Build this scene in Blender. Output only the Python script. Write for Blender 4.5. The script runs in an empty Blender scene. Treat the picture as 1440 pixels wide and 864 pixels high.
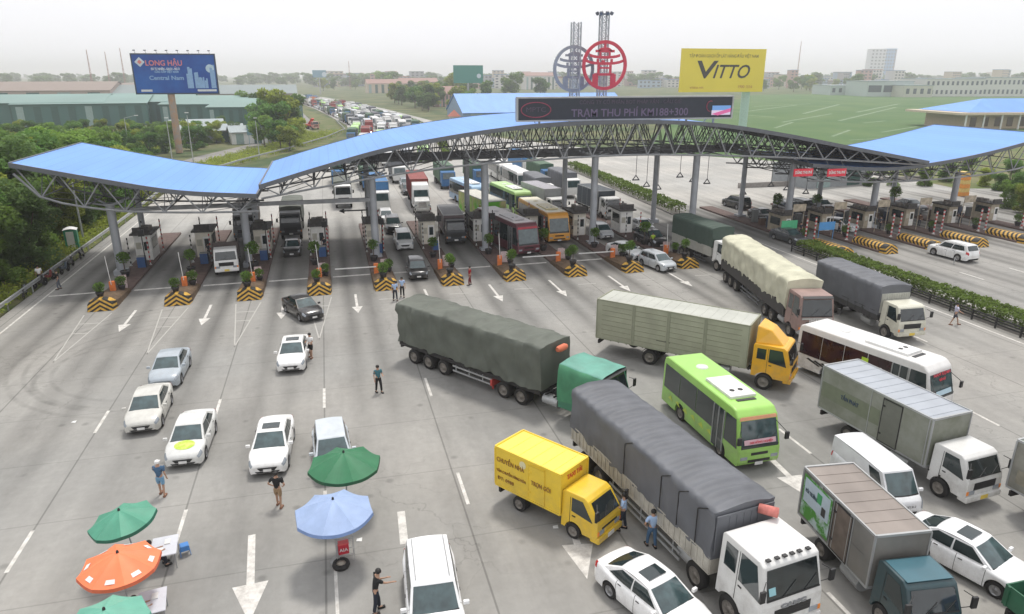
import bpy, bmesh, math, random
import numpy as np
from mathutils import Vector, Matrix, noise as mn
C = bpy.context.scene.collection
S = bpy.context.scene
PI = math.pi
# ---------------------------------------------------------------- camera, sky, sun
cam_d = bpy.data.cameras.new('camera'); cam = bpy.data.objects.new('camera', cam_d); C.objects.link(cam)
cam_d.sensor_width = 36; cam_d.lens = 985/1440*36; cam_d.clip_start = 0.5; cam_d.clip_end = 20000
cam.location = (0, 0, 17.5)
cam.rotation_euler = (math.radians(90-18.365), 0, math.radians(-14.479))
S.camera = cam
EXPOSURE = 0.22
HAZE_D = 0.0004
S.view_settings.view_transform = 'Standard'; S.view_settings.look = 'None'
S.view_settings.exposure = EXPOSURE; S.view_settings.gamma = 1; S.view_settings.use_curve_mapping = False
w = bpy.data.worlds.new("World"); S.world = w; w.use_nodes = True
nt = w.node_tree; nt.nodes.clear()
out = nt.nodes.new('ShaderNodeOutputWorld'); bg = nt.nodes.new('ShaderNodeBackground')
sky = nt.nodes.new('ShaderNodeTexSky'); sky.sky_type = 'NISHITA'; sky.sun_disc = False
SUN_EL, SUN_AZ = 66, 25
sky.sun_elevation = math.radians(SUN_EL); sky.sun_rotation = math.radians(SUN_AZ)
sky.air_density = 1.0; sky.dust_density = 6.0; sky.ozone_density = 1.0
# overcast: an even pale cloud sheet covers most of the blue sky
mx = nt.nodes.new('ShaderNodeMix'); mx.data_type = 'RGBA'
tc = nt.nodes.new('ShaderNodeTexCoord'); nz = nt.nodes.new('ShaderNodeTexNoise'); nz.inputs['Scale'].default_value = 1.6
nz.inputs['Detail'].default_value = 4
mr = nt.nodes.new('ShaderNodeMapRange'); mr.inputs[1].default_value = .3; mr.inputs[2].default_value = .7
mr.inputs[3].default_value = .93; mr.inputs[4].default_value = 1.0
nt.links.new(tc.outputs['Generated'], nz.inputs['Vector']); nt.links.new(nz.outputs['Fac'], mr.inputs[0])
nt.links.new(mr.outputs[0], mx.inputs[0]); nt.links.new(sky.outputs[0], mx.inputs[6])
SKY_STR = 0.15
mx.inputs[7].default_value = (.93/SKY_STR, .93/SKY_STR, .96/SKY_STR, 1)
nt.links.new(mx.outputs[2], bg.inputs['Color']); bg.inputs['Strength'].default_value = SKY_STR
nt.links.new(bg.outputs[0], out.inputs['Surface'])
sd = bpy.data.lights.new('sun', 'SUN'); sd.energy = 2.1; sd.angle = math.radians(10); sd.color = (1, .96, .9)
so = bpy.data.objects.new('sun', sd); C.objects.link(so)
so.rotation_euler = (math.radians(90-SUN_EL), 0, math.radians(180-SUN_AZ))
S.cycles.max_bounces = 8; S.cycles.diffuse_bounces = 3; S.cycles.glossy_bounces = 3
S.cycles.transparent_max_bounces = 6; S.cycles.volume_bounces = 4
S.cycles.use_adaptive_sampling = True; S.cycles.adaptive_threshold = 0.015

# ---------------------------------------------------------------- helpers
def srgb(r, g, b):
    f = lambda c: (c/255/12.92 if c/255 <= .04045 else ((c/255+.055)/1.055)**2.4)
    return (f(r), f(g), f(b))
def mat(name, col, rough=.6, metal=0, var=.12, scale=2.5, coat=0, spec=.5, bump=0, per_obj=0, detail=4, stretch=None, dust=0):
    m = bpy.data.materials.new(name); m.use_nodes = True; nt = m.node_tree; N = nt.nodes; K = nt.links
    b = N['Principled BSDF']; b.inputs['Roughness'].default_value = rough; b.inputs['Metallic'].default_value = metal
    b.inputs['Coat Weight'].default_value = coat; b.inputs['Specular IOR Level'].default_value = spec
    m.diffuse_color = (*col, 1)
    t = N.new('ShaderNodeTexCoord'); n = N.new('ShaderNodeTexNoise'); n.inputs['Scale'].default_value = scale; n.inputs['Detail'].default_value = detail
    vec = t.outputs['Object']
    if stretch:
        mp = N.new('ShaderNodeMapping'); mp.inputs['Scale'].default_value = stretch; K.new(vec, mp.inputs[0]); vec = mp.outputs[0]
    K.new(vec, n.inputs['Vector'])
    r = N.new('ShaderNodeMapRange'); r.inputs[1].default_value = .3; r.inputs[2].default_value = .7
    r.inputs[3].default_value = 1-var; r.inputs[4].default_value = 1+var*.5
    K.new(n.outputs['Fac'], r.inputs[0])
    v = N.new('ShaderNodeVectorMath'); v.operation = 'SCALE'; v.inputs[0].default_value = col
    fac = r.outputs[0]
    if per_obj:
        oi = N.new('ShaderNodeObjectInfo'); r2 = N.new('ShaderNodeMapRange'); r2.inputs[3].default_value = 1-per_obj; r2.inputs[4].default_value = 1+per_obj
        K.new(oi.outputs['Random'], r2.inputs[0]); mm = N.new('ShaderNodeMath'); mm.operation = 'MULTIPLY'
        K.new(fac, mm.inputs[0]); K.new(r2.outputs[0], mm.inputs[1]); fac = mm.outputs[0]
    K.new(fac, v.inputs['Scale']); K.new(v.outputs[0], b.inputs['Base Color'])
    if dust:   # road dirt thrown up on the lower body, in patches
        sp = N.new('ShaderNodeSeparateXYZ'); K.new(t.outputs['Object'], sp.inputs[0]); dz = N.new('ShaderNodeMapRange'); dz.inputs[1].default_value = .3; dz.inputs[2].default_value = 2.6; dz.inputs[3].default_value = 1.3; dz.inputs[4].default_value = .25; K.new(sp.outputs[2], dz.inputs[0])
        n2 = N.new('ShaderNodeTexNoise'); n2.inputs['Scale'].default_value = 1.7; n2.inputs['Detail'].default_value = 8; n2.inputs['Roughness'].default_value = .72; K.new(t.outputs['Object'], n2.inputs['Vector'])
        r3 = N.new('ShaderNodeMapRange'); r3.inputs[1].default_value = .4; r3.inputs[2].default_value = .72; r3.inputs[3].default_value = 0; r3.inputs[4].default_value = dust; K.new(n2.outputs['Fac'], r3.inputs[0])
        mm2 = N.new('ShaderNodeMath'); mm2.operation = 'MULTIPLY'; mm2.use_clamp = True; K.new(dz.outputs[0], mm2.inputs[0]); K.new(r3.outputs[0], mm2.inputs[1])
        m3 = N.new('ShaderNodeMix'); m3.data_type = 'RGBA'; K.new(mm2.outputs[0], m3.inputs[0]); K.new(v.outputs[0], m3.inputs[6]); m3.inputs[7].default_value = (.2, .175, .14, 1); K.new(m3.outputs[2], b.inputs['Base Color'])
    if bump:
        bp = N.new('ShaderNodeBump'); bp.inputs['Strength'].default_value = bump; bp.inputs['Distance'].default_value = .05
        K.new(n.outputs['Fac'], bp.inputs['Height']); K.new(bp.outputs[0], b.inputs['Normal'])
    return m
_M = {}
def M(key, *a, **k):
    if key not in _M: _M[key] = mat(key, *a, **k)
    return _M[key]
def paint(r, g, b, dirt=.08):
    return M('car_paint_%d_%d_%d' % (r, g, b), srgb(r, g, b), .32, 0, dirt, 1.3, coat=.5, dust=.3)
def emis(name, col, s):
    m = bpy.data.materials.new(name); m.use_nodes = True; b = m.node_tree.nodes['Principled BSDF']
    b.inputs['Base Color'].default_value = (*col, 1); b.inputs['Emission Color'].default_value = (*col, 1); b.inputs['Emission Strength'].default_value = s
    return m
rubber = M('rubber', (.022, .021, .02), .85, var=.3)
dark = M('dark_chassis', (.025, .024, .023), .8, var=.3)
black = M('black_plastic', (.018, .018, .019), .45)
rimm = M('rim_alloy', (.36, .36, .37), .35, .7)
rimd = M('rim_dusty', (.23, .21, .185), .7, 0, .3, 5)
glass = M('tinted_glass', (.022, .035, .037), .06, var=.3, scale=.8, spec=.9)
tglass = M('truck_windscreen', (.018, .026, .028), .05, var=.5, scale=2.2, spec=1.0)
wglass = M('windscreen_glass', (.05, .085, .09), .05, var=.5, scale=2.2, spec=1.0)
lampw = M('lamp_clear', (.3, .33, .36), .08, spec=.9)
lampr = M('lamp_red', (.45, .02, .02), .25)
lampo = M('lamp_orange', (.8, .25, .03), .3)
chrome = M('chrome', (.6, .6, .6), .2, .9)
steel = M('grey_steel', (.3, .31, .32), .5, .3, .2, 1.5)
steeld = M('dark_steel', (.15, .155, .165), .55, .3, .25, 1.5)
alu = M('aluminium', (.42, .43, .43), .45, .4, .15, 1.2)
white = M('white_paint', (.74, .74, .72), .5, var=.1)
platew = M('plate_white', (.7, .7, .68), .5)
platey = M('plate_yellow', (.75, .55, .08), .5)

def leafy(m, k=.42):
    """let some light pass through the leaves"""
    nt = m.node_tree; N = nt.nodes; K = nt.links; b = N['Principled BSDF']; t = N.new('ShaderNodeBsdfTranslucent'); x = N.new('ShaderNodeMixShader'); x.inputs[0].default_value = k
    K.new(b.inputs['Base Color'].links[0].from_socket, t.inputs['Color']); K.new(b.outputs[0], x.inputs[1]); K.new(t.outputs[0], x.inputs[2]); K.new(x.outputs[0], N['Material Output'].inputs['Surface']); return m
class MB:
    def __init__(s): s.v = []; s.f = []; s.mi = []; s.sm = []
    def add(s, vs, fs, mi=0, sm=False):
        o = len(s.v); s.v += [tuple(v) for v in vs]
        for f in fs: s.f.append([i+o for i in f]); s.mi.append(mi); s.sm.append(sm)
        return s
    def box(s, c, d, mi=0, rz=0, rx=0, ry=0):
        R = Matrix.Rotation(rz, 3, 'Z') @ Matrix.Rotation(ry, 3, 'Y') @ Matrix.Rotation(rx, 3, 'X')
        vs = [Vector(c) + R @ Vector((x*d[0]/2, y*d[1]/2, z*d[2]/2)) for x in (-1, 1) for y in (-1, 1) for z in (-1, 1)]
        return s.add(vs, [(0,1,3,2),(4,6,7,5),(0,4,5,1),(2,3,7,6),(0,2,6,4),(1,5,7,3)], mi)
    def bb(s, x0, x1, y0, y1, z0, z1, mi=0): return s.box(((x0+x1)/2, (y0+y1)/2, (z0+z1)/2), (abs(x1-x0), abs(y1-y0), abs(z1-z0)), mi)
    def tube(s, p, q, r, n=6, r2=None, mi=0, cap=True):
        p = Vector(p); q = Vector(q); d = q-p
        if d.length < 1e-6: return s
        d.normalize(); a = d.orthogonal().normalized(); b = d.cross(a); r2 = r if r2 is None else r2
        vs = [p + (a*math.cos(t)+b*math.sin(t))*r for t in [2*PI*i/n for i in range(n)]] + [q + (a*math.cos(t)+b*math.sin(t))*r2 for t in [2*PI*i/n for i in range(n)]]
        fs = [(i, (i+1) % n, n+(i+1) % n, n+i) for i in range(n)]
        s.add(vs, fs, mi, n > 6)
        if cap: s.add(vs, [tuple(range(n))[::-1], tuple(range(n, 2*n))], mi)
        return s
    def lathe(s, c, prof, n=16, axis='Z', mi=0, sm=True, caps=True):
        vs = []
        for r, h in prof:
            for i in range(n):
                t = 2*PI*i/n; a, b = r*math.cos(t), r*math.sin(t)
                vs.append(Vector(c) + Vector({'Z': (a, b, h), 'Y': (a, h, b), 'X': (h, a, b)}[axis]))
        fs = [(k*n+i, k*n+(i+1) % n, (k+1)*n+(i+1) % n, (k+1)*n+i) for k in range(len(prof)-1) for i in range(n)]
        s.add(vs, fs, mi, sm)
        if caps and prof[0][0] > 1e-4: s.add(vs[:n], [tuple(range(n))], mi)
        if caps and prof[-1][0] > 1e-4: s.add(vs[-n:], [tuple(range(n))], mi)
        return s
    def grid(s, fn, us, vs_, mi=0, sm=True):
        P = [fn(u, v) for u in us for v in vs_]; n = len(vs_)
        return s.add(P, [(i*n+j, i*n+j+1, (i+1)*n+j+1, (i+1)*n+j) for i in range(len(us)-1) for j in range(n-1)], mi, sm)
    def poly(s, pts, mi=0): return s.add(pts, [tuple(range(len(pts)))], mi)
    def prism(s, pts, hw, mi=0):
        """polygon pts (x,z) extruded between y=-hw(z) and +hw(z)"""
        n = len(pts); A = [(x, -hw(z), z) for x, z in pts]; B = [(x, hw(z), z) for x, z in pts]
        return s.add(A+B, [tuple(range(n)), tuple(range(2*n-1, n-1, -1))] + [(i, (i+1) % n, n+(i+1) % n, n+i) for i in range(n)], mi)
    def slab(s, pts, t, mi=0):
        """flat polygon of 3-D points thickened both ways along its normal"""
        p = [Vector(q) for q in pts]; nn = (p[1]-p[0]).cross(p[2]-p[0])
        for i in range(len(p)-2):
            if nn.length > 1e-9: break
            nn = (p[i+1]-p[i]).cross(p[i+2]-p[i])
        nn.normalize(); n = len(p); A = [q-nn*t/2 for q in p]; B = [q+nn*t/2 for q in p]
        return s.add(A+B, [tuple(range(n))[::-1], tuple(range(n, 2*n))] + [(i, (i+1) % n, n+(i+1) % n, n+i) for i in range(n)], mi)
    def mesh(s, name, mats, bevel=0, bfilt=None, seg=2, weld=False, recalc=True, smooth=None):
        me = bpy.data.meshes.new(name); me.from_pydata([tuple(v) for v in s.v], [], s.f)
        for m in (mats if isinstance(mats, (list, tuple)) else [mats]): me.materials.append(m)
        me.polygons.foreach_set('material_index', s.mi); me.polygons.foreach_set('use_smooth', s.sm if smooth is None else [smooth]*len(s.f))
        if bevel or weld or recalc:
            bm = bmesh.new(); bm.from_mesh(me)
            if weld: bmesh.ops.remove_doubles(bm, verts=bm.verts, dist=1e-4)
            if recalc: bmesh.ops.recalc_face_normals(bm, faces=bm.faces)
            if bevel:
                es = [e for e in bm.edges if len(e.link_faces) == 2 and e.calc_face_angle(0) > .5 and (bfilt is None or bfilt(e.verts[0].co, e.verts[1].co))]
                bmesh.ops.bevel(bm, geom=es, offset=bevel, segments=seg, affect='EDGES', profile=.6, clamp_overlap=True)
            bm.to_mesh(me); bm.free()
        me.update(); return me
    def build(s, name, mats, parent=None, **k): return link(name, s.mesh(name, mats, **k), parent)
def link(name, me, parent=None, loc=None):
    o = bpy.data.objects.new(name, me); C.objects.link(o)
    if parent is not None: o.parent = parent
    if loc: o.location = loc
    return o
def tag(o, label=None, cat=None, group=None, kind=None):
    if label: o['label'] = label
    if cat: o['category'] = cat
    if group: o['group'] = group
    if kind: o['kind'] = kind
    return o
def thing(name, loc=(0, 0, 0), rz=0, label=None, cat=None, group=None):
    o = bpy.data.objects.new(name, None); C.objects.link(o); o.location = loc; o.rotation_euler = (0, 0, rz)
    o.empty_display_size = .2
    return tag(o, label, cat, group)
def struct(name, mb, m, **k): return tag(mb.build(name, m, **k), kind='structure')
def copy_tree(o, parent=None):
    c = o.copy(); C.objects.link(c); c.parent = parent
    for ch in KIDS.get(o.name) or list(o.children): copy_tree(ch, c)
    return c
KIDS = {}
def repaint(root, old, new):
    for o in [root]+list(root.children_recursive):
        if o.type == 'MESH':
            for sl in o.material_slots:
                if sl.material == old: sl.link = 'OBJECT'; sl.material = new
def text_mesh(body, size, ext=.01, bold=0, shear=0, sx=1, align='CENTER', spacing=1):
    cu = bpy.data.curves.new('lettering', 'FONT'); cu.body = body; cu.size = size; cu.extrude = ext; cu.offset = bold; cu.shear = shear
    cu.align_x = align; cu.align_y = 'CENTER'; cu.space_character = spacing; cu.resolution_u = 3
    o = bpy.data.objects.new('tmp', cu); C.objects.link(o); o.scale = (sx, 1, 1)
    bpy.context.view_layer.update()
    me = bpy.data.meshes.new_from_object(o.evaluated_get(bpy.context.evaluated_depsgraph_get()))
    me.transform(Matrix.Diagonal((sx, 1, 1, 1)))
    bpy.data.objects.remove(o); bpy.data.curves.remove(cu); me.name = 'lettering'; return me
def text(name, body, size, loc, rot, m, parent, fit=None, **k):
    me = text_mesh(body, size, **k); me.materials.clear(); me.materials.append(m)
    if fit:
        xs = [v.co.x for v in me.vertices]; wd = max(xs)-min(xs); me.transform(Matrix.Diagonal((fit/wd, 1, 1, 1)))
    o = link(name, me, parent); o.location = loc; o.rotation_euler = rot; return o
# photo pixel -> point of the ground (the survey this place was measured with)
_p = math.radians(18.365); _y = math.radians(14.479)
_fw = Vector((math.sin(_y)*math.cos(_p), math.cos(_y)*math.cos(_p), -math.sin(_p))); _rt = Vector((math.cos(_y), -math.sin(_y), 0)); _up = _rt.cross(_fw)
def G(x, y, z=0):
    r = _fw*985 + _rt*(x-720) + _up*(432-y); return Vector((0, 0, 17.5)) + r*((z-17.5)/r.z)
def PY(x, y, Y):
    r = _fw*985 + _rt*(x-720) + _up*(432-y); return Vector((0, 0, 17.5)) + r*(Y/r.y)
def interp(x, pts):
    xs = [p[0] for p in pts]; ys = [p[1] for p in pts]
    return float(np.interp(x, xs, ys))
def spline(x, pts):
    """smooth curve through pts (x rising)"""
    n = len(pts)
    if x <= pts[0][0]: return pts[0][1]
    if x >= pts[-1][0]: return pts[-1][1]
    i = max(k for k in range(n-1) if pts[k][0] <= x)
    def sl(k):
        a = max(0, k-1); b = min(n-1, k+1); return (pts[b][1]-pts[a][1])/(pts[b][0]-pts[a][0])
    h = pts[i+1][0]-pts[i][0]; t = (x-pts[i][0])/h; m0 = sl(i)*h; m1 = sl(i+1)*h
    return (2*t**3-3*t*t+1)*pts[i][1] + (t**3-2*t*t+t)*m0 + (-2*t**3+3*t*t)*pts[i+1][1] + (t**3-t*t)*m1

# ---------------------------------------------------------------- ground
def concrete():
    m = bpy.data.materials.new('worn_concrete'); m.use_nodes = True; nt = m.node_tree; N = nt.nodes; K = nt.links
    b = N['Principled BSDF']; b.inputs['Roughness'].default_value = .85; b.inputs['Specular IOR Level'].default_value = .3
    g = N.new('ShaderNodeNewGeometry'); pos = g.outputs['Position']
    sep = N.new('ShaderNodeSeparateXYZ'); K.new(pos, sep.inputs[0]); X, Y = sep.outputs[0], sep.outputs[1]
    def math_(op, a, b_=None, c=None):
        n = N.new('ShaderNodeMath'); n.operation = op
        for i, v in enumerate((a, b_, c)):
            if v is None: continue
            if isinstance(v, (int, float)): n.inputs[i].default_value = v
            else: K.new(v, n.inputs[i])
        return n.outputs[0]
    def noise(sc, det=4, st=None, rough=.5):
        n = N.new('ShaderNodeTexNoise'); n.inputs['Scale'].default_value = sc; n.inputs['Detail'].default_value = det; n.inputs['Roughness'].default_value = rough
        v = pos
        if st: mp = N.new('ShaderNodeMapping'); mp.inputs['Scale'].default_value = st; K.new(v, mp.inputs[0]); v = mp.outputs[0]
        K.new(v, n.inputs['Vector']); return n.outputs['Fac']
    def rng(v, a, b_, c, d):
        n = N.new('ShaderNodeMapRange'); n.inputs[1].default_value = a; n.inputs[2].default_value = b_; n.inputs[3].default_value = c; n.inputs[4].default_value = d
        K.new(v, n.inputs[0]); return n.outputs[0]
    f = rng(noise(.09, 6, None, .6), .3, .7, .84, 1.12)
    f = math_('MULTIPLY', f, rng(noise(2.2, 7, None, .7), .25, .75, .9, 1.08))
    f = math_('MULTIPLY', f, rng(noise(.5, 5, (1, .12, 1), .6), .3, .75, 1.07, .86))
    # tyre-darkened wheel tracks running down each lane, strongest near the booths
    ph = math_('FRACT', math_('DIVIDE', math_('ADD', X, 18.45), 5.72))      # 0 at an island line
    tr = math_('ABSOLUTE', math_('SUBTRACT', math_('ABSOLUTE', math_('SUBTRACT', ph, .5)), .15))
    trk = rng(tr, .0, .13, 1, 0)
    near = math_('MINIMUM', rng(Y, 30, 62, 0.12, 1), rng(Y, 86, 97, 1, .12))
    trk = math_('MULTIPLY', math_('MULTIPLY', trk, near), rng(noise(.35, 4, (1, .06, 1)), .35, .65, .25, 1))
    f = math_('MULTIPLY', f, math_('SUBTRACT', 1, math_('MULTIPLY', trk, .6)))
    mid = math_('MULTIPLY', rng(math_('ABSOLUTE', math_('SUBTRACT', ph, .5)), .12, .33, 1, 0), near)
    f = math_('MULTIPLY', f, math_('SUBTRACT', 1, math_('MULTIPLY', mid, .22)))
    # slab joints
    jx = math_('ABSOLUTE', math_('SUBTRACT', math_('FRACT', math_('ADD', ph, .5)), .5))
    jl = rng(jx, .004, .009, .62, 1)
    jy = math_('ABSOLUTE', math_('SUBTRACT', math_('FRACT', math_('DIVIDE', math_('ADD', Y, math_('MULTIPLY', noise(.3, 2), .15)), 5.2)), .5))
    jh = rng(jy, .0035, .008, .8, 1)
    f = math_('MULTIPLY', f, math_('MULTIPLY', jl, jh))
    # cracks and darker grime patches
    vc = N.new('ShaderNodeTexVoronoi'); vc.feature = 'DISTANCE_TO_EDGE'; vc.inputs['Scale'].default_value = .17
    wv = N.new('ShaderNodeVectorMath'); nn_ = N.new('ShaderNodeTexNoise'); nn_.inputs['Scale'].default_value = .6; nn_.inputs['Detail'].default_value = 5; K.new(pos, nn_.inputs['Vector'])
    ws = N.new('ShaderNodeVectorMath'); ws.operation = 'SCALE'; ws.inputs['Scale'].default_value = 2.4; K.new(nn_.outputs['Color'], ws.inputs[0]); K.new(pos, wv.inputs[0]); K.new(ws.outputs[0], wv.inputs[1]); K.new(wv.outputs[0], vc.inputs['Vector'])
    f = math_('MULTIPLY', f, math_('SUBTRACT', 1, math_('MULTIPLY', rng(vc.outputs['Distance'], .001, .006, .22, 0), rng(noise(.06, 2), .5, .6, 0, 1))))
    f = math_('MULTIPLY', f, rng(noise(.28, 8, (1, .35, 1), .75), .5, .78, 1, .74))
    f = math_('MULTIPLY', f, rng(noise(.75, 6, (1, .8, 1), .7), .58, .8, 1, 1.16))
    # oil drips
    v = N.new('ShaderNodeTexVoronoi'); v.inputs['Scale'].default_value = .55; K.new(pos, v.inputs['Vector'])
    f = math_('MULTIPLY', f, rng(v.outputs['Distance'], .05, .13, .72, 1))
    # curved skid marks on the left
    for cx, cy, r in ((-11.2, 46.6, 6.4), (-11.2, 46.6, 7.3), (-10, 48, 9.4), (-10.2, 48, 10.1), (-13, 45, 5.2)):
        dx = math_('SUBTRACT', X, cx); dy = math_('SUBTRACT', Y, cy)
        d = math_('SQRT', math_('ADD', math_('MULTIPLY', dx, dx), math_('MULTIPLY', dy, dy)))
        a = math_('ABSOLUTE', math_('SUBTRACT', d, r)); k = rng(a, .06, .2, 1, 0)
        k = math_('MULTIPLY', k, math_('MULTIPLY', rng(X, cx-r*.1, cx-r*.5, 0, 1), rng(noise(.8, 3), .35, .6, .2, .9)))
        f = math_('MULTIPLY', f, math_('SUBTRACT', 1, math_('MULTIPLY', k, .2)))
    f = math_('MULTIPLY', f, rng(math_('ADD', Y, math_('MULTIPLY', noise(.2, 4), 6)), 88, 95, 1, 1.34))   # paler behind the booths: open-sky brightness put into the concrete colour
    mixc = N.new('ShaderNodeMix'); mixc.data_type = 'RGBA'; K.new(rng(noise(.05, 3), .4, .62, 0, 1), mixc.inputs[0])
    mixc.inputs[6].default_value = (.29, .286, .27, 1); mixc.inputs[7].default_value = (.332, .32, .295, 1)
    sc = N.new('ShaderNodeVectorMath'); sc.operation = 'SCALE'; K.new(mixc.outputs[2], sc.inputs[0]); K.new(f, sc.inputs['Scale'])
    K.new(sc.outputs[0], b.inputs['Base Color'])
    bp = N.new('ShaderNodeBump'); bp.inputs['Strength'].default_value = .25; bp.inputs['Distance'].default_value = .02
    K.new(noise(9, 3), bp.inputs['Height']); K.new(bp.outputs[0], b.inputs['Normal'])
    return m
def worn_white():
    m = bpy.data.materials.new('worn_marking'); m.use_nodes = True; nt = m.node_tree; N = nt.nodes; K = nt.links
    b = N['Principled BSDF']; b.inputs['Roughness'].default_value = .8
    g = N.new('ShaderNodeNewGeometry'); n = N.new('ShaderNodeTexNoise'); n.inputs['Scale'].default_value = 2.5; n.inputs['Detail'].default_value = 8; n.inputs['Roughness'].default_value = .7
    K.new(g.outputs['Position'], n.inputs['Vector'])
    r = N.new('ShaderNodeMapRange'); r.inputs[1].default_value = .42; r.inputs[2].default_value = .62; r.inputs[3].default_value = 0; r.inputs[4].default_value = .75
    K.new(n.outputs['Fac'], r.inputs[0]); mx = N.new('ShaderNodeMix'); mx.data_type = 'RGBA'; K.new(r.outputs[0], mx.inputs[0])
    mx.inputs[6].default_value = (.66, .64, .6, 1); mx.inputs[7].default_value = (.39, .37, .34, 1); K.new(mx.outputs[2], b.inputs['Base Color'])
    return m
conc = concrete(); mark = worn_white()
def two_tone(name, a, b_, scale, lo=.4, hi=.6, rough=.9, scale2=None):
    m = bpy.data.materials.new(name); m.use_nodes = True; nt = m.node_tree; N = nt.nodes; K = nt.links
    b = N['Principled BSDF']; b.inputs['Roughness'].default_value = rough; b.inputs['Specular IOR Level'].default_value = .2
    g = N.new('ShaderNodeNewGeometry'); n = N.new('ShaderNodeTexNoise'); n.inputs['Scale'].default_value = scale; n.inputs['Detail'].default_value = 7; n.inputs['Roughness'].default_value = .65
    K.new(g.outputs['Position'], n.inputs['Vector']); r = N.new('ShaderNodeMapRange'); r.inputs[1].default_value = lo; r.inputs[2].default_value = hi
    K.new(n.outputs['Fac'], r.inputs[0]); mx = N.new('ShaderNodeMix'); mx.data_type = 'RGBA'; K.new(r.outputs[0], mx.inputs[0])
    mx.inputs[6].default_value = (*a, 1); mx.inputs[7].default_value = (*b_, 1); K.new(mx.outputs[2], b.inputs['Base Color'])
    return m
ground_m = two_tone('scrub_ground', (.05, .085, .03), (.15, .15, .07), .05)
field_m = two_tone('rice_field', (.05, .12, .035), (.11, .17, .06), .035, .3, .7)
asph = two_tone('old_asphalt', (.16, .155, .145), (.21, .2, .185), .3)
verge_m = two_tone('verge', (.09, .13, .035), (.17, .16, .08), .25)
# one ground sheet out to the horizon
mb = MB(); n = 24
mb.grid(lambda u, v: (u, v, -.12), [-5200, -2000, -600, -150, 0, 150, 600, 2000, 5200], [-60, 0, 60, 120, 240, 500, 1200, 3000, 6800])
struct('ground', mb, ground_m)
def sheet(name, pts, m, z=0.0, th=None):
    mb = MB(); mb.poly([(p[0], p[1], z) for p in pts]); o = struct(name, mb, m, recalc=False)
    if o.data.polygons[0].normal.z < 0: o.data.flip_normals()
    return o
# highway centre line (x at y) beyond the plaza
HW = [(60, 12), (130, 14), (180, 20), (250, 25), (330, 19), (440, 8), (600, -16), (800, -60), (1100, -150), (1500, -300)]
hwx = lambda y: spline(y, HW)
HWH = [(60, 60), (110, 46), (150, 33), (200, 24), (260, 19), (2000, 19)]
def plaza():
    L = [(-25.0, -20), (-25.0, 90), (-25.0, 120)]; R = [(150, -20), (150, 60), (110, 80), (104, 95), (98, 120)]
    ys = [135, 150, 170, 200, 230, 270, 330, 400, 480, 600, 750, 900, 1100, 1400]
    L += [(hwx(y)-min(38, 17+max(0, 150-y)*1.0), y) for y in ys]
    R += [(hwx(y)+interp(y, [(135, 76), (150, 62), (180, 34), (230, 18.5), (2000, 18.5)]), y) for y in ys]
    # two halves keep the polygon simple
    mb = MB(); n = 30
    def xl(y): return interp(y, [(q[1], q[0]) for q in L])
    def xr(y): return interp(y, [(q[1], q[0]) for q in R])
    yy = [-20, 0, 20, 40, 60, 75, 90, 105, 120]+ys
    mb.grid(lambda v, u: (xl(v)*(1-u)+xr(v)*u, v, 0), yy, [0, .25, .5, .75, 1]); return mb, xl, xr
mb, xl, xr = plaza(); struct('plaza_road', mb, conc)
# rice fields right of the highway, with pale paths between them
sheet('field', [(62, 128), (240, 150), (900, 260), (900, 620), (380, 590), (180, 330), (95, 200)], field_m, -.06)
mb = MB()
for a, b in (((1040, 158), (1120, 148)), ((1100, 172), (1170, 160)), ((1130, 160), (1180, 147)), ((1180, 170), (1260, 151)), ((1205, 158), (1265, 146)), ((1170, 192), (1195, 183)), ((1090, 180), (1115, 172)), ((1060, 150), (1140, 146)), ((1195, 197), (1255, 194)), ((1050, 162), (1090, 165)), ((1215, 173), (1245, 170)), ((1240, 186), (1290, 178))):
    p = G(*a); q = G(*b); d = (q-p).normalized(); nn = Vector((-d.y, d.x, 0))*((p.length+q.length)/2*.0022)
    mb.poly([(p+nn)[:2]+(-.03,), (q+nn)[:2]+(-.03,), (q-nn)[:2]+(-.03,), (p-nn)[:2]+(-.03,)])
struct('field_path', mb, two_tone('field_path_mud', (.24, .3, .2), (.15, .22, .12), .3), recalc=False)
# side road on the left, past the trees
def ribbon(name, pts, wd, m, z):
    mb = MB(); P = [Vector((x, y, z)) for x, y in pts]; vs = []
    for i, p in enumerate(P):
        d = (P[min(i+1, len(P)-1)]-P[max(i-1, 0)]).normalized(); nn = Vector((-d.y, d.x, 0))*wd/2; vs += [p+nn, p-nn]
    mb.add(vs, [(2*i, 2*i+1, 2*i+3, 2*i+2) for i in range(len(P)-1)]); return struct(name, mb, m, recalc=False)
ribbon('side_road', [(-44, 110), (-36, 128), (-31, 150), (-26, 172), (-19, 195), (-12, 215), (-8, 240), (-7, 270), (-9, 310), (-14, 380), (-24, 470)], 5.5, two_tone('side_asphalt', (.22, .21, .2), (.28, .27, .25), .3), -.05)
sheet('verge', [(-25.2, 40), (-25.2, 120), (-20, 150), (0, 195), (6, 240), (4, 300), (-12, 420), (-16, 420), (-4, 300), (-5, 240), (-16, 200), (-30, 150), (-42, 100), (-32, 40)], verge_m, -.07)
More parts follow.
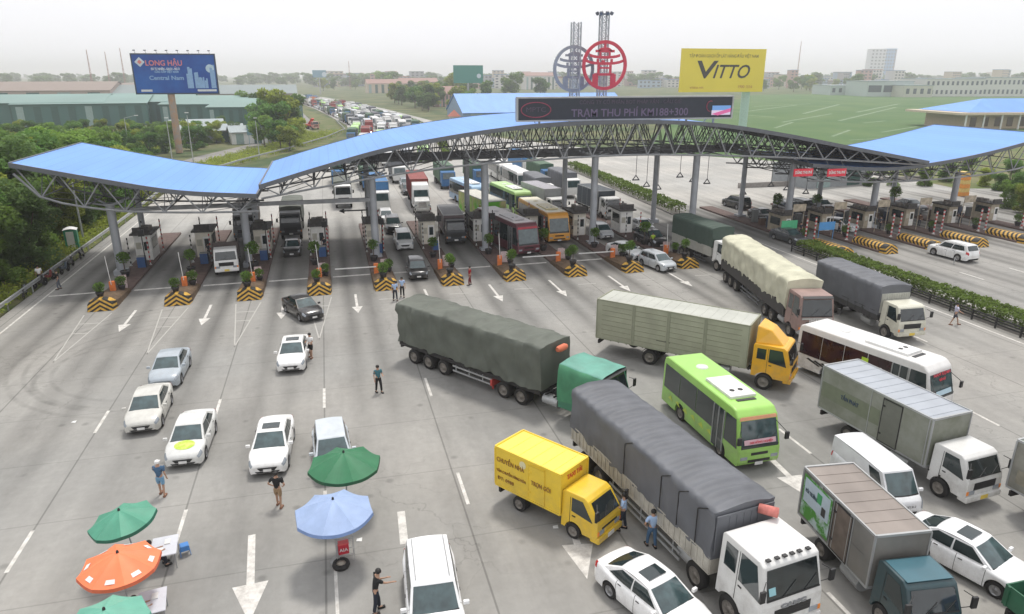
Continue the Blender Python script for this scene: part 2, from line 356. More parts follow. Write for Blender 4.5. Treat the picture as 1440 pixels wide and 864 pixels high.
# painted markings
mb = MB()
def bar(x0, y0, x1, y1, wd, z=.004):
    d = Vector((x1-x0, y1-y0, 0)).normalized(); nn = Vector((-d.y, d.x, 0))*wd/2
    p = Vector((x0, y0, z)); q = Vector((x1, y1, z)); mb.poly([p+nn, q+nn, q-nn, p-nn])
LX = [-12.75, -7.0, -1.3, 4.65, 10.3, 16.0, 21.6, 27.2, 33.0, 39.0]
for x in LX:
    for y0 in (3.2, 14.4, 25.5, 36.5):
        bar(x, y0, x, y0+2.6, .15)
bar(-23.6, 20, -23.6, 130, .15); bar(45.1, 8, 45.1, 74, .16)
for x in (50.6, 56.2, 62): [bar(x, y, x, y+2.6, .15) for y in range(8, 56, 8)]
bar(48.95, 8, 48.95, 56, .14)
for x in (-15.5, -10, -4.4, 1.3, 7.1, 12.8, 18.3, 24, 29.8, 35.4):
    if True:
        y0, y1 = 52.6, 57.6
        bar(x, y1, x, y0+1.6, .2); mb.poly([(x-.42, y0+1.6, .004), (x, y0, .004), (x+.42, y0+1.6, .004)])
for (x0, y0, x1, y1) in ((-4.15, 25.6, -3.8, 20.6), (8.9, 25.6, 7.95, 19.8), (19.5, 26.5, 19.2, 22)):
    d = Vector((x1-x0, y1-y0, 0)).normalized(); nn = Vector((-d.y, d.x, 0)); q = Vector((x1, y1, .004)); h = q-d*2
    bar(x0, y0, h.x, h.y, .28); mb.poly([h+nn*.62, q, h-nn*.62])
bar(1.8, 25.7, 1.7, 23.5, .32); bar(-.95, 22.8, -.75, 8, .12)
# hatched noses in front of the islands
IX = [-18.1, -12.6, -7.15, -1.6, 3.95, 9.75, 15.4, 21.2, 26.8, 32.5]
struct('road_marking', mb, mark, recalc=False)
mb = MB()
for x in IX:
    if x < 0: bar(x-.95, 57.3, x, 47.5, .08); bar(x+.95, 57.3, x, 47.5, .08)
    for t in ((.2, .4) if x < 0 else (.15,)): bar(x-.95*(1-t), 57.3-10.8*t, x+.95*(1-t), 57.3-10.8*t-.1, .12, .005)
faded = worn_white(); faded.name = 'faded_marking'; faded.node_tree.nodes['Mix'].inputs[6].default_value = (.44, .43, .4, 1)
struct('faded_marking', mb, faded, recalc=False)
mb = MB()
for x in IX: bar(x+1.15, 63.5, x+4.5, 63.6, .35)
bar(-23.4, 63.4, -19.3, 63.6, .3)
struct('stop_line', mb, mark, recalc=False)
# litter and paper scraps are left to the stain texture; the haze is added at the end of the structure
# ---------------------------------------------------------------- toll canopy
roof_blue = M('blue_roof_sheet', (.145, .33, .76), .5, 0, .12, .4, spec=.35, stretch=(1, .12, 1), detail=6)
def seams(m, period=.9, dark_=.8):
    nt = m.node_tree; N = nt.nodes; K = nt.links; b = N['Principled BSDF']; src = b.inputs['Base Color'].links[0].from_socket
    t = N.new('ShaderNodeTexCoord'); s = N.new('ShaderNodeSeparateXYZ'); K.new(t.outputs['Object'], s.inputs[0]); a = N.new('ShaderNodeMath'); a.operation = 'DIVIDE'; a.inputs[1].default_value = period; K.new(s.outputs[0], a.inputs[0])
    f = N.new('ShaderNodeMath'); f.operation = 'FRACT'; K.new(a.outputs[0], f.inputs[0]); g = N.new('ShaderNodeMapRange'); g.inputs[1].default_value = .04; g.inputs[2].default_value = .1; g.inputs[3].default_value = dark_; g.inputs[4].default_value = 1; K.new(f.outputs[0], g.inputs[0])
    v = N.new('ShaderNodeVectorMath'); v.operation = 'SCALE'; K.new(src, v.inputs[0]); K.new(g.outputs[0], v.inputs['Scale']); K.new(v.outputs[0], b.inputs['Base Color'])
seams(roof_blue)
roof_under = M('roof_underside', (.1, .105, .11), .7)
trim_m = M('gutter_steel', (.13, .14, .155), .5, .2)
YF, YB = 64.9, 83.2
SH = {'left': dict(x0=-24.7, x1=-6.3, top=[(-24.7, 10.65), (-18.5, 9.2), (-12.7, 8.0), (-6.3, 7.4)], bot=[(-24.7, 9.9), (-23.4, 8.1), (-18.5, 6.7), (-13, 6.2), (-7.2, 6.0), (-6.3, 6.0)]),
      'mid': dict(x0=-6.0, x1=64.6, top=[(-6, 8.2), (.2, 9.9), (6.2, 11.3), (17.5, 12.8), (28.2, 13.15), (37.4, 12.75), (45.6, 11.6), (54.5, 10.0), (64.6, 8.2)],
                  bot=[(-6, 7.1), (-1.2, 7.85), (4.2, 8.6), (10, 9.25), (16, 9.6), (28.2, 9.95), (37.2, 9.7), (46.7, 9.2), (54, 8.7), (64.6, 7.9)]),
      'right': dict(x0=50.0, x1=82.2, top=[(50, 8.3), (56, 7.75), (61, 7.6), (68, 8.2), (74, 9.1), (82.2, 10.75)], bot=[(50, 6.6), (60, 6.1), (68, 6.2), (76, 6.7), (80.3, 7.6), (82.2, 9.9)])}
can = thing('toll_canopy', (0, 0, 0), 0, 'long wave-shaped blue steel roof on tall columns spanning all the toll lanes', 'canopy')
for k, s in SH.items():
    x0, x1 = s['x0'], s['x1']; n = int((x1-x0)/1.0)
    xs = [x0+(x1-x0)*i/n for i in range(n+1)]
    dy = .5 if k == 'right' else 0
    f0, b0 = YF+dy, YB-dy
    mb = MB()
    mb.grid(lambda x, y: (x, y, spline(x, s['top'])+.14), xs, [f0, f0+6, f0+12, b0], 0)
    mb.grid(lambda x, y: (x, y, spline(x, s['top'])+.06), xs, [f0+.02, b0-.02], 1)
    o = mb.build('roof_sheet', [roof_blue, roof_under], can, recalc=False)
    mb = MB()
    for (ya, yb) in ((f0-.12, f0), (b0, b0+.12)):
        mb.grid(lambda x, q: (x, (ya, yb, yb, ya, ya)[q], spline(x, s['top'])+(-.2, -.2, .19, .19, -.2)[q]), xs, [0, 1, 2, 3, 4], 0, False)
    for xe in (x0, x1): mb.bb(xe-.08, xe+.08, f0, b0, spline(xe, s['top'])-.2, spline(xe, s['top'])+.2)
    mb.build('gutter', trim_m, can, recalc=False)
    # lengthwise trusses
    step = 2.95; nb = max(4, round((x1-x0)/step)); N_ = [x0+.15+(x1-x0-.3)*i/nb for i in range(nb+1)]
    rows = [f0+.35, f0+6.2, f0+12.2, b0-.35]
    for ri, y in enumerate(rows):
        mb = MB(); n6 = 6 if ri in (0,) else 4
        fine = [x0+(x1-x0)*i/(nb*2) for i in range(nb*2+1)]
        for a, b in zip(fine, fine[1:]):
            for key, r, dz in (('top', .1, -.1), ('bot', .1, 0)):
                mb.tube((a, y, spline(a, s[key])+dz), (b, y, spline(b, s[key])+dz), r, n6, cap=False)
        for i in range(nb):
            a, b = N_[i], N_[i+1]; m_ = (a+b)/2
            for e in (a, b): mb.tube((e, y, spline(e, s['top'])-.1), (m_, y, spline(m_, s['bot'])), .065, n6, cap=False)
        mb.build('truss', steel if ri == 0 else steeld, can, recalc=False)
    for i in range(nb):
        mb = MB(); m_ = (N_[i]+N_[i+1])/2; zt = spline(m_, s['top'])-.12; zb = spline(m_, s['bot'])
        mb.tube((m_, f0+.35, zb), (m_, b0-.35, zb), .06, 4, cap=False); mb.tube((m_, f0+.1, zt), (m_, b0-.1, zt), .06, 4, cap=False)
        q = 6; ys = [f0+.35+(b0-f0-.7)*j/q for j in range(q+1)]
        for j in range(q):
            c = (ys[j]+ys[j+1])/2
            mb.tube((m_, ys[j], zb), (m_, c, zt), .04, 4, cap=False); mb.tube((m_, c, zt), (m_, ys[j+1], zb), .04, 4, cap=False)
            if i % 2 == 0 and i+1 < nb: m2 = (N_[i+1]+N_[i+2])/2; mb.tube((m_, ys[j], zb), (m2, ys[j+1], spline(m2, s['bot'])), .035, 4, cap=False)
        mb.build('cross_brace', steeld, can, recalc=False)
# low tie beam under the left end and rear service walkway beams
mb = MB(); mb.bb(-19.5, 4.2, 69.3, 69.7, 5.75, 6.1); mb.build('tie_beam', steel, can)
mb = MB(); mb.bb(3, 51, 81.5, 81.9, 8.1, 8.4); mb.bb(3, 51, 81.4, 81.42, 8.4, 9.1); mb.build('walkway_beam', steeld, can)
colm = M('column_paint', (.42, .44, .47), .5, .1, .18, .8)
CX = [-19.3, -8.1, 3.9, 15.1, 26.9, 38.6, 50.8, 62.3, 73.9]
for i, x in enumerate(CX):
    for y in (69.5, 79.2):
        if i < 2: zt = spline(x, SH['left']['bot'])
        elif i < 7: zt = spline(x, SH['mid']['bot'])
        else: zt = spline(x, SH['right']['bot'])
        mb = MB(); mb.tube((x, y, 0), (x, y, zt-.35), .36 if y < 72 else .3, 14); mb.bb(x-.55, x+.55, y-.55, y+.55, .0, .42)
        for a in (-1, 1):
            for b in (-1, 1): mb.tube((x, y, zt-.5), (x+a*1.4, y+b*1.1, zt+.0), .09, 6)
        mb.bb(x-.45, x+.45, y-.45, y+.45, zt-.42, zt-.3); mb.build('column', colm, can)
# LED display on top of the canopy
led = thing('display_board', (28.6, 65.3, 13.35), 0, 'wide dark LED board reading TRẠM THU PHÍ KM188+300 on top of the canopy', 'sign')
mb = MB(); mb.box((0, .3, 1.05), (22.2, .45, 1.95)); mb.build('panel', M('led_black', (.02, .027, .042), .5), led)
mb = MB()
for z in (.0, 2.1): mb.bb(-11.25, 11.25, 0.03, .55, z-.07, z+.07)
for x in (-11.2, 11.2): mb.bb(x-.08, x+.08, 0.04, .56, .07, 2.03)
mb.build('frame', alu, led)
mb = MB()
for x in (-9, -6, -3, 0, 3.3, 6.3, 9.3): mb.bb(x-.07, x+.07, .2, .4, -.72, -.08); mb.tube((x, .5, .8), (x, 2.2, -.5), .05, 5)
mb.build('support', steel, led)
ledt = M('led_lettering', (.15, .115, .2), .5); ledt2 = M('led_lettering_dim', (.085, .06, .1), .5)
text('lettering', 'TRẠM THU PHÍ KM188+300', 1.0, (.2, .05, .62), (PI/2, 0, 0), ledt, led, fit=12.2, bold=.012)
text('lettering', 'CÔNG TY CỔ PHẦN BOT PHÁP VÂN - CẦU GIẼ', .5, (.2, .05, 1.62), (PI/2, 0, 0), ledt2, led, fit=10.6)
mb = MB(); ring = [(-9.4+1.45*math.cos(t), .05, 1.0+.68*math.sin(t)) for t in [2*PI*i/28 for i in range(29)]]
for a, b in zip(ring, ring[1:]): mb.tube(a, b, .06, 4)
mb.build('logo', M('led_red', (.28, .05, .09), .5), led)
text('lettering', 'MPTC', .62, (-9.4, .05, 1.0), (PI/2, 0, 0), ledt2, led, fit=1.9)
mb = MB(); mb.bb(8.9, 11.0, .03, .08, .3, .75); mb.bb(8.95, 11.0, .03, .08, .75, 1.2, 1); mb.slab([(8.9, .02, .4), (11, .02, .95), (11, .02, .6), (9.6, .02, .25)], .02, 2)
mb.build('logo', [emis('led_white', (.5, .45, .55), .5), emis('led_blue', (.12, .25, .5), .5), emis('led_pink', (.5, .1, .25), .5)], led)
mb = MB(); pts = [(8.75+.45*math.cos(t), .05, 1.15+.5*math.sin(t)) for t in [PI*.4+PI*1.1*i/14 for i in range(15)]]
for a, b in zip(pts, pts[1:]): mb.tube(a, b, .05, 4)
mb.build('logo', _M['led_red'], led)
# lattice masts with round emblems
def lattice(name, x, y, z0, z1, wd, label, top=False):
    t = thing(name, (x, y, z0), 0, label, 'mast'); mb = MB(); h = z1-z0; r = wd/2; n = int(h/.8)
    for a in (-r, r):
        for b in (-r, r): mb.tube((a, b, 0), (a, b, h), .085, 6)
    for i in range(n):
        z = h*i/n; z2 = h*(i+1)/n
        for a in (-r, r): mb.tube((a, -r, z), (a, r, z2), .04, 4); mb.tube((-r, a, z), (r, a, z2), .04, 4); mb.tube((-r, a, z), (r, a, z), .04, 4); mb.tube((r, a, z), (-r, a, z2), .04, 4)
    mb.build('lattice', alu, t)
    if top:
        mb = MB(); mb.lathe((0, 0, h), [(.5, 0), (.55, .06), (.5, .1), (.1, .11)], 12)
        mb.build('head_frame', steeld, t)
        for k in range(8):
            a = 2*PI*k/8; mb = MB(); mb.box((math.cos(a)*.85, math.sin(a)*.85, h+.12), (.26, .34, .28), rz=a, ry=.5); mb.build('floodlight', steeld, t)
    return t
lattice('lattice_mast', 27.75, 79, 13.0, 23.0, .85, 'plain lattice mast behind the grey emblem, without floodlights')
lattice('lattice_mast', 30.65, 78, 13.0, 23.75, .8, 'taller lattice mast carrying the red emblem, ring of floodlights on top', True)
def emblem(x, y, z, R, m, label, rz=0):
    t = thing('round_emblem', (x, y, z), rz, label, 'emblem')
    mb = MB(); N_ = 36
    for k in range(N_):
        a, b = 2*PI*k/N_, 2*PI*(k+1)/N_
        p = [(math.cos(q)*rr, 0, math.sin(q)*rr) for q, rr in ((a, R), (b, R), (b, R*.87), (a, R*.87))]; mb.slab(p, .22)
    mb.build('ring', m, t)
    mb = MB()
    def curve_roof(w_, z_, h_, lift):
        n = 8; top = []; bot = []
        for i in range(n+1):
            u = -1+2*i/n; x_ = u*w_; lz = lift*abs(u)**3
            top.append((x_, 0, z_+h_+lz)); bot.append((x_, 0, z_+lz))
        for i in range(n): mb.slab([bot[i], bot[i+1], top[i+1], top[i]], .16)
    curve_roof(.42*R, .52*R, .1*R, .0); curve_roof(.3*R, .62*R, .1*R, -.1*R)
    curve_roof(.68*R, .27*R, .11*R, .08*R); curve_roof(.86*R, .02*R, .11*R, .12*R)
    for a, b, c, d in ((-.25, -.17, .36, .52), (.17, .25, .36, .52), (-.05, .05, .7, .88), (-.36, -.26, .1, .26), (.26, .36, .1, .26), (-.32, -.22, -.4, .02), (.22, .32, -.4, .02), (-.52, -.28, -.84, -.35), (.28, .52, -.84, -.35)):
        mb.box(((a+b)/2*R, .01, (c+d)/2*R), ((b-a)*R, .14, (d-c)*R))
    mb.box((0, .012, -.36*R), (.9*R, .13, .1*R)); mb.box((0, .013, -.1*R), (.5*R, .12, .07*R)); mb.box((-.07*R, .0, .16*R), (.14*R, .12, .1*R)); mb.build('pavilion_figure', m, t); return t
emblem(30.45, 76.9, 18.45, 2.62, M('emblem_red', srgb(205, 66, 76), .5), 'red round emblem of a tiered pavilion in a ring, on the taller mast')
emblem(27.45, 78.6, 18.1, 2.5, M('emblem_grey', (.3, .31, .32), .5, .2), 'unpainted grey round emblem half behind the red one', .1)

# ---------------------------------------------------------------- toll islands
def stripes(name, kind):
    m = bpy.data.materials.new(name); m.use_nodes = True; nt = m.node_tree; N = nt.nodes; K = nt.links
    b = N['Principled BSDF']; b.inputs['Roughness'].default_value = .6
    t = N.new('ShaderNodeTexCoord'); s = N.new('ShaderNodeSeparateXYZ'); K.new(t.outputs['Object'], s.inputs[0])
    def mt(op, a, c):
        n = N.new('ShaderNodeMath'); n.operation = op
        for i, v in enumerate((a, c)):
            if v is None: continue
            if isinstance(v, (int, float)): n.inputs[i].default_value = v
            else: K.new(v, n.inputs[i])
        return n.outputs[0]
    if kind == 'chevron': v = mt('ADD', mt('MULTIPLY', mt('ABSOLUTE', s.outputs[0], None), .62), s.outputs[2]); f = mt('FRACT', mt('MULTIPLY', v, 3.0), None)
    elif kind == 'side': v = mt('ADD', s.outputs[1], mt('MULTIPLY', s.outputs[2], -.9)); f = mt('FRACT', mt('MULTIPLY', v, 1.9), None)
    else: f = mt('FRACT', mt('MULTIPLY', s.outputs[2], 2.2), None)
    g = mt('GREATER_THAN', f, .5); mx = N.new('ShaderNodeMix'); mx.data_type = 'RGBA'; K.new(g, mx.inputs[0])
    n = N.new('ShaderNodeTexNoise'); n.inputs['Scale'].default_value = 4; n.inputs['Detail'].default_value = 5; K.new(t.outputs['Object'], n.inputs['Vector'])
    r = N.new('ShaderNodeMapRange'); r.inputs[1].default_value = .3; r.inputs[2].default_value = .75; r.inputs[3].default_value = 1; r.inputs[4].default_value = .6; K.new(n.outputs['Fac'], r.inputs[0])
    A, B = {'chevron': ((.02, .018, .015), (.72, .42, .06)), 'side': ((.02, .018, .015), (.68, .4, .07)), 'red': ((.7, .68, .66), (.5, .05, .05)), 'bw': ((.7, .7, .68), (.03, .03, .03))}[{'chevron': 'chevron', 'side': 'side', 'red': 'red', 'bw': 'bw'}[kind]]
    mx.inputs[6].default_value = (*A, 1); mx.inputs[7].default_value = (*B, 1)
    sc = N.new('ShaderNodeVectorMath'); sc.operation = 'SCALE'; K.new(mx.outputs[2], sc.inputs[0]); K.new(r.outputs[0], sc.inputs['Scale']); K.new(sc.outputs[0], b.inputs['Base Color']); return m
chev = stripes('chevron_paint', 'chevron'); sidest = stripes('side_stripes', 'side'); redst = stripes('red_white_bands', 'red'); bwst = stripes('black_white_bands', 'bw')
kerb_m = M('kerb_brick', (.135, .09, .078), .85, var=.3, scale=3); kerbc = M('kerb_concrete', (.3, .28, .26), .85, var=.2)
planter_m = M('planter_wall', (.13, .085, .05), .9, var=.4, scale=4)
boothw = M('booth_cream', (.78, .73, .62), .6, var=.12); boothwh = M('booth_white', (.85, .84, .8), .6)
boothroof = M('booth_roof', (.085, .08, .075), .8, var=.4, scale=3)
orange = M('orange_cabinet', (.75, .2, .05), .5, var=.2); bluebox = M('blue_panel', (.04, .1, .25), .5)
leafd = mat('topiary_leaf', (.15, .27, .045), .7, var=.6, scale=2.5, spec=.25, per_obj=.2)
leafy(leafd)
potm = M('glazed_pot', (.03, .028, .03), .4)
soil = M('bark', (.11, .085, .06), .9, var=.4, scale=4)
def leaf_cloud(rnd, n, shape, s, up=.3):
    vs = []; fs = []
    for i in range(n):
        p = Vector(shape()); d = Vector((rnd.gauss(0, 1), rnd.gauss(0, 1), rnd.gauss(0, 1)+up)).normalized()
        a = d.orthogonal().normalized(); a.rotate(Matrix.Rotation(rnd.random()*6.28, 3, d)); b = d.cross(a); k = s*rnd.uniform(.6, 1.3)
        o = len(vs); vs += [p-a*k, p+b*k*.55, p+a*k, p-b*k*.55]; fs.append((o, o+1, o+2, o+3))
    return vs, fs
def cloud_mesh(name, seed, n, blobs, s, m, up=1.0):
    rnd = random.Random(seed)
    tot = sum(b[1]**2 for b in blobs)
    def shp():
        q = rnd.random()*tot
        for c, r, sq in blobs:
            q -= r*r
            if q <= 0: break
        d = Vector((rnd.gauss(0, 1), rnd.gauss(0, 1), rnd.gauss(0, 1))).normalized()*r*(rnd.random()**.25)*rnd.uniform(.85, 1.1); d.z *= sq
        return Vector(c)+d
    v, f = leaf_cloud(rnd, n, shp, s, up); mb = MB(); mb.add(v, f); return mb.mesh(name, m, recalc=False)
bush_me = [cloud_mesh('foliage', i, 620, [((0, 0, .4), .4, .92), ((.06, .05, .5), .3, .8)], .06, leafd) for i in range(3)]
def pot_plant(loc, size, label, tall=False, grp='potted shrubs on the toll islands'):
    size *= random.uniform(.72, .92)
    t = thing('potted_plant', loc, random.random()*6, label, 'plant', grp)
    mb = MB(); mb.lathe((0, 0, 0), [(.2*size, 0), (.3*size, .3*size), (.34*size, .42*size), (.28*size, .44*size), (.27*size, .36*size), (0, .36*size)], 12); mb.build('pot', potm, t)
    h = (.9 if tall else .36)*size
    mb = MB(); mb.tube((0, 0, .36*size), (0, 0, h+.3*size), .035*size, 5); mb.build('stem', soil, t)
    o = link('foliage', random.choice(bush_me), t, (0, 0, h)); o.scale = (size*1.15,)*3; return t
random.seed(4)
IY0, IY1 = 58.0, 86.5
WHERE = ['leftmost', 'second from the left', 'third from the left', 'fourth from the left', 'fifth from the left', 'sixth from the left', 'seventh from the left', 'eighth from the left', 'ninth from the left', 'tenth from the left']
def island(i, x, right=False):
    nm = WHERE[i] if not right else None
    lab = ('%s toll island, black and yellow chevron nose' % nm) if not right else RW[i]+' toll island beyond the median hedge, striped flanks'
    t = thing('toll_island', (x, IY0, 0), 0, lab, 'island', 'toll islands between the lanes')
    mb = MB(); hw = .98; L = IY1-IY0
    mb.bb(-hw, hw, .9, L, 0, .22); mb.build('kerb', kerb_m, t, bevel=.03, seg=1)
    mb = MB()   # raised nose: hump that slopes to the front and rounds at the top
    W = 1.02 if not right else .85; H = .92
    sec = [(-W, 0), (-W*.96, H*.62), (-W*.68, H*.86), (-W*.3, H), (W*.3, H), (W*.68, H*.86), (W*.96, H*.62), (W, 0)]
    fr = [(a*.9, -.0 if z < .01 else .28*z/H, z) for a, z in sec]; bk = [(a, .95, z) for a, z in sec]
    n = len(sec); mb.add(fr+bk, [tuple(range(n))] + [(j, j+1, n+j+1, n+j) for j in range(n-1)] + [tuple(range(2*n-1, n-1, -1))])
    mb.build('chevron_nose', chev, t, bevel=.03, seg=1)
    mb = MB(); ln = 5.2 if not right else 5.0
    A = [(a, .96, z*.96) for a, z in sec]; B = [(a, ln, (z*.45 if not right else z*.9)) for a, z in sec]
    mb.add(A+B, [tuple(range(n))] + [(j, j+1, n+j+1, n+j) for j in range(n-1)] + [tuple(range(2*n-1, n-1, -1))])
    mb.build('planter_wall', sidest if right else planter_m, t)
    return t
RW = ['first', 'second', 'third', 'fourth', 'fifth', 'sixth']
RX = [50.0, 55.3, 61.1, 66.9, 73.2, 79.5]
def booth(x, y, i, lab, right=False):
    t = thing('toll_booth', (x, y, .22), 0, lab, 'booth', 'toll booths on the islands')
    w_, l_, h_ = 1.5, 2.9, 2.55
    if right: t.scale = (.85, .9, .82)
    mb = MB(); mb.bb(-w_/2, w_/2, 0, l_, 0, h_); mb.build('cabin', (boothw if i % 3 else boothwh) if not right else M('booth_cream_shaded', (.42, .36, .27), .7, var=.25), t, bevel=.04, seg=1)  # right booths: cream darkened, the dim shade there put into the colour
    mb = MB(); mb.bb(-w_/2-.25, w_/2+.25, -.35, l_+.3, h_, h_+.16); mb.build('roof', boothroof, t)
    mb = MB(); mb.bb(-.7, .7, -.25, -.1, h_+.16, h_+.75); mb.tube((-.6, .4, h_+.16), (-.6, .4, h_+.5), .04); mb.build('sign_board', boothroof, t)
    mb = MB(); r = random.Random(i*7+right)
    for k in range(3): mb.box((r.uniform(-.4, .4), r.uniform(.4, l_-.4), h_+.36), (r.uniform(.4, .8), r.uniform(.3, .6), .4), rz=r.uniform(-.3, .3))
    mb.build('roof_unit', M('roof_clutter', (.2, .18, .16), .8, var=.4), t)
    mb = MB(); mb.bb(-.05, .62, -.03, 0.0, .05, 2.05); mb.build('door', boothwh, t)
    mb = MB(); mb.bb(.08, .5, -.045, -.03, 1.0, 1.85); mb.build('door_window', glass, t)
    for sx in (-1, 1):
        mb = MB(); mb.bb(sx*w_/2, sx*(w_/2+.02), .35, l_-.5, 1.05, 2.1); mb.build('window', glass, t)
    mb = MB(); mb.bb(-.62, -.15, -.03, -.001, 1.15, 1.8); mb.build('notice', M('notice', (.5, .48, .4), .6), t)
    return t
rnd = random.Random(11)
GATE = 'barrier cabinets with raised or lowered booms'
def gate(x, y, i, lab, down, side=1):
    t = thing('barrier_gate', (x, y, .22), 0, lab, 'barrier', GATE)
    mb = MB(); mb.bb(-.2, .2, -.18, .18, 0, 1.15); mb.build('cabinet', orange, t, bevel=.03, seg=1)
    mb = MB()
    if down: mb.bb(min(0, side*3.6), max(0, side*3.6), -.24, -.19, .85, .95)
    else: mb.tube((0, -.22, .9), (side*.1, -.22, 3.3), .03, 6)
    mb.build('boom', white, t); return t
def post(x, y, h, lab, m, grp, name='striped_post', r=.06):
    mb = MB(); mb.tube((0, 0, 0), (0, 0, h), r, 8); mb.lathe((0, 0, 0), [(r*2, 0), (r*2, .05), (r, .06)], 8)
    o = mb.build(name, m); o.location = (x, y, .22); return tag(o, lab, 'post', grp)
ladj = ['leftmost', 'second', 'third', 'fourth', 'fifth', 'sixth', 'seventh', 'eighth', 'ninth', 'tenth']
dist_me = None
def person_stub(): pass
for i, x in enumerate(IX):
    island(i, x)
    T = '%s toll island from the left' % ladj[i] if i else 'leftmost toll island'; T2 = '%s island from the left' % ladj[i] if i else 'leftmost island'
    pot_plant((x-.15, 59.1, .86), 1.25, 'round shrub in a dark pot on the nose, %s' % T2, tall=i > 4)
    pot_plant((x+.55, 62.4, .42), 1.2, 'second potted shrub, behind the nose, %s' % T2)
    pot_plant((x-.4, 67.6, .22), 1.6, 'taller leafy shrub midway along, %s' % T2, tall=True)
    gate(x-.55 if i > 3 else x+.05, 62.2 if i > 3 else 61.8, i, 'orange barrier cabinet on the %s' % T, i in (4, 7, 8), -1)
    mb = MB()
    for k in (0, .35): mb.slab([(-.3, k, .0), (.3, k, .0), (.3, k+.1, 1.05), (-.3, k+.1, 1.05)], .03)
    mb.build('folding_board', M('board_pink', (.6, .47, .46), .6, var=.3)); b = bpy.context.scene.collection.objects[-1]
    b.location = (x+.35, 63.6, .22); b.rotation_euler = (0, 0, .15); tag(b, 'pale folding sign board standing on the %s' % T, 'sign', 'folding boards on the toll islands')
    booth(x, 73.4, i, 'cream toll booth with dark roof on the %s' % T)
    for j, (dx, dy) in enumerate(((-.85, 71.5), (.85, 71.5), (-.85, 77.5), (.85, 77.5))):
        post(x+dx, dy, 2.7 if j < 2 else 3.3, '%s post, %s corner of the booth, %s' % ('banded', ('near left', 'near right', 'far left', 'far right')[j], T2), redst if j % 2 else bwst, 'banded posts on the toll islands')
    if i < 6 or i == 9:
        mb = MB(); mb.bb(-.35, .35, -.3, .3, 0, 1.0); mb.bb(-.36, .36, -.31, .31, 1.0, 1.06, 1); o = mb.build('control_cabinet', [bluebox, alu]); o.location = (x+.3, 70.8, .22)
        tag(o, 'dark blue control cabinet before the booth, %s' % T2, 'cabinet', 'control cabinets on the toll islands')
for (px, py, c_, nm) in ((1110, 318, (.08, .45, .22), 'green'), (1163, 320, (.08, .3, .62), 'light blue')):
    g = G(px, py, 1.6); mb = MB(); mb.bb(-1.0, 1.0, 0, .05, 1.1, 2.0); mb.bb(-.95, -.9, .05, .1, 0, 1.9); mb.bb(.9, .95, .05, .1, 0, 1.9)
    o = mb.build('banner_board', M('banner_'+nm[:5].strip(), c_, .6)); o.location = (g.x, g.y, 0.2); tag(o, '%s banner board on posts right of the median hedge' % nm, 'sign')
for i, x in enumerate(RX):
    island(i, x, True); T = '%s island right of the hedge' % RW[i]
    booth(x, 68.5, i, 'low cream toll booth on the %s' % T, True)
    for q in range(3):
        r_ = random.Random(i*10+q); mb = MB(); h_ = r_.uniform(.7, 1.5); mb.bb(-.32, .32, -.25, .25, 0, h_); mb.bb(-.35, .35, -.28, .28, h_, h_+.05, 1)
        o = mb.build('control_cabinet', [(M('cab_navy', (.03, .05, .1), .5), M('cab_brown', (.12, .07, .045), .6), M('cab_grey2', (.16, .17, .17), .5))[(i+q) % 3], steeld]); o.location = (x+r_.uniform(-.4, .4), 71.9+q*1.7, .22)
        tag(o, '%s cabinet number %s behind the booth, %s' % (('navy', 'brown', 'grey')[(i+q) % 3], ('one', 'two', 'three')[q], T), 'cabinet', 'cabinets right of the hedge')
    pot_plant((x+.1, 65.2, .22), 1.3, 'leafy pot plant before the booth, %s' % T)
    if i in (1, 2, 4): pot_plant((x, 78, .22), 1.9, 'tall potted tree behind the booth, %s' % T, tall=True)
    for j, (dx, dy) in enumerate(((-.7, 64), (.7, 64.4))): post(x+dx, dy, 2.6, '%s red-white post on the %s' % (('left', 'right')[j], T), redst, 'banded posts on the toll islands', r=.09)
    if i < 5:
        mb = MB(); c = (.5, .45, .38), (.12, .3, .6), (.45, .08, .08)
        mb.bb(-.8, .8, -.02, .02, 2.9, 3.7); mb.tube((-.7, .1, 0), (-.7, .1, 3.7), .04); mb.tube((.7, .1, 0), (.7, .1, 3.7), .04)
        o = mb.build('lane_board', M('lane_board%d' % (i % 3), (.42, .36, .27), .6, var=.4)); o.location = (x, 66.5, .22); tag(o, 'tan lane board on two posts on the %s' % T, 'sign', 'lane boards right of the hedge')
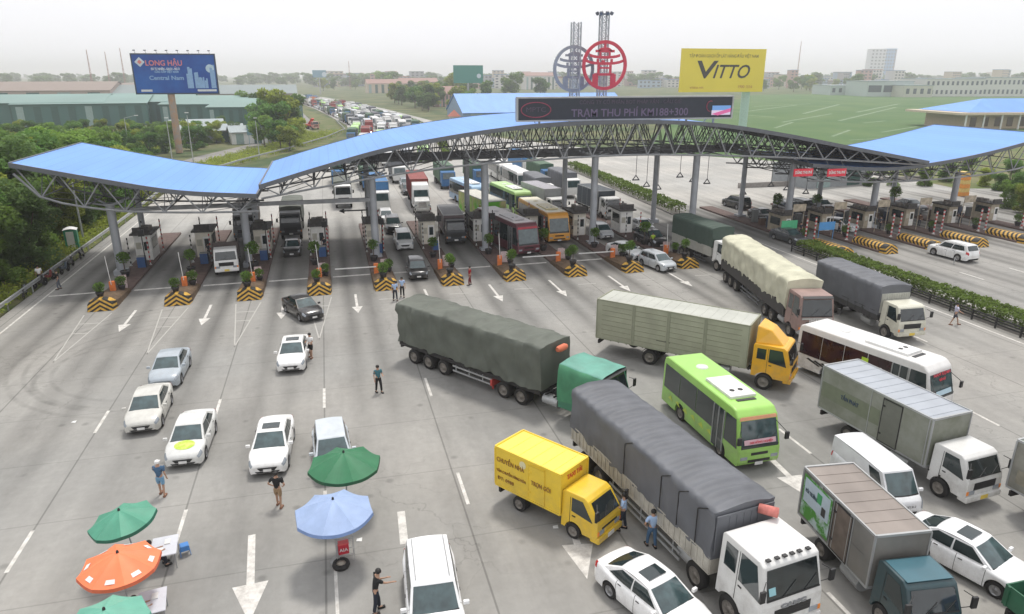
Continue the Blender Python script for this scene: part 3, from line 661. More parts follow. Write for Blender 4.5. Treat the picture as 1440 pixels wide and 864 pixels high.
# hanging lane lamps along the rear of the canopy
for k, (px, py) in enumerate(((894, 253), (909, 262), (925, 266), (956, 249), (974, 255), (994, 258), (1045, 273), (1084, 262), (1106, 267), (1133, 272))):
    p = PY(px, py, 81.2 if k < 3 else 80.2); top = 8.3
    t = thing('hanging_lamp', (p.x, p.y, p.z), 0, 'triangular hanging lamp under the canopy, %s from the left' % ladj[k], 'lamp', 'triangular lamps hanging on thin rods')
    mb = MB(); mb.tube((0, 0, .5), (0, 0, top-p.z), .035, 5); mb.build('rod', steeld, t)
    mb = MB()
    for a, b in (((-.42, 0, 0), (.42, 0, 0)), ((-.42, 0, 0), (0, 0, .55)), ((.42, 0, 0), (0, 0, .55))): mb.tube(a, b, .07, 4)
    mb.bb(-.45, .45, -.12, .12, -.08, .05); mb.build('shade', steeld, t)
for k, (px, lab) in enumerate(((1130, 'left'), (1177, 'right'))):
    p = PY(px, 243, 64.4); t = thing('lane_sign', (p.x, 64.4, p.z), 0, 'red lane sign with white letters under the right canopy, %s of two' % lab, 'sign', 'red lane signs under the canopy')
    mb = MB(); mb.bb(-1.15, 1.15, 0, .12, -.4, .4); mb.build('panel', M('sign_red', (.75, .04, .07), .5), t)
    mb = MB(); [mb.tube((sx, .06, .4), (sx, .9, 8.9-p.z), .03, 5) for sx in (-.9, .9)]; mb.build('hanger', steeld, t)
    text('lettering', 'DỪNG THU PHÍ', .42, (0, -.015, 0), (PI/2, 0, 0), white, t, fit=2.0, bold=.01)
# overhead arrow barrier between 4th and 5th island
for i in (0, 2, 3, 4, 5, 6):
    x = IX[i]; mb = MB(); mb.tube((0, 0, 0), (0, 0, 3.9), .05); mb.bb(-.25, .25, -.1, .1, 3.0, 3.6)
    o = mb.build('signal_post', black); o.location = (x+.7, 70.5, .22); tag(o, 'black lane signal on a thin post, %s toll island from the left' % ladj[i], 'signal', 'lane signals')
mb = MB(); mb.bb(-1.4, .9, 0, .06, -.07, .07); mb.slab([(-1.4, .03, .28), (-2.0, .03, 0), (-1.4, .03, -.28)], .06); mb.bb(.9, 1.0, -.02, .1, -3.6, .3)
o = mb.build('arrow_sign', black); o.location = (2.6, 74.5, 4.0); tag(o, 'black arrow pointing left over an empty toll lane', 'sign')
# ---------------------------------------------------------------- vehicles (front at x=0, facing +X, left = +Y)
_W = {}
def wheel(parent, x, y, r, w, side, rim=rimm, name='wheel', steer=0):
    key = (round(r, 2), round(w, 2), rim.name)
    if key not in _W:
        mb = MB(); mb.lathe((0, 0, 0), [(r*.62, -w/2), (r*.93, -w/2), (r, -w*.36), (r, w*.36), (r*.93, w/2), (r*.62, w/2)], 22, 'Y', caps=False); a = mb.mesh('wheel', rubber)
        mb = MB(); d = w/2
        mb.lathe((0, 0, 0), [(r*.64, d*.98), (r*.6, d*.72), (r*.25, d*.6), (r*.22, d*.82), (.0001, d*.84)], 20, 'Y', caps=False)
        for k in range(6):
            t = PI/3*k; mb.box((math.cos(t)*r*.42, d*.75, math.sin(t)*r*.42), (r*.36, .02, r*.1), ry=-t)
        mb.lathe((0, 0, 0), [(r*.64, -d*.98), (r*.5, -d*.3), (.0001, -d*.3)], 16, 'Y', caps=False)
        _W[key] = (a, mb.mesh('rim', rim))
    a, b = _W[key]; o = link(name, a, parent, (x, y, r)); o.rotation_euler = (0, 0, (0 if side > 0 else PI)+steer); link('rim', b, o); return o
def plate(parent, x, y, z, m, rz=0, w=.34, h=.16, ry=0):
    mb = MB(); mb.box((0, 0, 0), (.015, w, h)); o = mb.build('number_plate', m, parent); o.location = (x, y, z); o.rotation_euler = (0, ry, rz); return o

CARS = {
 'sedan': dict(L=4.5, W=1.76, wb=2.62, fo=.88, H=1.46, r=.315,
    top=[(0, .62), (.012, .84), (.03, .985), (.1, 1.03), (.2, 1.0), (.28, .96), (.7, .95), (.77, .94), (.9, .85), (.955, .78), (.985, .7), (1, .6)],
    gh=(.75, .575, .3, .115), wt=.6),
 'hatch': dict(L=4.15, W=1.74, wb=2.52, fo=.83, H=1.5, r=.31,
    top=[(0, .6), (.01, .82), (.03, .96), (.1, .98), (.28, .97), (.7, .96), (.77, .95), (.9, .86), (.955, .79), (.985, .71), (1, .6)],
    gh=(.77, .6, .12, .035), wt=.62),
 'suv': dict(L=4.65, W=1.86, wb=2.7, fo=.92, H=1.7, r=.36,
    top=[(0, .7), (.01, .95), (.03, 1.1), (.1, 1.13), (.28, 1.1), (.7, 1.07), (.76, 1.06), (.9, 1.0), (.955, .95), (.985, .87), (1, .74)],
    gh=(.77, .62, .1, .03), wt=.65),
 'van': dict(L=4.3, W=1.68, wb=2.45, fo=.95, H=1.9, r=.29,
    top=[(0, .7), (.01, .95), (.03, 1.1), (.1, 1.12), (.28, 1.12), (.7, 1.1), (.84, 1.08), (.94, .98), (.975, .86), (.99, .66), (1, .52)],
    gh=(.91, .78, .03, .012), wt=.72)}
def car_meshes(kind, pm):
    c = CARS[kind]; L, W, Hh = c['L'], c['W'], c['H']; hw = W/2
    plan = [(0, .74), (.015, .84), (.05, .94), (.14, 1), (.82, 1), (.92, .965), (.965, .91), (.985, .85), (1, .76)]
    bot = [(0, .42), (.015, .27), (.05, .22), (.95, .2), (.985, .22), (1, .28)]
    xf = -c['fo']; xr = xf-c['wb']; ra = c['r']+.055
    us = sorted(set([0, .008, .02, .035, .06, .1, .97, .985, .993, 1] + [i/40 for i in range(1, 40)] + [1+(xc+ra*math.cos(t))/L for xc in (xf, xr) for t in [PI*i/12 for i in range(13)]]))
    us = [u for u in us if 0 <= u <= 1]
    def sect(u):
        x = (u-1)*L; zt = spline(u, c['top']) if u < .97 else interp(u, c['top']); zb = interp(u, bot); a = False
        for xc in (xf, xr):
            if abs(x-xc) < ra-.001: zb = max(zb, c['r']+math.sqrt(ra*ra-(x-xc)**2)); a = True
        w_ = hw*interp(u, plan); zt = max(zt, zb+.06); zm = zb+(zt-zb)*.45
        xo = 0
        half = [(w_*.97, zb), (w_*1.0, zb+(zt-zb)*.2), (w_*1.0, zm), (w_*.985, zb+(zt-zb)*.72), (w_*.945, zt-.05), (w_*.87, zt-.008), (w_*.45, zt+.025), (0, zt+.035)]
        return [(x, -y, z) for y, z in half] + [(x, y, z) for y, z in half[-2::-1]]
    mb = MB(); secs = [sect(u) for u in us]; n = len(secs[0]); vs = [p for s in secs for p in s]
    mb.add(vs, [(i*n+j, i*n+j+1, (i+1)*n+j+1, (i+1)*n+j) for i in range(len(us)-1) for j in range(n-1)], 0, True)
    for k in (0, len(us)-1): mb.add(secs[k], [tuple(range(n))], 0)
    # greenhouse
    g0, g1, g2, g3 = [(u-1)*L for u in c['gh']]; X = lambda u: spline(1+u/L, c['top'])
    wb0 = hw*.9; wt = hw*c['wt']/.66*.78; zr = Hh-.05
    def wind(s, t, o=0):
        x = g0+(g1-g0)*t + (.1*(1-s*s))*(1-.55*t); zb = X(g0)-.02; z = zb+(zr-zb)*t + .03*(1-s*s)*t
        return (x+o*.7, s*(wb0+(wt-wb0)*t), z+o*.7)
    def rear(s, t, o=0):
        x = g3+(g2-g3)*t - .08*(1-s*s)*(1-.5*t); zb = X(g3)-.02; z = zb+(zr-zb)*t + .03*(1-s*s)*t
        return (x-o*.7, s*(wb0*.95+(wt-wb0*.95)*t), z+o*.7)
    def side(q, t, sg, o=0):
        xb = g3+(g0-g3)*q; xt = g2+(g1-g2)*q; x = xb+(xt-xb)*t; zb = X(xb)-.02
        wb_ = wb0*(.95+.05*min(1, q*3)); y = wb_+(wt-wb_)*t+.03*math.sin(PI*t)*math.sin(PI*q)
        return (x, sg*(y+o), zb+(zr-zb)*t+o*.3)
    def roof(s, q):
        x = g2+(g1-g2)*q; x += (.045*(1-s*s) if q > .99 else (-.04*(1-s*s) if q < .01 else 0))
        return (x, s*wt, zr+.03*(1-s*s)+.035*math.sin(PI*q))
    R7 = [i/6 for i in range(7)]; SS = [-1, -.75, -.4, 0, .4, .75, 1]
    mb.grid(lambda s, t: wind(s, t), SS, R7, 0); mb.grid(lambda s, t: rear(s, t), SS, R7, 0)
    for sg in (-1, 1): mb.grid(lambda q, t: side(q, t, sg), [i/10 for i in range(11)], R7, 0)
    mb.grid(roof, SS, [i/8 for i in range(9)], 0)
    out = {'body': mb.mesh('body', pm)}
    mb = MB(); mb.bb(-L*.97, -L*.03, -hw*.82, hw*.82, .2, c['r']*2+.05)
    out['underbody'] = mb.mesh('underbody', dark)
    lin = lambda a, b, n: [a+(b-a)*i/n for i in range(n+1)]
    mb = MB(); mb.grid(lambda s, t: wind(s, t, .014), lin(-.9, .9, 8), lin(.05, .93, 5)); out['windscreen'] = mb.mesh('windscreen', wglass)
    if kind != 'van':
        mb = MB(); mb.grid(lambda s, t: rear(s, t, .014), lin(-.86, .86, 8), lin(.16, .9, 5)); out['rear_window'] = mb.mesh('rear_window', glass)
    def wq(a, b, sg):
        mb = MB(); mb.grid(lambda q, t: side(q, t, sg, .012), lin(a, b, 5), lin(.1, .88, 4)); return mb.mesh('side_window', glass)
    spans = [(.1, .5), (.53, .93)] if kind != 'van' else [(.74, .93)]
    out['sw'] = [wq(a, b, sg) for sg in (-1, 1) for a, b in spans]
    # lights on the body skin
    def patch(u0, u1, j0, j1, m, name, side_=None):
        mb = MB()
        idx = [i for i, u in enumerate(us) if u0 <= u <= u1]
        for sg in ((0, 1) if side_ is None else (side_,)):
            js = list(range(j0, j1+1)) if sg == 0 else [n-1-j for j in range(j0, j1+1)]
            P = []
            for i in idx:
                for j in js:
                    v = Vector(secs[i][j]); cc = Vector((min(max(v.x, -L+.4), -.4), 0, .55)); P.append(v+(v-cc).normalized()*.012)
            k = len(js); mb.add(P, [(a*k+b, a*k+b+1, (a+1)*k+b+1, (a+1)*k+b) for a in range(len(idx)-1) for b in range(k-1)], 0, True)
        return mb.mesh(name, m)
    def one(mesh_fn): return mesh_fn
    out['hl'] = [patch(.905, .993, 3, 5, lampw, 'headlight', q) for q in (0, 1)]; out['tl'] = [patch(.008, .07, 3, 5, lampr, 'tail_light', q) for q in (0, 1)]
    zt1 = c['top'][-1][1]
    mb = MB(); mb.slab([(.012, -hw*.5, zt1-.05), (.012, hw*.5, zt1-.05), (.012, hw*.36, zt1-.2), (.012, -hw*.36, zt1-.2)], .03); out['grille'] = mb.mesh('grille', black)
    mb = MB(); mb.slab([(.012, -hw*.52, .3), (.012, hw*.52, .3), (.012, hw*.62, .37), (.012, -hw*.62, .37)], .03); out['intake'] = mb.mesh('air_intake', black)
    # door seams and handles
    mb = MB()
    for ux in ((-c['fo']-.42, -c['fo']-1.42, -c['fo']-2.3) if kind != 'van' else (-c['fo']-.1, -c['fo']-1.1, -c['fo']-2.0)):
        s_ = sect(1+ux/L)
        for pts_ in (s_[0:6], s_[::-1][0:6]):
            for p, q in zip(pts_, pts_[1:]):
                p = Vector(p); q = Vector(q); o_ = Vector((0, math.copysign(.004, p.y), .001)); e = Vector((.008, 0, 0))
                mb.add([p-e+o_, p+e+o_, q+e+o_, q-e+o_], [(0, 1, 2, 3)])
        for sg in (-1, 1):
            if ux < -c['fo']-1: mb.box((ux+.16, sg*(hw*.985+.004), s_[3][2]+.06), (.15, .025, .025))
    out['seam'] = mb.mesh('door_seam', black, recalc=False)
    mb = MB(); mb.grid(lambda s, t: wind(s, t, .016), [-.92+.23*i for i in range(9)], [0.0, .03, .06]); out['cowl'] = mb.mesh('cowl', black)
    return out, c, (g0, g1, g2, g3, X, hw, zr, wb0)
_C = {}
def car(kind, rgb, label, cat='car', sunroof=False, platem=platew, name=None, roofcol=None, mirror=None, detail=True, badge=None):
    pm = paint(*rgb); key = (kind, rgb)
    if key not in _C:
        base = next((v for k, v in _C.items() if k[0] == kind), None)
        if base is None: _C[key] = car_meshes(kind, pm)
        else:
            o = dict(base[0]); o.pop('mir', None); o['body'] = base[0]['body'].copy(); o['body'].materials[0] = pm; _C[key] = (o,)+base[1:]
    o, c, (g0, g1, g2, g3, X, hw, zr, wb0) = _C[key]
    t = thing(name or ('parked_van' if kind == 'van' else 'waiting_car'), (0, 0, 0), 0, label, cat)
    link('body', o['body'], t)
    link('underbody', o['underbody'], t)
    link('windscreen', o['windscreen'], t)
    if 'rear_window' in o: link('rear_window', o['rear_window'], t)
    for m in o['sw']: link('side_window', m, t)
    for q in o['hl']: link('headlight', q, t)
    for q in o['tl']: link('tail_light', q, t)
    link('grille', o['grille'], t); link('air_intake', o['intake'], t); link('cowl', o['cowl'], t)
    if detail: link('door_seam', o['seam'], t)
    xf = -c['fo']; xr = xf-c['wb']
    for x in (xf, xr):
        for sg in (-1, 1): wheel(t, x, sg*(hw-.115), c['r'], .21, sg)
    if detail:
        if 'mir' not in o:
            mb = MB(); mb.box((g0-.18, hw+.09, X(g0)+.07), (.11, .2, .14)); o['mir'] = [mb.mesh('mirror', pm, bevel=.03)]
            mb = MB(); mb.box((g0-.18, -hw-.09, X(g0)+.07), (.11, .2, .14)); o['mir'].append(mb.mesh('mirror', pm, bevel=.03))
            mb = MB(); mb.box((0, 0, 0), (.015, .36, .13)); o['pl'] = mb.mesh('number_plate', platew)
            mb = MB(); x0, x1 = g2+(g1-g2)*.42, g2+(g1-g2)*.86; mb.grid(lambda x, s: (x, s*.4, zr+.03*(1-(s*.4/.7)**2)+.035+.012), [x0, x1], [-1, -.5, 0, .5, 1]); o['sr'] = mb.mesh('sunroof', glass)
        for m in o['mir']: link('mirror', m, t)
        p = link('number_plate', o['pl'], t, (.032, 0, .42)); p.data = o['pl']
        p = link('number_plate', o['pl'], t, (-c['L']-.012, 0, .62))
        if sunroof: link('sunroof', o['sr'], t)
        mb = MB()
        if kind == 'suv' and sunroof is not None:
            for sg in (-1, 1): mb.tube((g1-.15, sg*.56, zr+.07), (g2+.1, sg*.56, zr+.07), .018, 5)
            mb.build('roof_rail', alu, t)
    return t
def at(t, x, y, h): t.location = (x, y, 0); t.rotation_euler = (0, 0, math.radians(h)); return t
WAIT = 'cars waiting on the plaza'
def g_(t, g): t['group'] = g; return t

# ---- trucks
def side_poly(pts, hw, sg, off, th, m, name, parent):
    """panel on a cab side: pts (x,z)"""
    mb = MB(); mb.slab([(x, sg*(hw(z)+off), z) for x, z in pts], th); return mb.build(name, m, parent)
def cab(parent, L, W, z0, z1, pm, slant=.28, zw=None, wheel_x=None, wr=.5, visor=True, tape=None, fairing=0, gl=None, grille=True, name_txt=None, badge_m=None, plate_m=platew, stripe=None, front_bulge=.08):
    gl = gl or tglass; zw = zw or z0+(z1-z0)*.5; hw = lambda z: W/2-.045*max(0, z-z0)
    g = parent
    P = [(-L, z0)]
    if wheel_x is not None:
        a0 = math.asin(min(1, max(-1, (z0-wr)/(wr+.09)))); R = wr+.09
        ts = [PI-a0+(a0-(PI-a0))*i/10 for i in range(11)]
        arc = [(wheel_x+R*math.cos(t), wr+R*math.sin(t)) for t in ts]
        arc = [(max(x, -L), z) for x, z in arc]
        if wheel_x-R*math.cos(a0) <= -L: P = []
        P += arc
    P += [(-.06, z0), (0, z0+.14), (front_bulge*0, zw-.18), (-.05, zw), (-slant, z1-.12), (-slant-.2, z1), (-L+.1, z1), (-L, z1-.06)]
    Q = []
    for p in P:
        if not Q or (abs(p[0]-Q[-1][0])+abs(p[1]-Q[-1][1])) > .01: Q.append(p)
    mb = MB(); mb.prism(Q, hw)
    lowz = wr*2+.2 if wheel_x is not None else z0+.05
    mb.build('cab', pm, g, bevel=.07, bfilt=lambda a, b: min(a.z, b.z) > lowz or (a.x > -.15 and b.x > -.15), seg=3)
    # windscreen on the slanted face
    a = Vector((-.05, 0, zw)); b = Vector((-slant, 0, z1-.12)); d = (b-a); nn = Vector((d.z, 0, -d.x)).normalized()*.012
    p0 = a+d*.05+nn; p1 = a+d*.9+nn; y0 = hw(p0.z)-.11; y1 = hw(p1.z)-.14
    mb = MB(); mb.slab([(p0.x, -y0, p0.z), (p0.x, y0, p0.z), (p1.x, y1, p1.z), (p1.x, -y1, p1.z)], .02); ws = mb.build('windscreen', gl, g, bevel=.008)
    mb = MB(); q0 = a+d*.0+nn*1.6; mb.slab([(q0.x, -y0, q0.z), (q0.x, y0, q0.z), ((q0+d*.05).x, y0, (q0+d*.05).z), ((q0+d*.05).x, -y0, (q0+d*.05).z)], .03)
    for yy in (-y0*.45, y0*.35): mb.tube(q0+Vector((.01, yy, .02)), q0+d*.42+nn+Vector((0, yy+y0*.55, 0)), .012, 4)
    mb.build('wiper', black, g)
    xs = -L+.22; zt = z1-.2; zb = zw+.02
    for sg in (-1, 1):
        xf_b = -.24; xf_t = -slant-.24; xm = max(xs, -1.25)
        side_poly([(xm, zb), (xf_b, zb-.14), (xf_t, zt), (xm, zt)], hw, sg, .004, .02, glass, 'side_window', g)
        if L > 1.9: side_poly([(-L+.22, zb+.1), (-1.42, zb+.1), (-1.42, zt-.05), (-L+.22, zt-.05)], hw, sg, .004, .02, glass, 'side_window', g)
        mb = MB(); x0 = max(xs, -1.3)-.03
        mb.slab([(x0, sg*(hw(z0+.3)+.002), z0+.3), (x0+.02, sg*(hw(z0+.3)+.002), z0+.3), (x0+.02, sg*(hw(zt)+.002), zt), (x0, sg*(hw(zt)+.002), zt)], .012)
        mb.box((x0+.2, sg*(hw(zw)+.012), zw-.18), (.16, .03, .05)); mb.build('door_handle', black, g)
        mb = MB(); mb.box((.08, sg*(W/2+.17), zw+.42), (.09, .2, .42)); mb.tube((-.12, sg*(W/2-.1), zw+.75), (.08, sg*(W/2+.17), zw+.6), .018, 5); mb.tube((-.1, sg*(W/2-.08), zw+.1), (.08, sg*(W/2+.17), zw+.28), .018, 5)
        mb.build('mirror', black, g, bevel=.02, seg=1)
        mb = MB(); mb.box((-.02, sg*(W/2-.32), z0+.27), (.09, .36, .2)); hl = mb.build('headlight', lampw, g, bevel=.03)
        mb = MB(); mb.box((-.02, sg*(W/2-.1), z0+.27), (.1, .12, .18)); mb.build('indicator', lampo, g, bevel=.02)
    mb = MB()
    if grille:
        for k in range(3): mb.bb(-.03, .018, -W*.29, W*.29, z0+.38+k*.1, z0+.44+k*.1)
    mb.bb(-.03, .012, -W*.3, W*.3, z0+.36, z0+.7 if grille else z0+.45); mb.build('grille', black, g)
    mb = MB(); mb.bb(-.35, .09, -W/2+.02, W/2-.02, z0-.16, z0+.12); mb.build('bumper', pm if stripe is None else stripe, g, bevel=.06)
    plate(g, .1, 0, z0-.01, plate_m, w=.42, h=.18)
    if visor:
        mb = MB(); v = b+Vector((.0, 0, .03)); mb.box((v.x+.1, 0, v.z+.02), (.28, W*.84, .03), ry=.35); mb.build('sun_visor', black, g)
    if name_txt: text('lettering', name_txt, .2, (.02, 0, min(zw-.28, z0+.84)), (PI/2, 0, PI/2), badge_m or chrome, g, fit=W*.42, bold=.01, ext=.015)
    if fairing:
        mb = MB(); h = fairing; fw = W*.42
        A = [(-slant-.25, -fw*.75, z1-.02), (-slant-.25, fw*.75, z1-.02), (-L+.05, fw, z1-.02), (-L+.05, -fw, z1-.02)]
        B = [(-L*.62, -fw*.6, z1+h*.78), (-L*.62, fw*.6, z1+h*.78), (-L+.05, fw*.85, z1+h), (-L+.05, -fw*.85, z1+h)]
        mb.add(A+B, [(0, 1, 5, 4), (1, 2, 6, 5), (2, 3, 7, 6), (3, 0, 4, 7), (4, 5, 6, 7), (3, 2, 1, 0)]); mb.build('roof_fairing', pm, g, bevel=.07)
    return hw
def tarp_body(parent, x0, x1, W, z0, z1, m, arch=.25, rib=.75, sag=.05, wr=.03, seed=0, name='tarpaulin', droop=0):
    """covered load from x0 (rear) to x1 (front)"""
    mb = MB(); off = Vector((seed*13.1, seed*7.7, 0)); hw = W/2; L = x1-x0; n = int(L/.1)
    prof = [('s', i/7) for i in range(8)] + [('t', -1+2*i/12) for i in range(1, 12)] + [('s2', 1-i/7) for i in range(8)]
    rows = []
    for i in range(n+1):
        cr = lambda a_, b_, c_: max(0, 1-abs(mn.noise(Vector((a_, b_, c_))+off))*5)**2
        x = x0+L*i/n; ph = (x-x0)/rib; sg_ = abs(math.sin(PI*ph))**.7; row = []
        zend = 1 - .0
        for k, u in prof:
            if k in ('s', 's2'):
                s_ = -1 if k == 's' else 1; z = z0+(z1-z0)*u
                nn = mn.noise(Vector((x*.9, z*1.3, s_*3))+off)*wr*2.2 + mn.noise(Vector((x*2.6+z*1.5, z*.8, s_*5))+off)*wr + cr(x*.75+z*.5, z*.35, s_*2)*wr*.9 + cr(x*.6-z*.7+4, z*.3, s_*4)*wr*.7
                fold = mn.noise(Vector((x*1.6, .3*z, 9*s_))+off); z_ = z+(fold*droop if u < .05 else 0)
                row.append((x, s_*(hw+nn-(.012*sg_)), z_))
            else:
                z = z1+arch*(1-abs(u)**2.4) - sag*sg_*(1-abs(u)**6)*1.5; nn = mn.noise(Vector((x*1.5, u*2, 1))+off)*wr + cr(x*.7, u*.9, 7)*wr*.7
                row.append((x, u*hw*(1), z+nn))
        rows.append(row)
    k = len(rows[0]); vs = [p for r in rows for p in r]
    mb.add(vs, [(i*k+j, i*k+j+1, (i+1)*k+j+1, (i+1)*k+j) for i in range(n) for j in range(k-1)], 0, True)
    mb.add(rows[0], [tuple(range(k))]); mb.add(rows[-1], [tuple(range(k))[::-1]])
    return mb.build(name, m, parent, recalc=False)
def chassis(parent, x0, x1, W, z, axles, r=.5, w=.28, rim=rimd, dual_from=1, guard=None, tank=None):
    mb = MB()
    for sg in (-1, 1): mb.bb(x0+.1, x1-.1, sg*.38, sg*.48, z-.28, z)
    xx = x0+.3
    while xx < x1: mb.bb(xx, xx+.08, -W/2+.06, W/2-.06, z-.06, z+.02); xx += .55
    mb.bb(x0, x0+.12, -W/2+.05, W/2-.05, z-.35, z-.12); mb.build('chassis', dark, parent)
    for i, x in enumerate(axles):
        mb = MB(); mb.tube((x, -W/2+.2, r), (x, W/2-.2, r), .09, 8); mb.build('axle', dark, parent)
        for sg in (-1, 1):
            dual = i >= dual_from; ww = w*2+.03 if dual else w
            wheel(parent, x, sg*(W/2-.02-ww/2), r, ww, sg, rim)
    for sg in (-1, 1): mb = MB(); mb.bb(x0-.01, x0+.03, sg*(W/2-.45), sg*(W/2-.12), z-.33, z-.16); mb.build('tail_light', lampr, parent)
    if guard:
        for sg in (-1, 1):
            mb = MB(); a, b = guard[:2]; m_ = guard[2] if len(guard) > 2 else alu
            for zz in (z-.32, z-.62): mb.bb(a, b, sg*(W/2-.06), sg*(W/2-.02), zz-.05, zz+.05)
            q = a+.2
            while q < b: mb.bb(q, q+.06, sg*(W/2-.1), sg*(W/2-.065), z-.66, z-.05); q += 1.1
            mb.build('side_guard', m_, parent)
    if tank is not None:
        mb = MB(); mb.tube((tank, -W/2+.38, z-.42), (tank+1.0, -W/2+.38, z-.42), .28, 14); mb.build('fuel_tank', alu, parent)
def mud(parent, x, W, r, z): 
    mb = MB()
    for sg in (-1, 1):
        for k in range(6):
            a = PI*.15+PI*.7*k/6; b = PI*.15+PI*.7*(k+1)/6; R = r+.09
            mb.slab([(x+R*math.cos(a), sg*(W/2-.6), r+R*math.sin(a)), (x+R*math.cos(a), sg*(W/2-.02), r+R*math.sin(a)), (x+R*math.cos(b), sg*(W/2-.02), r+R*math.sin(b)), (x+R*math.cos(b), sg*(W/2-.6), r+R*math.sin(b))], .02)
    mb.build('mudguard', dark, parent)
def cargo_box(parent, x0, x1, W, z0, z1, m, railm=alu, ribs=0, panels=0, name='cargo_box', door=None, roofm=None, vert=0, ribm=None):
    mb = MB(); mb.bb(x0, x1, -W/2, W/2, z0, z1)
    b = mb.build(name, [m], parent, bevel=.02, seg=1)
    mb = MB(); mb.bb(x0+.02, x1-.02, -W/2+.03, W/2-.03, z1+.002, z1+.012)
    q = x0+.6
    while q < x1-.2: mb.bb(q, q+.05, -W/2+.04, W/2-.04, z1+.012, z1+.026); q += .6
    mb.build('roof_panel', roofm or m, parent)
    mb = MB(); e = .035
    for sy in (-1, 1):
        for z in (z0, z1): mb.bb(x0-.01, x1+.01, sy*(W/2-e), sy*(W/2+.018), z-e, z+e+.015)
        for x in (x0, x1): mb.bb(x-e, x+e, sy*(W/2-e), sy*(W/2+.022), z0+e, z1-e)
    for x in (x0, x1):
        for z in (z0, z1): mb.bb(x-e-.006, x+e+.006, -W/2+e, W/2-e, z-e+.002, z+e+.018)
    mb.build('corner_rail', railm, parent)
    if ribs:
        mb = MB(); k = int((z1-z0)/ribs)
        for i in range(1, k):
            z = z0+(z1-z0)*i/k
            for sy in (-1, 1):
                q = x0+.25; wd = (x1-x0-.5)/panels if panels else x1-x0-.5
                for j in range(panels or 1): mb.bb(q+.1, q+wd-.16, sy*(W/2-.003), sy*(W/2+.012), z-.018, z+.018); q += wd
        mb.build('pressed_ribs', ribm or m, parent)
    if panels:
        wd = (x1-x0-.5)/panels
        for sy in (-1, 1):
            for j in range(1, panels):
                q = x0+.25+wd*j; mb = MB()
                mb.bb(q-.095, q+.095, sy*(W/2-.004), sy*(W/2+.014), z0+.05, z1-.05)
                for dx in (-.08, .08): mb.bb(q+dx-.015, q+dx+.015, sy*(W/2+.014), sy*(W/2+.026), z0+.05, z1-.05)
                mb.build('side_door_bar', railm, parent)
    if vert:
        mb = MB(); q = x0+vert
        while q < x1-.1:
            for sy in (-1, 1): mb.bb(q-.02, q+.02, sy*(W/2-.003), sy*(W/2+.02), z0+.05, z1-.05)
            q += vert
        mb.build('side_rib', railm, parent)
    if door:
        a, c_ = door[:2]; dm = door[2] if len(door) > 2 else m
        mb = MB(); mb.bb(a, c_, -W/2-.02, -W/2+.01, z0+.06, z1-.16); d = mb.build('side_door', dm, parent)
        mb = MB(); t_ = .03
        for (p, q, r_, s_) in ((a-t_, a, z0+.03, z1-.1), (c_, c_+t_, z0+.03, z1-.1), (a-t_, c_+t_, z1-.13, z1-.09), (a-t_, c_+t_, z0+.02, z0+.055)): mb.bb(p, q, -W/2-.035, -W/2-.0, r_, s_)
        for z in (z0+.4, z1-.5): mb.bb(a-.02, a+.12, -W/2-.05, -W/2-.02, z, z+.07)
        mb.build('door_frame', black if door[2:] else railm, d)
    return b
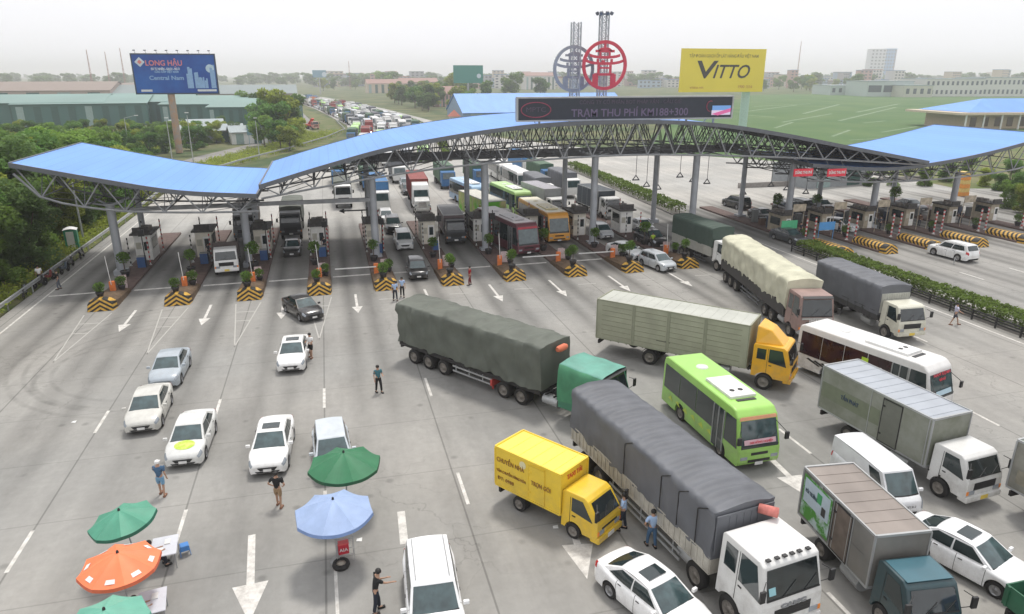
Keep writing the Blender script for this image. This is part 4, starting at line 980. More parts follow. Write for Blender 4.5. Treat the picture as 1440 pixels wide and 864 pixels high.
def bus(L, W, Hh, pm, label, low=None, roofm=None, skirt=None, name='coach_bus', front_low=None, ac=True, band=glass, wf=1.6, wr=None, hdr=None):
    t = thing(name, (0, 0, 0), 0, label, 'bus'); z0 = .32; hw = lambda z: W/2-.03*max(0, z-1.2); r = .43
    xw = [-wf, -L+(wr or L*.28)]
    P = [(-L, z0)]
    for xc in sorted(xw):
        R = r+.1; a0 = math.asin((z0-r)/R); P += [(xc+R*math.cos(q), r+R*math.sin(q)) for q in [PI-a0+(2*a0-PI)*i/12 for i in range(13)]]
    P += [(-.08, z0), (0, z0+.2), (.0, 1.1), (-.06, 1.35), (-.42, Hh-.32), (-.7, Hh-.05), (-1.0, Hh), (-L+.35, Hh), (-L+.08, Hh-.12), (-L, Hh-.4)]
    mb = MB(); mb.prism(P, hw); mb.build('body', pm, t, bevel=.11, bfilt=lambda a, b: min(a.z, b.z) > 1.06 or (a.x > -.1 and b.x > -.1) or (a.x < -L+.05 and b.x < -L+.05), seg=3)
    zb, zt = 1.22, Hh-.42
    for sg in (-1, 1):
        n = max(3, int((L-2.4)/1.35)); xs = [-L+.25+(L-2.55)*i/n for i in range(n+1)]
        for a, b in zip(xs, xs[1:]): side_poly([(a+.02, zb), (b-.02, zb), (b-.02, zt), (a+.02, zt)], hw, sg, .004, .02, band, 'side_window', t)
        side_poly([(-1.32, zb-.05), (-.22, zb-.05), (-.5, zt), (-1.32, zt)], hw, sg, .004, .02, glass, 'side_window', t)
        mb = MB(); mb.box((.16, sg*(W/2+.14), 1.75), (.1, .2, .36)); mb.tube((-.3, sg*(W/2-.2), 2.35), (.16, sg*(W/2+.14), 1.9), .02, 5); mb.build('mirror', black, t, bevel=.03)
        mb = MB(); mb.box((-.03, sg*(W/2-.3), .72), (.1, .38, .18)); mb.build('headlight', lampw, t, bevel=.04)
    # door on the right side
    side_poly([(-2.28, .42), (-1.42, .42), (-1.42, zt), (-2.28, zt)], hw, -1, .012, .02, glass, 'door', t)
    mb = MB()
    for x in (-2.3, -1.86, -1.4): mb.bb(x-.025, x+.025, -W/2-.035, -W/2+.02, .4, zt-.0)
    mb.build('door_frame', alu, t)
    a = Vector((-.06, 0, 1.35)); b = Vector((-.42, 0, Hh-.32)); d = b-a; nn = Vector((d.z, 0, -d.x)).normalized()*.014
    p0 = a-d*.08+nn; p1 = a+d*.86+nn; y0 = W/2-.13
    mb = MB(); mb.slab([(p0.x, -y0, p0.z), (p0.x, y0, p0.z), (p1.x, y0-.06, p1.z), (p1.x, -y0+.06, p1.z)], .025); mb.build('windscreen', wglass, t, bevel=.01)
    if hdr:
        mb = MB(); q0 = a+d*.88+nn*1.3; q1 = a+d*1.0+nn*1.3; mb.slab([(q0.x, -y0, q0.z), (q0.x, y0, q0.z), (q1.x, y0-.05, q1.z), (q1.x, -y0+.05, q1.z)], .03); mb.build('header_board', hdr, t)
    mb = MB(); q = a+d*.0+nn*2; mb.slab([(q.x, -y0, q.z-.16), (q.x, y0, q.z-.16), (q.x+.01, y0, q.z-.02), (q.x+.01, -y0, q.z-.02)], .03)
    for yy in (-.55, .35): mb.tube((q.x, yy, q.z), (q.x-.12, yy+.5, q.z+.42), .015, 4)
    mb.build('wiper', black, t)
    mb = MB(); mb.bb(-.06, .03, -W*.26, W*.26, .5, .62); mb.bb(-.05, .018, -W*.2, W*.2, .85, .98); mb.build('grille', black, t)
    plate(t, .035, 0, .42, platew, w=.42)
    for x in xw:
        for sg in (-1, 1): wheel(t, x, sg*(W/2-.17), r, .3, sg, rimd)
    mb = MB(); mb.bb(-L+.1, -.3, -W/2+.2, W/2-.2, .3, .8); mb.build('underbody', dark, t)
    if ac:
        mb = MB(); xa = -L*.52; mb.bb(xa, xa+L*.3, -.7, .7, Hh-.03, Hh+.14); mb.build('roof_air_unit', roofm or white, t, bevel=.05)
        mb = MB()
        for yy in (-.25, .2): mb.lathe((xa+L*.22, yy, Hh+.142), [(.13, 0), (.13, .01), (.0001, .011)], 12)
        mb.bb(xa+L*.3+.12, xa+L*.3+.32, -.5, .5, Hh+.002, Hh+.03); mb.build('roof_vent', black, t)
    mb = MB(); mb.lathe((-L*.72, 0, Hh-.01), [(.32, 0), (.3, .06), (.0001, .08)], 16); mb.build('roof_hatch', roofm or white, t)
    for sg in (-1, 1): mb = MB(); mb.box((-L-.005, sg*(W/2-.2), 1.0), (.04, .16, .4)); mb.build('tail_light', lampr, t)
    side_poly([(-L+.02, 1.4), (-L+.021, 1.41), (-L+.02, 1.42)], hw, 1, -.2, .01, black, 'rear_vent', t) if False else None
    mb = MB(); mb.bb(-L-.015, -L+.02, -W/2+.25, W/2-.25, 1.5, Hh-.5); mb.build('rear_window', glass, t)
    return t
# ---------------------------------------------------------------- the trucks and buses in the foreground
dkgreen = M('tarp_dark_green', (.11, .122, .1), .7, 0, .25, .7, detail=6); grey_tarp = M('tarp_slate', (.125, .132, .147), .62, 0, .2, .8)
sand = M('tarp_sand', (.55, .54, .41), .8, 0, .22, .8, detail=6); greenfab = M('tarp_green', (.07, .27, .14), .6, 0, .3, 1.2)
tealfab = M('tarp_teal_roof', (.12, .33, .26), .6, 0, .2, 1.2)
# T1 articulated lorry with dark green tarpaulin and a green sheeted cab
t = thing('semi_truck', (0, 0, 0), 0, 'articulated lorry with long dark green tarpaulin and green sheeted cab', 'truck')
tarp_body(t, -15.8, -4.1, 2.5, 1.25, 3.75, dkgreen, .25, 2.2, .12, .09, 1, droop=.22)
mb = MB(); mb.bb(-15.75, -4.15, -1.24, 1.24, 1.02, 1.24); mb.build('load_bed', dark, t)
chassis(t, -15.7, -1.0, 2.5, 1.2, [-1.45, -5.55, -6.85, -11.75, -13.1, -14.45], .5, .3, rimd, guard=(-10.9, -7.7, alu), tank=-4.1)
mb = MB(); [mb.tube((-8.0, sg*.8, .1), (-8.0, sg*.8, 1.0), .06, 6) for sg in (-1, 1)]; mb.bb(-7.82, -7.68, -1.24, 1.24, .5, .9); mb.build('landing_leg', M('guard_red', (.5, .06, .05), .5), t)
hw = cab(t, 2.95, 2.45, .75, 3.05, M('cab_green', (.05, .2, .12), .4), slant=.42, zw=1.75, wheel_x=-1.45, wr=.5)
def sheet_over_cab(parent, seed):
    mb = MB(); off = Vector((seed, 0, 0)); rows = []
    for i in range(22):
        u = i/21; x = -3.0+2.68*u; ztop = 3.14 - .12*u; row = []
        for j in range(25):
            v = -1+2*j/24; a = abs(v)
            if a < .62: y = v/.62*1.17; z = ztop+.12*(1-(a/.62)**2)
            else: q = (a-.62)/.38; y = math.copysign(1.19+.06*q, v); z = ztop-.06-q*(1.95-.9*u*u)
            nn = mn.noise(Vector((x*1.5, y*1.2, z*1.2))+off)*.07
            row.append((x, y+(math.copysign(nn, v) if a >= .62 else 0)+0, z+(nn if a < .62 else 0)))
        rows.append(row)
    vs = [p for r in rows for p in r]; k = 25
    mb.add(vs, [(i*k+j, i*k+j+1, (i+1)*k+j+1, (i+1)*k+j) for i in range(21) for j in range(k-1)], 0, True)
    for f in range(len(mb.f)): mb.mi[f] = 1 if .19 < ((f % 24)+.5)/24 < .81 else 0
    return mb.build('cab_sheet', [greenfab, tealfab], parent, recalc=False)
sheet_over_cab(t, 3)
mb = MB(); mb.lathe((0, 0, 0), [(.16, -.5), (.24, -.3), (.24, .3), (.15, .5)], 10, 'Y'); o = mb.build('sack_roll', M('sack_orange', (.6, .16, .08), .7), t); o.location = (-3.75, .1, 3.5); o.scale = (.8, .8, .8)
at(t, 13.45, 30.25, -55.5)
# T2 big rigid truck, slate tarpaulin, white cab
cream = M('side_cream', (.5, .48, .42), .6, 0, .2, 1.5, dust=.8)
def drop_side(parent, x0, x1, W, z0, z1, m, slat=.34):
    mb = MB(); mb.bb(x0, x1, -W/2, W/2, z0, z1); o = mb.build('drop_side', m, parent)
    mb = MB(); q = x0+.1
    while q < x1-.08:
        for sy in (-1, 1): mb.bb(q, q+.07, sy*(W/2-.002), sy*(W/2+.03), z0+.03, z1-.03)
        q += slat
    for sy in (-1, 1):
        for z in (z0, z1-.05): mb.bb(x0, x1, sy*(W/2-.002), sy*(W/2+.036), z, z+.05)
    mb.build('side_slat', m, parent); return o
t = thing('covered_truck', (0, 0, 0), 0, 'long truck with slate ribbed tarpaulin, cream slatted sides and white cab, in front', 'truck')
tarp_body(t, -13.0, -2.55, 2.5, 1.75, 3.62, grey_tarp, .24, .6, .1, .035, 5, droop=.3)
drop_side(t, -12.98, -2.57, 2.44, 1.12, 1.85, cream)
mb = MB()
for x in (-3.4, -4.5, -5.6, -8.2):
    for sy in (-1,): mb.tube((x, sy*1.3, 1.9), (x, sy*1.29, 3.3), .02, 4); mb.tube((x, sy*1.29, 3.3), (x+.5, sy*1.27, 3.6), .02, 4)
mb.build('tarp_seam', dark, t)
chassis(t, -12.9, -1.0, 2.45, 1.1, [-1.5, -3.35, -10.3, -11.65], .52, .3, rimd, dual_from=2, guard=(-9.4, -4.3, alu), tank=-4.6)
wc = M('cab_white', (.72, .72, .7), .35, 0, .06, 1.2, coat=.4, dust=.5)
cab(t, 2.2, 2.45, .85, 3.15, wc, slant=.3, zw=1.92, wheel_x=-1.5, wr=.52, name_txt='CAMC', badge_m=steel, plate_m=platey, visor=False)
for yy in (-.5, -.2, .1, .4, .75, -.85): mb = MB(); mb.box((-.42, yy, 3.17), (.12, .15, .05)); mb.build('marker_light', black, t)
mb = MB(); mb.bb(-2.5, -2.46, -1.2, 1.2, 2.0, 3.5); 
for k in range(5): mb.bb(-2.46, -2.44, -.7+k*.3, -.66+k*.3, 2.9, 3.4)
mb.build('headboard', grey_tarp, t)
mb = MB(); mb.lathe((0, 0, 0), [(.05, -.42), (.2, -.4), (.21, .4), (.05, .42)], 12, 'X'); o = mb.build('rolled_sack', M('sack_pink', (.6, .2, .17), .8, var=.3, scale=4), t); o.location = (-2.25, .75, 3.4); o.rotation_euler = (0, 0, .7); o.scale = (.8, .85, .85)
mb = MB(); mb.slab([(-.09, -.98, 2.12), (-.09, -.72, 2.12), (-.16, -.72, 2.36), (-.16, -.98, 2.36)], .01); o = mb.build('windscreen_sticker', M('sticker_teal', (.3, .55, .6), .5), t); o.location = (.04, 0, 0)
at(t, 13.15, 15.3, -82)
# T3 olive box truck with yellow cab
oliv = M('box_olive', (.36, .37, .27), .5, 0, .15, .8, dust=.5); olir = M('box_olive_roof', (.46, .47, .42), .5, 0, .15, .6)
yel = M('cab_yellow', (.82, .43, .02), .38, 0, .08, 1.5, coat=.4, dust=.45)
t = thing('box_truck', (0, 0, 0), 0, 'olive ribbed box truck with deep yellow cab and roof fairing', 'truck')
cargo_box(t, -12.1, -2.45, 2.45, 1.15, 3.75, oliv, M('olive_frame', (.27, .28, .2), .55), ribs=.3, panels=4, roofm=olir, ribm=M('olive_rib', (.25, .26, .18), .55))
chassis(t, -12.0, -1.0, 2.4, 1.1, [-1.4, -8.4, ], .5, .28, rimd, guard=None, tank=-4.4)
mb = MB(); mb.tube((-10.2, .6, .62), (-10.2, 1.1, .62), .42, 16); mb.build('spare_wheel', rubber, t)
cab(t, 2.15, 2.35, .8, 2.75, yel, slant=.3, zw=1.75, wheel_x=-1.4, wr=.5, fairing=1.0, visor=False, plate_m=platey)
mud(t, -8.4, 2.4, .5, 1)
mb = MB(); mb.bb(-8.0, -7.1, -1.235, -1.228, 1.75, 1.82); mb.build('faded_lettering', dark, t)
at(t, 25.3, 32.3, -46.5)
# T4 small yellow box truck
ybox = M('box_yellow', (.8, .56, .04), .42, 0, .08, 1.0, dust=.35); yroof = M('box_yellow_roof', (.85, .68, .1), .45, 0, .05, 1)
ycab = M('cab_lemon', (.8, .53, .03), .35, 0, .06, 1.2, coat=.4, dust=.35)
t = thing('box_truck', (0, 0, 0), 0, 'small all-yellow box truck with lettered side and side door', 'truck')
cargo_box(t, -5.2, -1.75, 1.85, .85, 2.65, ybox, ybox, door=(-3.35, -2.55), roofm=yroof)
chassis(t, -5.1, -.9, 1.75, .82, [-1.15, -3.95], .34, .2, rimd, dual_from=1)
cab(t, 1.72, 1.72, .42, 2.02, ycab, slant=.5, zw=1.22, wheel_x=-1.12, wr=.34, visor=False, grille=False, plate_m=platew)
browntx = M('lettering_brown', (.3, .14, .03), .6); redtx = M('lettering_red', (.62, .1, .04), .6)
text('lettering', 'CHUYỂN NHÀ', .3, (-4.35, -.945, 2.12), (PI/2, 0, 0), browntx, t, fit=1.5)
text('lettering', 'TRỌN GÓI', .28, (-2.7, -.965, 1.75), (PI/2, 0, 0), browntx, t, fit=1.0)
text('lettering', 'VẬN CHUYỂN HÀNG HÓA', .18, (-4.3, -.945, 1.6), (PI/2, 0, 0), browntx, t, fit=1.6)
text('lettering', 'ĐT: 0988', .22, (-4.6, -.945, 1.25), (PI/2, 0, 0), browntx, t, fit=.9)
text('lettering', 'TAXI TẢI', .3, (-1.725, 0, 2.36), (PI/2, 0, PI/2), redtx, t, fit=1.0)
mb = MB(); mb.lathe((-3.68, -.935, 2.35), [(.17, -.006), (.17, .004), (.0001, .005)], 18, 'Y'); mb.build('round_badge', M('badge_cream', (.72, .66, .4), .6), t)
at(t, 9.55, 21.7, -55.5)
# T5 grey box truck with teal cab, bottom right
boxg = M('box_greybrown', (.2, .195, .18), .5, .1, .25, .9, dust=.6); boxr = M('box_rusty_roof', (.26, .225, .2), .5, .2, .25, .7, stretch=(.4, 1, 1)); teal = M('cab_teal', (.012, .045, .055), .35, 0, .12, 1.5, coat=.4, dust=.25)
t = thing('box_truck', (0, 0, 0), 0, 'grey-brown box truck with dark teal cab and green advert on its side', 'truck')
cargo_box(t, -6.3, -1.95, 2.05, .95, 3.0, boxg, alu, ribs=.7, panels=4, door=(-4.15, -3.15, M('door_brown', (.16, .125, .1), .6, var=.3)), roofm=boxr)
chassis(t, -6.2, -.9, 1.95, .9, [-1.2, -4.7], .42, .22, rimd, tank=-3.6)
tc = M('teal_roof', (.045, .13, .165), .35, 0, .1, 1.2, coat=.3)
cab(t, 1.75, 1.95, .5, 2.3, teal, slant=.42, zw=1.4, wheel_x=-1.15, wr=.42, name_txt='MITSUBISHI', badge_m=white, visor=False)
mb = MB(); mb.bb(-1.6, -.52, -.8, .8, 2.3, 2.315); mb.build('roof_skin', tc, t)
mb = MB(); mb.bb(-6.15, -4.3, -1.062, -1.05, 1.1, 2.85); mb.build('side_advert', two_tone('advert_green', (.1, .3, .06), (.5, .6, .6), 1.2, .45, .55), t)
mb = MB(); mb.bb(-6.05, -4.4, -1.07, -1.062, 1.75, 2.75); mb.build('advert_panel', M('advert_pale', (.5, .6, .66), .5), t)
mb = MB(); mb.bb(-5.2, -4.9, -1.078, -1.07, 2.2, 2.6, 0); mb.bb(-4.85, -4.6, -1.078, -1.07, 1.85, 2.2, 1); mb.build('advert_mark', [M('adv_green', (.05, .35, .12), .5), black], t)
text('lettering', 'MÔI TRƯỜNG', .22, (-5.55, -1.075, 2.25), (PI/2, 0, 0), M('adv_dark', (.05, .09, .12), .5), t, fit=.8)
at(t, 17.35, 13.9, -96)
# T6 grey-green box truck with white cab
boxs = two_tone('box_steel_green', (.2, .21, .165), (.27, .28, .24), .6); boxsr = M('box_steel_roof', (.4, .43, .47), .4, .3, .12, .6)
t = thing('box_truck', (0, 0, 0), 0, 'grey-green steel box truck with white cab and side door, behind the white van', 'truck')
cargo_box(t, -8.3, -1.95, 2.3, 1.05, 3.35, boxs, alu, vert=3.1, door=(-4.5, -3.5, M('door_grey', (.15, .155, .13), .6)), roofm=boxsr)
for sy in (-1, 1): mb = MB(); mb.bb(-8.2, -4.6, sy*1.15, sy*1.158, 1.75, 2.55); mb.build('side_band', M('band_olive', (.17, .19, .13), .6), t)
text('lettering', 'TẤN PHÁT', .3, (-6.4, -1.17, 2.2), (PI/2, 0, 0), M('blue_letter', (.03, .06, .12), .6), t, fit=1.1)
chassis(t, -8.2, -.9, 2.2, 1.0, [-1.2, -6.3], .43, .24, rimd, tank=-3.9)
cab(t, 1.8, 2.1, .55, 2.35, wc, slant=.38, zw=1.45, wheel_x=-1.15, wr=.43, visor=False, plate_m=platey)
at(t, 25.75, 19.9, -84)
# T7 sand load, dusty pink-brown cab
t = thing('semi_truck', (0, 0, 0), 0, 'lorry with bulging sand-coloured tarpaulin and dusty brown cab', 'truck')
tarp_body(t, -16.2, -2.3, 2.5, 1.9, 3.75, sand, .3, 2.6, .06, .065, 9, droop=.5)
mb = MB(); mb.bb(-16.1, -2.5, -1.23, 1.23, 1.1, 2.0); mb.build('load_bed', M('bed_dark', (.05, .047, .045), .7), t)
chassis(t, -16, -1, 2.45, 1.15, [-1.45, -4.6, -5.9, -12.3, -13.6, -14.9], .5, .3, rimd, guard=(-11, -7, steeld), tank=-3.6)
pk = M('cab_dusty_pink', (.3, .2, .175), .5, 0, .25, 1.0)
cab(t, 2.25, 2.45, .85, 3.3, pk, slant=.3, zw=1.9, wheel_x=-1.45, wr=.5, stripe=alu, plate_m=platew)
text('lettering', 'HYUNDAI', .24, (.02, 0, 1.62), (PI/2, 0, PI/2), white, t, fit=1.0, bold=.01)
mb = MB(); mb.bb(-.02, .03, -1.05, 1.05, 1.72, 1.86); mb.build('chrome_strip', chrome, t)
at(t, 31.2, 38.2, -102)
# T8 green tarp box behind
t = thing('covered_truck', (0, 0, 0), 0, 'dark green tarpaulin truck with pale lower side, behind the sand-coloured load', 'truck')
tarp_body(t, -9.2, -2.1, 2.4, 2.0, 3.8, M('tarp_bottle', (.055, .085, .068), .75), .18, .8, .03, .02, 12)
drop_side(t, -9.15, -2.15, 2.36, 1.15, 2.05, M('side_pale', (.42, .42, .38), .6), 1.1)
chassis(t, -9.1, -.8, 2.3, 1.1, [-1.2, -6.0, -7.3], .5, .28, rimd, guard=(-5.2, -3, steeld))
cab(t, 1.9, 2.3, .8, 2.8, white, slant=.3, wheel_x=-1.2, wr=.5)
at(t, 35.6, 55.6, -86)
# T9 slate truck with cream cab
cc = M('cab_cream', (.66, .65, .54), .4, 0, .08, 1.2, coat=.3, dust=.5)
t = thing('covered_truck', (0, 0, 0), 0, 'slate tarpaulin truck with cream-white cab beside the median hedge', 'truck')
tarp_body(t, -9.4, -2.0, 2.4, 1.45, 3.5, M('tarp_graphite', (.12, .127, .142), .62, 0, .2, .8), .2, .8, .08, .04, 15)
drop_side(t, -9.35, -2.05, 2.36, 1.05, 1.7, M('side_dark', (.06, .06, .06), .7), .8)
chassis(t, -9.3, -.8, 2.3, 1.02, [-1.2, -6.9], .48, .27, rimd, tank=-3.8)
mb = MB(); mb.bb(-2.0, -1.96, -1.1, 1.1, 1.6, 3.0); 
for k in range(12): mb.bb(-1.96, -1.93, -1.05+k*.19, -.98+k*.19, 2.3, 2.95)
mb.build('headboard', M('headboard_grey', (.45, .45, .4), .6), t)
cab(t, 1.85, 2.2, .7, 2.6, cc, slant=.36, zw=1.6, wheel_x=-1.15, wr=.48, visor=False, plate_m=platey)
at(t, 37.6, 36.6, -93)
# right edge trucks
t = thing('box_truck', (0, 0, 0), 0, 'old grey box truck cut off by the right edge', 'truck')
cargo_box(t, -8.6, -2, 2.4, 1.15, 3.3, M('box_old', (.24, .235, .2), .6, 0, .35, 1.5), alu, vert=1.3, roofm=M('box_old_roof', (.2, .23, .2), .6))
mb = MB(); mb.bb(-8.3, -2.3, -1.212, -1.204, 1.5, 2.1); mb.build('side_band', M('band_rust', (.27, .25, .19), .7, var=.4), t)
chassis(t, -8.5, -.8, 2.3, 1.1, [-1.2, -6.4], .45, .26, rimd)
cab(t, 1.85, 2.2, .65, 2.6, wc, slant=.36, wheel_x=-1.15, wr=.45)
at(t, 28.2, 11.0, -86)
t = thing('dump_truck', (0, 0, 0), 0, 'green steel tipper body of a truck cut off at the bottom right corner', 'truck')
gb = M('tipper_green', (.03, .13, .07), .5, 0, .25, 1.5); mb = MB()
mb.bb(-5.6, -1.9, -1.05, 1.05, 1.0, 1.12)
for sy in (-1, 1): mb.bb(-5.6, -1.9, sy*1.0, sy*1.05, 1.12, 1.75)
mb.bb(-5.6, -5.55, -1.0, 1.0, 1.12, 1.75); mb.bb(-1.95, -1.9, -1.0, 1.0, 1.12, 2.0)
q = -5.5
while q < -2: mb.bb(q, q+.08, -1.1, -1.05, 1.0, 1.75); mb.bb(q, q+.08, 1.05, 1.1, 1.0, 1.75); q += .6
mb.build('tipper_body', gb, t); chassis(t, -5.5, -.8, 1.95, .95, [-1.15, -4.4], .42, .24, rimd)
cab(t, 1.75, 1.95, .5, 2.3, M('cab_blue', (.03, .12, .3), .4), slant=.4, wheel_x=-1.12, wr=.42)
mb = MB(); mb.bb(-5.4, -4.7, .2, .9, 1.13, 1.95); mb.build('load_crate', M('crate_blue', (.03, .1, .25), .5), t)
at(t, 21.35, 8.6, -90)
# buses
bw = M('bus_white', (.74, .73, .71), .4, 0, .06, 1.0, coat=.4, dust=.5); bgn = M('bus_green', (.33, .62, .12), .38, 0, .08, 1.0, coat=.4, dust=.4)
redband = M('red_curtain_glass', (.035, .01, .013), .1, var=.5, scale=1)
t = bus(8.4, 2.3, 3.05, bw, 'white coach with dark red windows and black swirl on its side', band=redband, name='coach_bus', ac=True)
mb = MB()
for k in range(5):
    a = -7.6+k*.5; mb.slab([(a, -1.158, 1.0), (a+.9, -1.158, .75), (a+1.0, -1.158, .82), (a+.15, -1.158, 1.08)], .006)
mb.build('side_swirl', black, t)
mb = MB(); mb.slab([(-4.1, -1.16, 1.35), (-3.7, -1.16, 1.35), (-3.7, -1.14, 2.35), (-4.1, -1.14, 2.35)], .01); mb.build('window_sticker', M('sticker_lime', (.45, .65, .05), .5), t)
rr = M('ws_red', (.65, .05, .08), .5)
text('lettering', 'NAM ĐỊNH', .22, (-.27, 0, 2.48), (PI/2-.28, 0, PI/2), rr, t, fit=1.5)
text('lettering', 'GIÁP BÁT', .2, (-.19, 0, 2.2), (PI/2-.28, 0, PI/2), rr, t, fit=.6)
mb = MB(); mb.slab([(-.02, -.7, 1.42), (-.02, .7, 1.42), (-.1, .7, 1.66), (-.1, -.7, 1.66)], .01); o = mb.build('route_card', M('card_blue', (.45, .6, .68), .5), t); o.location = (.05, 0, 0)
text('lettering', 'LH', .8, (-3.3, -1.165, 1.75), (PI/2, 0, 0), white, t, fit=.9, bold=.02)
text('lettering', '0912', .5, (-1.75+.1, -1.19, 1.6), (PI/2, .5, 0), white, t, fit=.6) if False else None
at(t, 30.6, 27.0, -74)
t = bus(7.6, 2.2, 2.95, bgn, 'lime green minibus with white roof unit and orange header band', band=glass, roofm=M('roof_white', (.75, .74, .72), .4), hdr=M('header_orange', (.75, .36, .2), .5), name='city_bus')
mb = MB(); mb.slab([(-.03, -.85, 1.42), (-.03, .8, 1.42), (-.1, .8, 1.64), (-.1, -.85, 1.64)], .01); o = mb.build('route_card', M('card_pink', (.68, .45, .5), .5), t); o.location = (.05, 0, 0)
text('lettering', '56B NÔNG NGHIỆP', .14, (.045, 0, 1.53), (PI/2-.3, 0, PI/2), rr, t, fit=1.2)
mb = MB()
for k in range(6):
    a = -6.8+k*.8; mb.slab([(a, -1.106, .75+.1*(k % 2)), (a+.5, -1.106, .7), (a+.3, -1.106, 1.0)], .006)
mb.build('side_leaf_print', M('leaf_yellow', (.5, .62, .08), .5), t)
at(t, 18.2, 24.8, -89)

# ---------------------------------------------------------------- cars in the foreground
W_ = (236, 236, 234); SV = (172, 182, 190); CH = (206, 205, 198); BK = (26, 28, 32)
g_(at(car('sedan', SV, 'light blue-grey sedan at the back of the left row, nearest the leftmost islands'), -10.35, 41.1, -91), WAIT)
g_(at(car('sedan', CH, 'champagne-white sedan between the silver sedan and the taxi'), -10.3, 35.55, -89), WAIT)
tx = g_(at(car('sedan', (216, 217, 214), 'white taxi with a lime green disc on its bonnet', 'taxi', name='taxi'), -7.65, 31.5, -92), WAIT)
mb = MB(); c_ = CARS['sedan']; mb.grid(lambda r, a: (-.72+r*.36*math.cos(a), r*.46*math.sin(a), spline(1+(-.72+r*.36*math.cos(a))/4.5, c_['top'])+.032-.012*abs(r*math.sin(a))+.012), [0, .5, 1], [2*PI*i/20 for i in range(21)]); mb.build('bonnet_disc', two_tone('disc_lime', (.4, .58, .05), (.62, .72, .2), 3), tx)
g_(at(car('sedan', (240, 240, 238), 'white sedan with sunroof in the centre-left, person in black before it', sunroof=True), -3.8, 29.8, -93), WAIT)
g_(at(car('hatch', (198, 206, 212), 'pale silver hatchback half hidden by the dark green parasol'), -.8, 28.6, -87), WAIT)
g_(at(car('sedan', (238, 238, 236), 'white sedan with sunroof, man in white shirt beside its door', sunroof=True), -3.25, 41.7, -93), WAIT)
g_(at(car('sedan', BK, 'black sedan turned sideways in front of the chevron noses'), -1.9, 51.2, -66), WAIT)
g_(at(car('sedan', (246, 246, 245), 'large white sedan with sunroof at the bottom, beside the white-cabbed truck', sunroof=True), 10.35, 15.7, -70), WAIT)
g_(at(car('sedan', (244, 245, 246), 'white sedan with sunroof at the bottom right corner', sunroof=True), 22.55, 14.75, -72), WAIT)
g_(at(car('suv', (236, 237, 238), 'white SUV cut off at the bottom, man in black reaching to it', 'suv'), 2.15, 17.3, -93), WAIT)
v = at(car('van', (226, 228, 230), 'white panel van between the grey box trucks', 'van'), 21.85, 19.75, -94)
text('lettering', 'SUZUKI', .16, (.03, 0, .72), (PI/2, 0, PI/2), steel, v, fit=.6)
g_(at(car('hatch', (30, 32, 36), 'dark hatchback driving out past the sixth chevron nose'), 7.0, 60.2, -92), WAIT)
g_(at(car('sedan', (224, 226, 226), 'white sedan leaving the booths behind the silver hatchback', sunroof=None), 29.0, 61.9, -73), WAIT)
g_(at(car('hatch', (196, 202, 206), 'silver hatchback in front of the white sedan by the tenth island'), 30.0, 57.2, -78), WAIT)
g_(at(car('suv', (236, 237, 236), 'white SUV driving away on the far side of the median hedge', 'suv'), 59.8, 57.6, 95), 'cars beyond the hedge')
TR = 'vehicles passing between the toll booths'
def place(t, x, y, h): return g_(at(t, x, y, h), TR)
place(car('suv', (210, 212, 212), 'silver pickup-like SUV just behind the dark hatchback'), 7.05, 71.6, -91)
place(car('suv', (34, 36, 38), 'black SUV behind the silver one, same toll lane'), 6.7, 80.0, -91)
place(car('hatch', (232, 232, 230), 'white hatchback behind the black SUV at the booths'), 6.4, 86.0, -91)
place(car('sedan', (22, 24, 27), 'black sedan under the canopy ahead of a dark truck'), -4.3, 71.6, -90)
place(car('sedan', (224, 226, 226), 'white sedan beside the ninth booth'), 35.0, 72.5, -91)
place(car('hatch', (190, 194, 196), 'silver hatchback between the eighth and ninth booths'), 29.4, 71.2, -90)
place(car('suv', (32, 33, 38), 'dark SUV close behind the green tarpaulin truck'), 33.3, 65.9, -84)
place(car('sedan', (60, 66, 72), 'dark grey sedan right of the median hedge, near its end'), 48.7, 63.6, -84)
place(car('sedan', (225, 226, 226), 'white sedan beyond the hedge between two booths'), 58.9, 67.6, -60)
place(car('suv', (38, 42, 44), 'dark SUV on the far empty carriageway, left one'), 54.0, 88, 95)
place(car('suv', (30, 34, 36), 'dark SUV on the far empty carriageway, right one'), 60.8, 84, 95)
for k, (x, y, c_, kd, nm) in enumerate(((52.7, 75, 2, 'sedan', 'black sedan'), (58.1, 77.5, 2, 'suv', 'dark SUV'), (64.0, 71, 5, 'sedan', 'charcoal sedan'), (64.2, 79, 2, 'hatch', 'black hatchback'), (70.0, 73, 2, 'suv', 'black SUV'), (76.2, 76, 5, 'sedan', 'slate-grey sedan'))):
    place(car(kd, (34, 36, 42) if c_ == 2 else (70, 76, 84), '%s under the right canopy, in lane %s right of the hedge' % (nm, ('one', 'two', 'three', 'three, farther back', 'four', 'five')[k])), x, y, -90)
place(car('suv', (222, 224, 224), 'white SUV at the far right behind the shrubs'), 101, 84, 150)
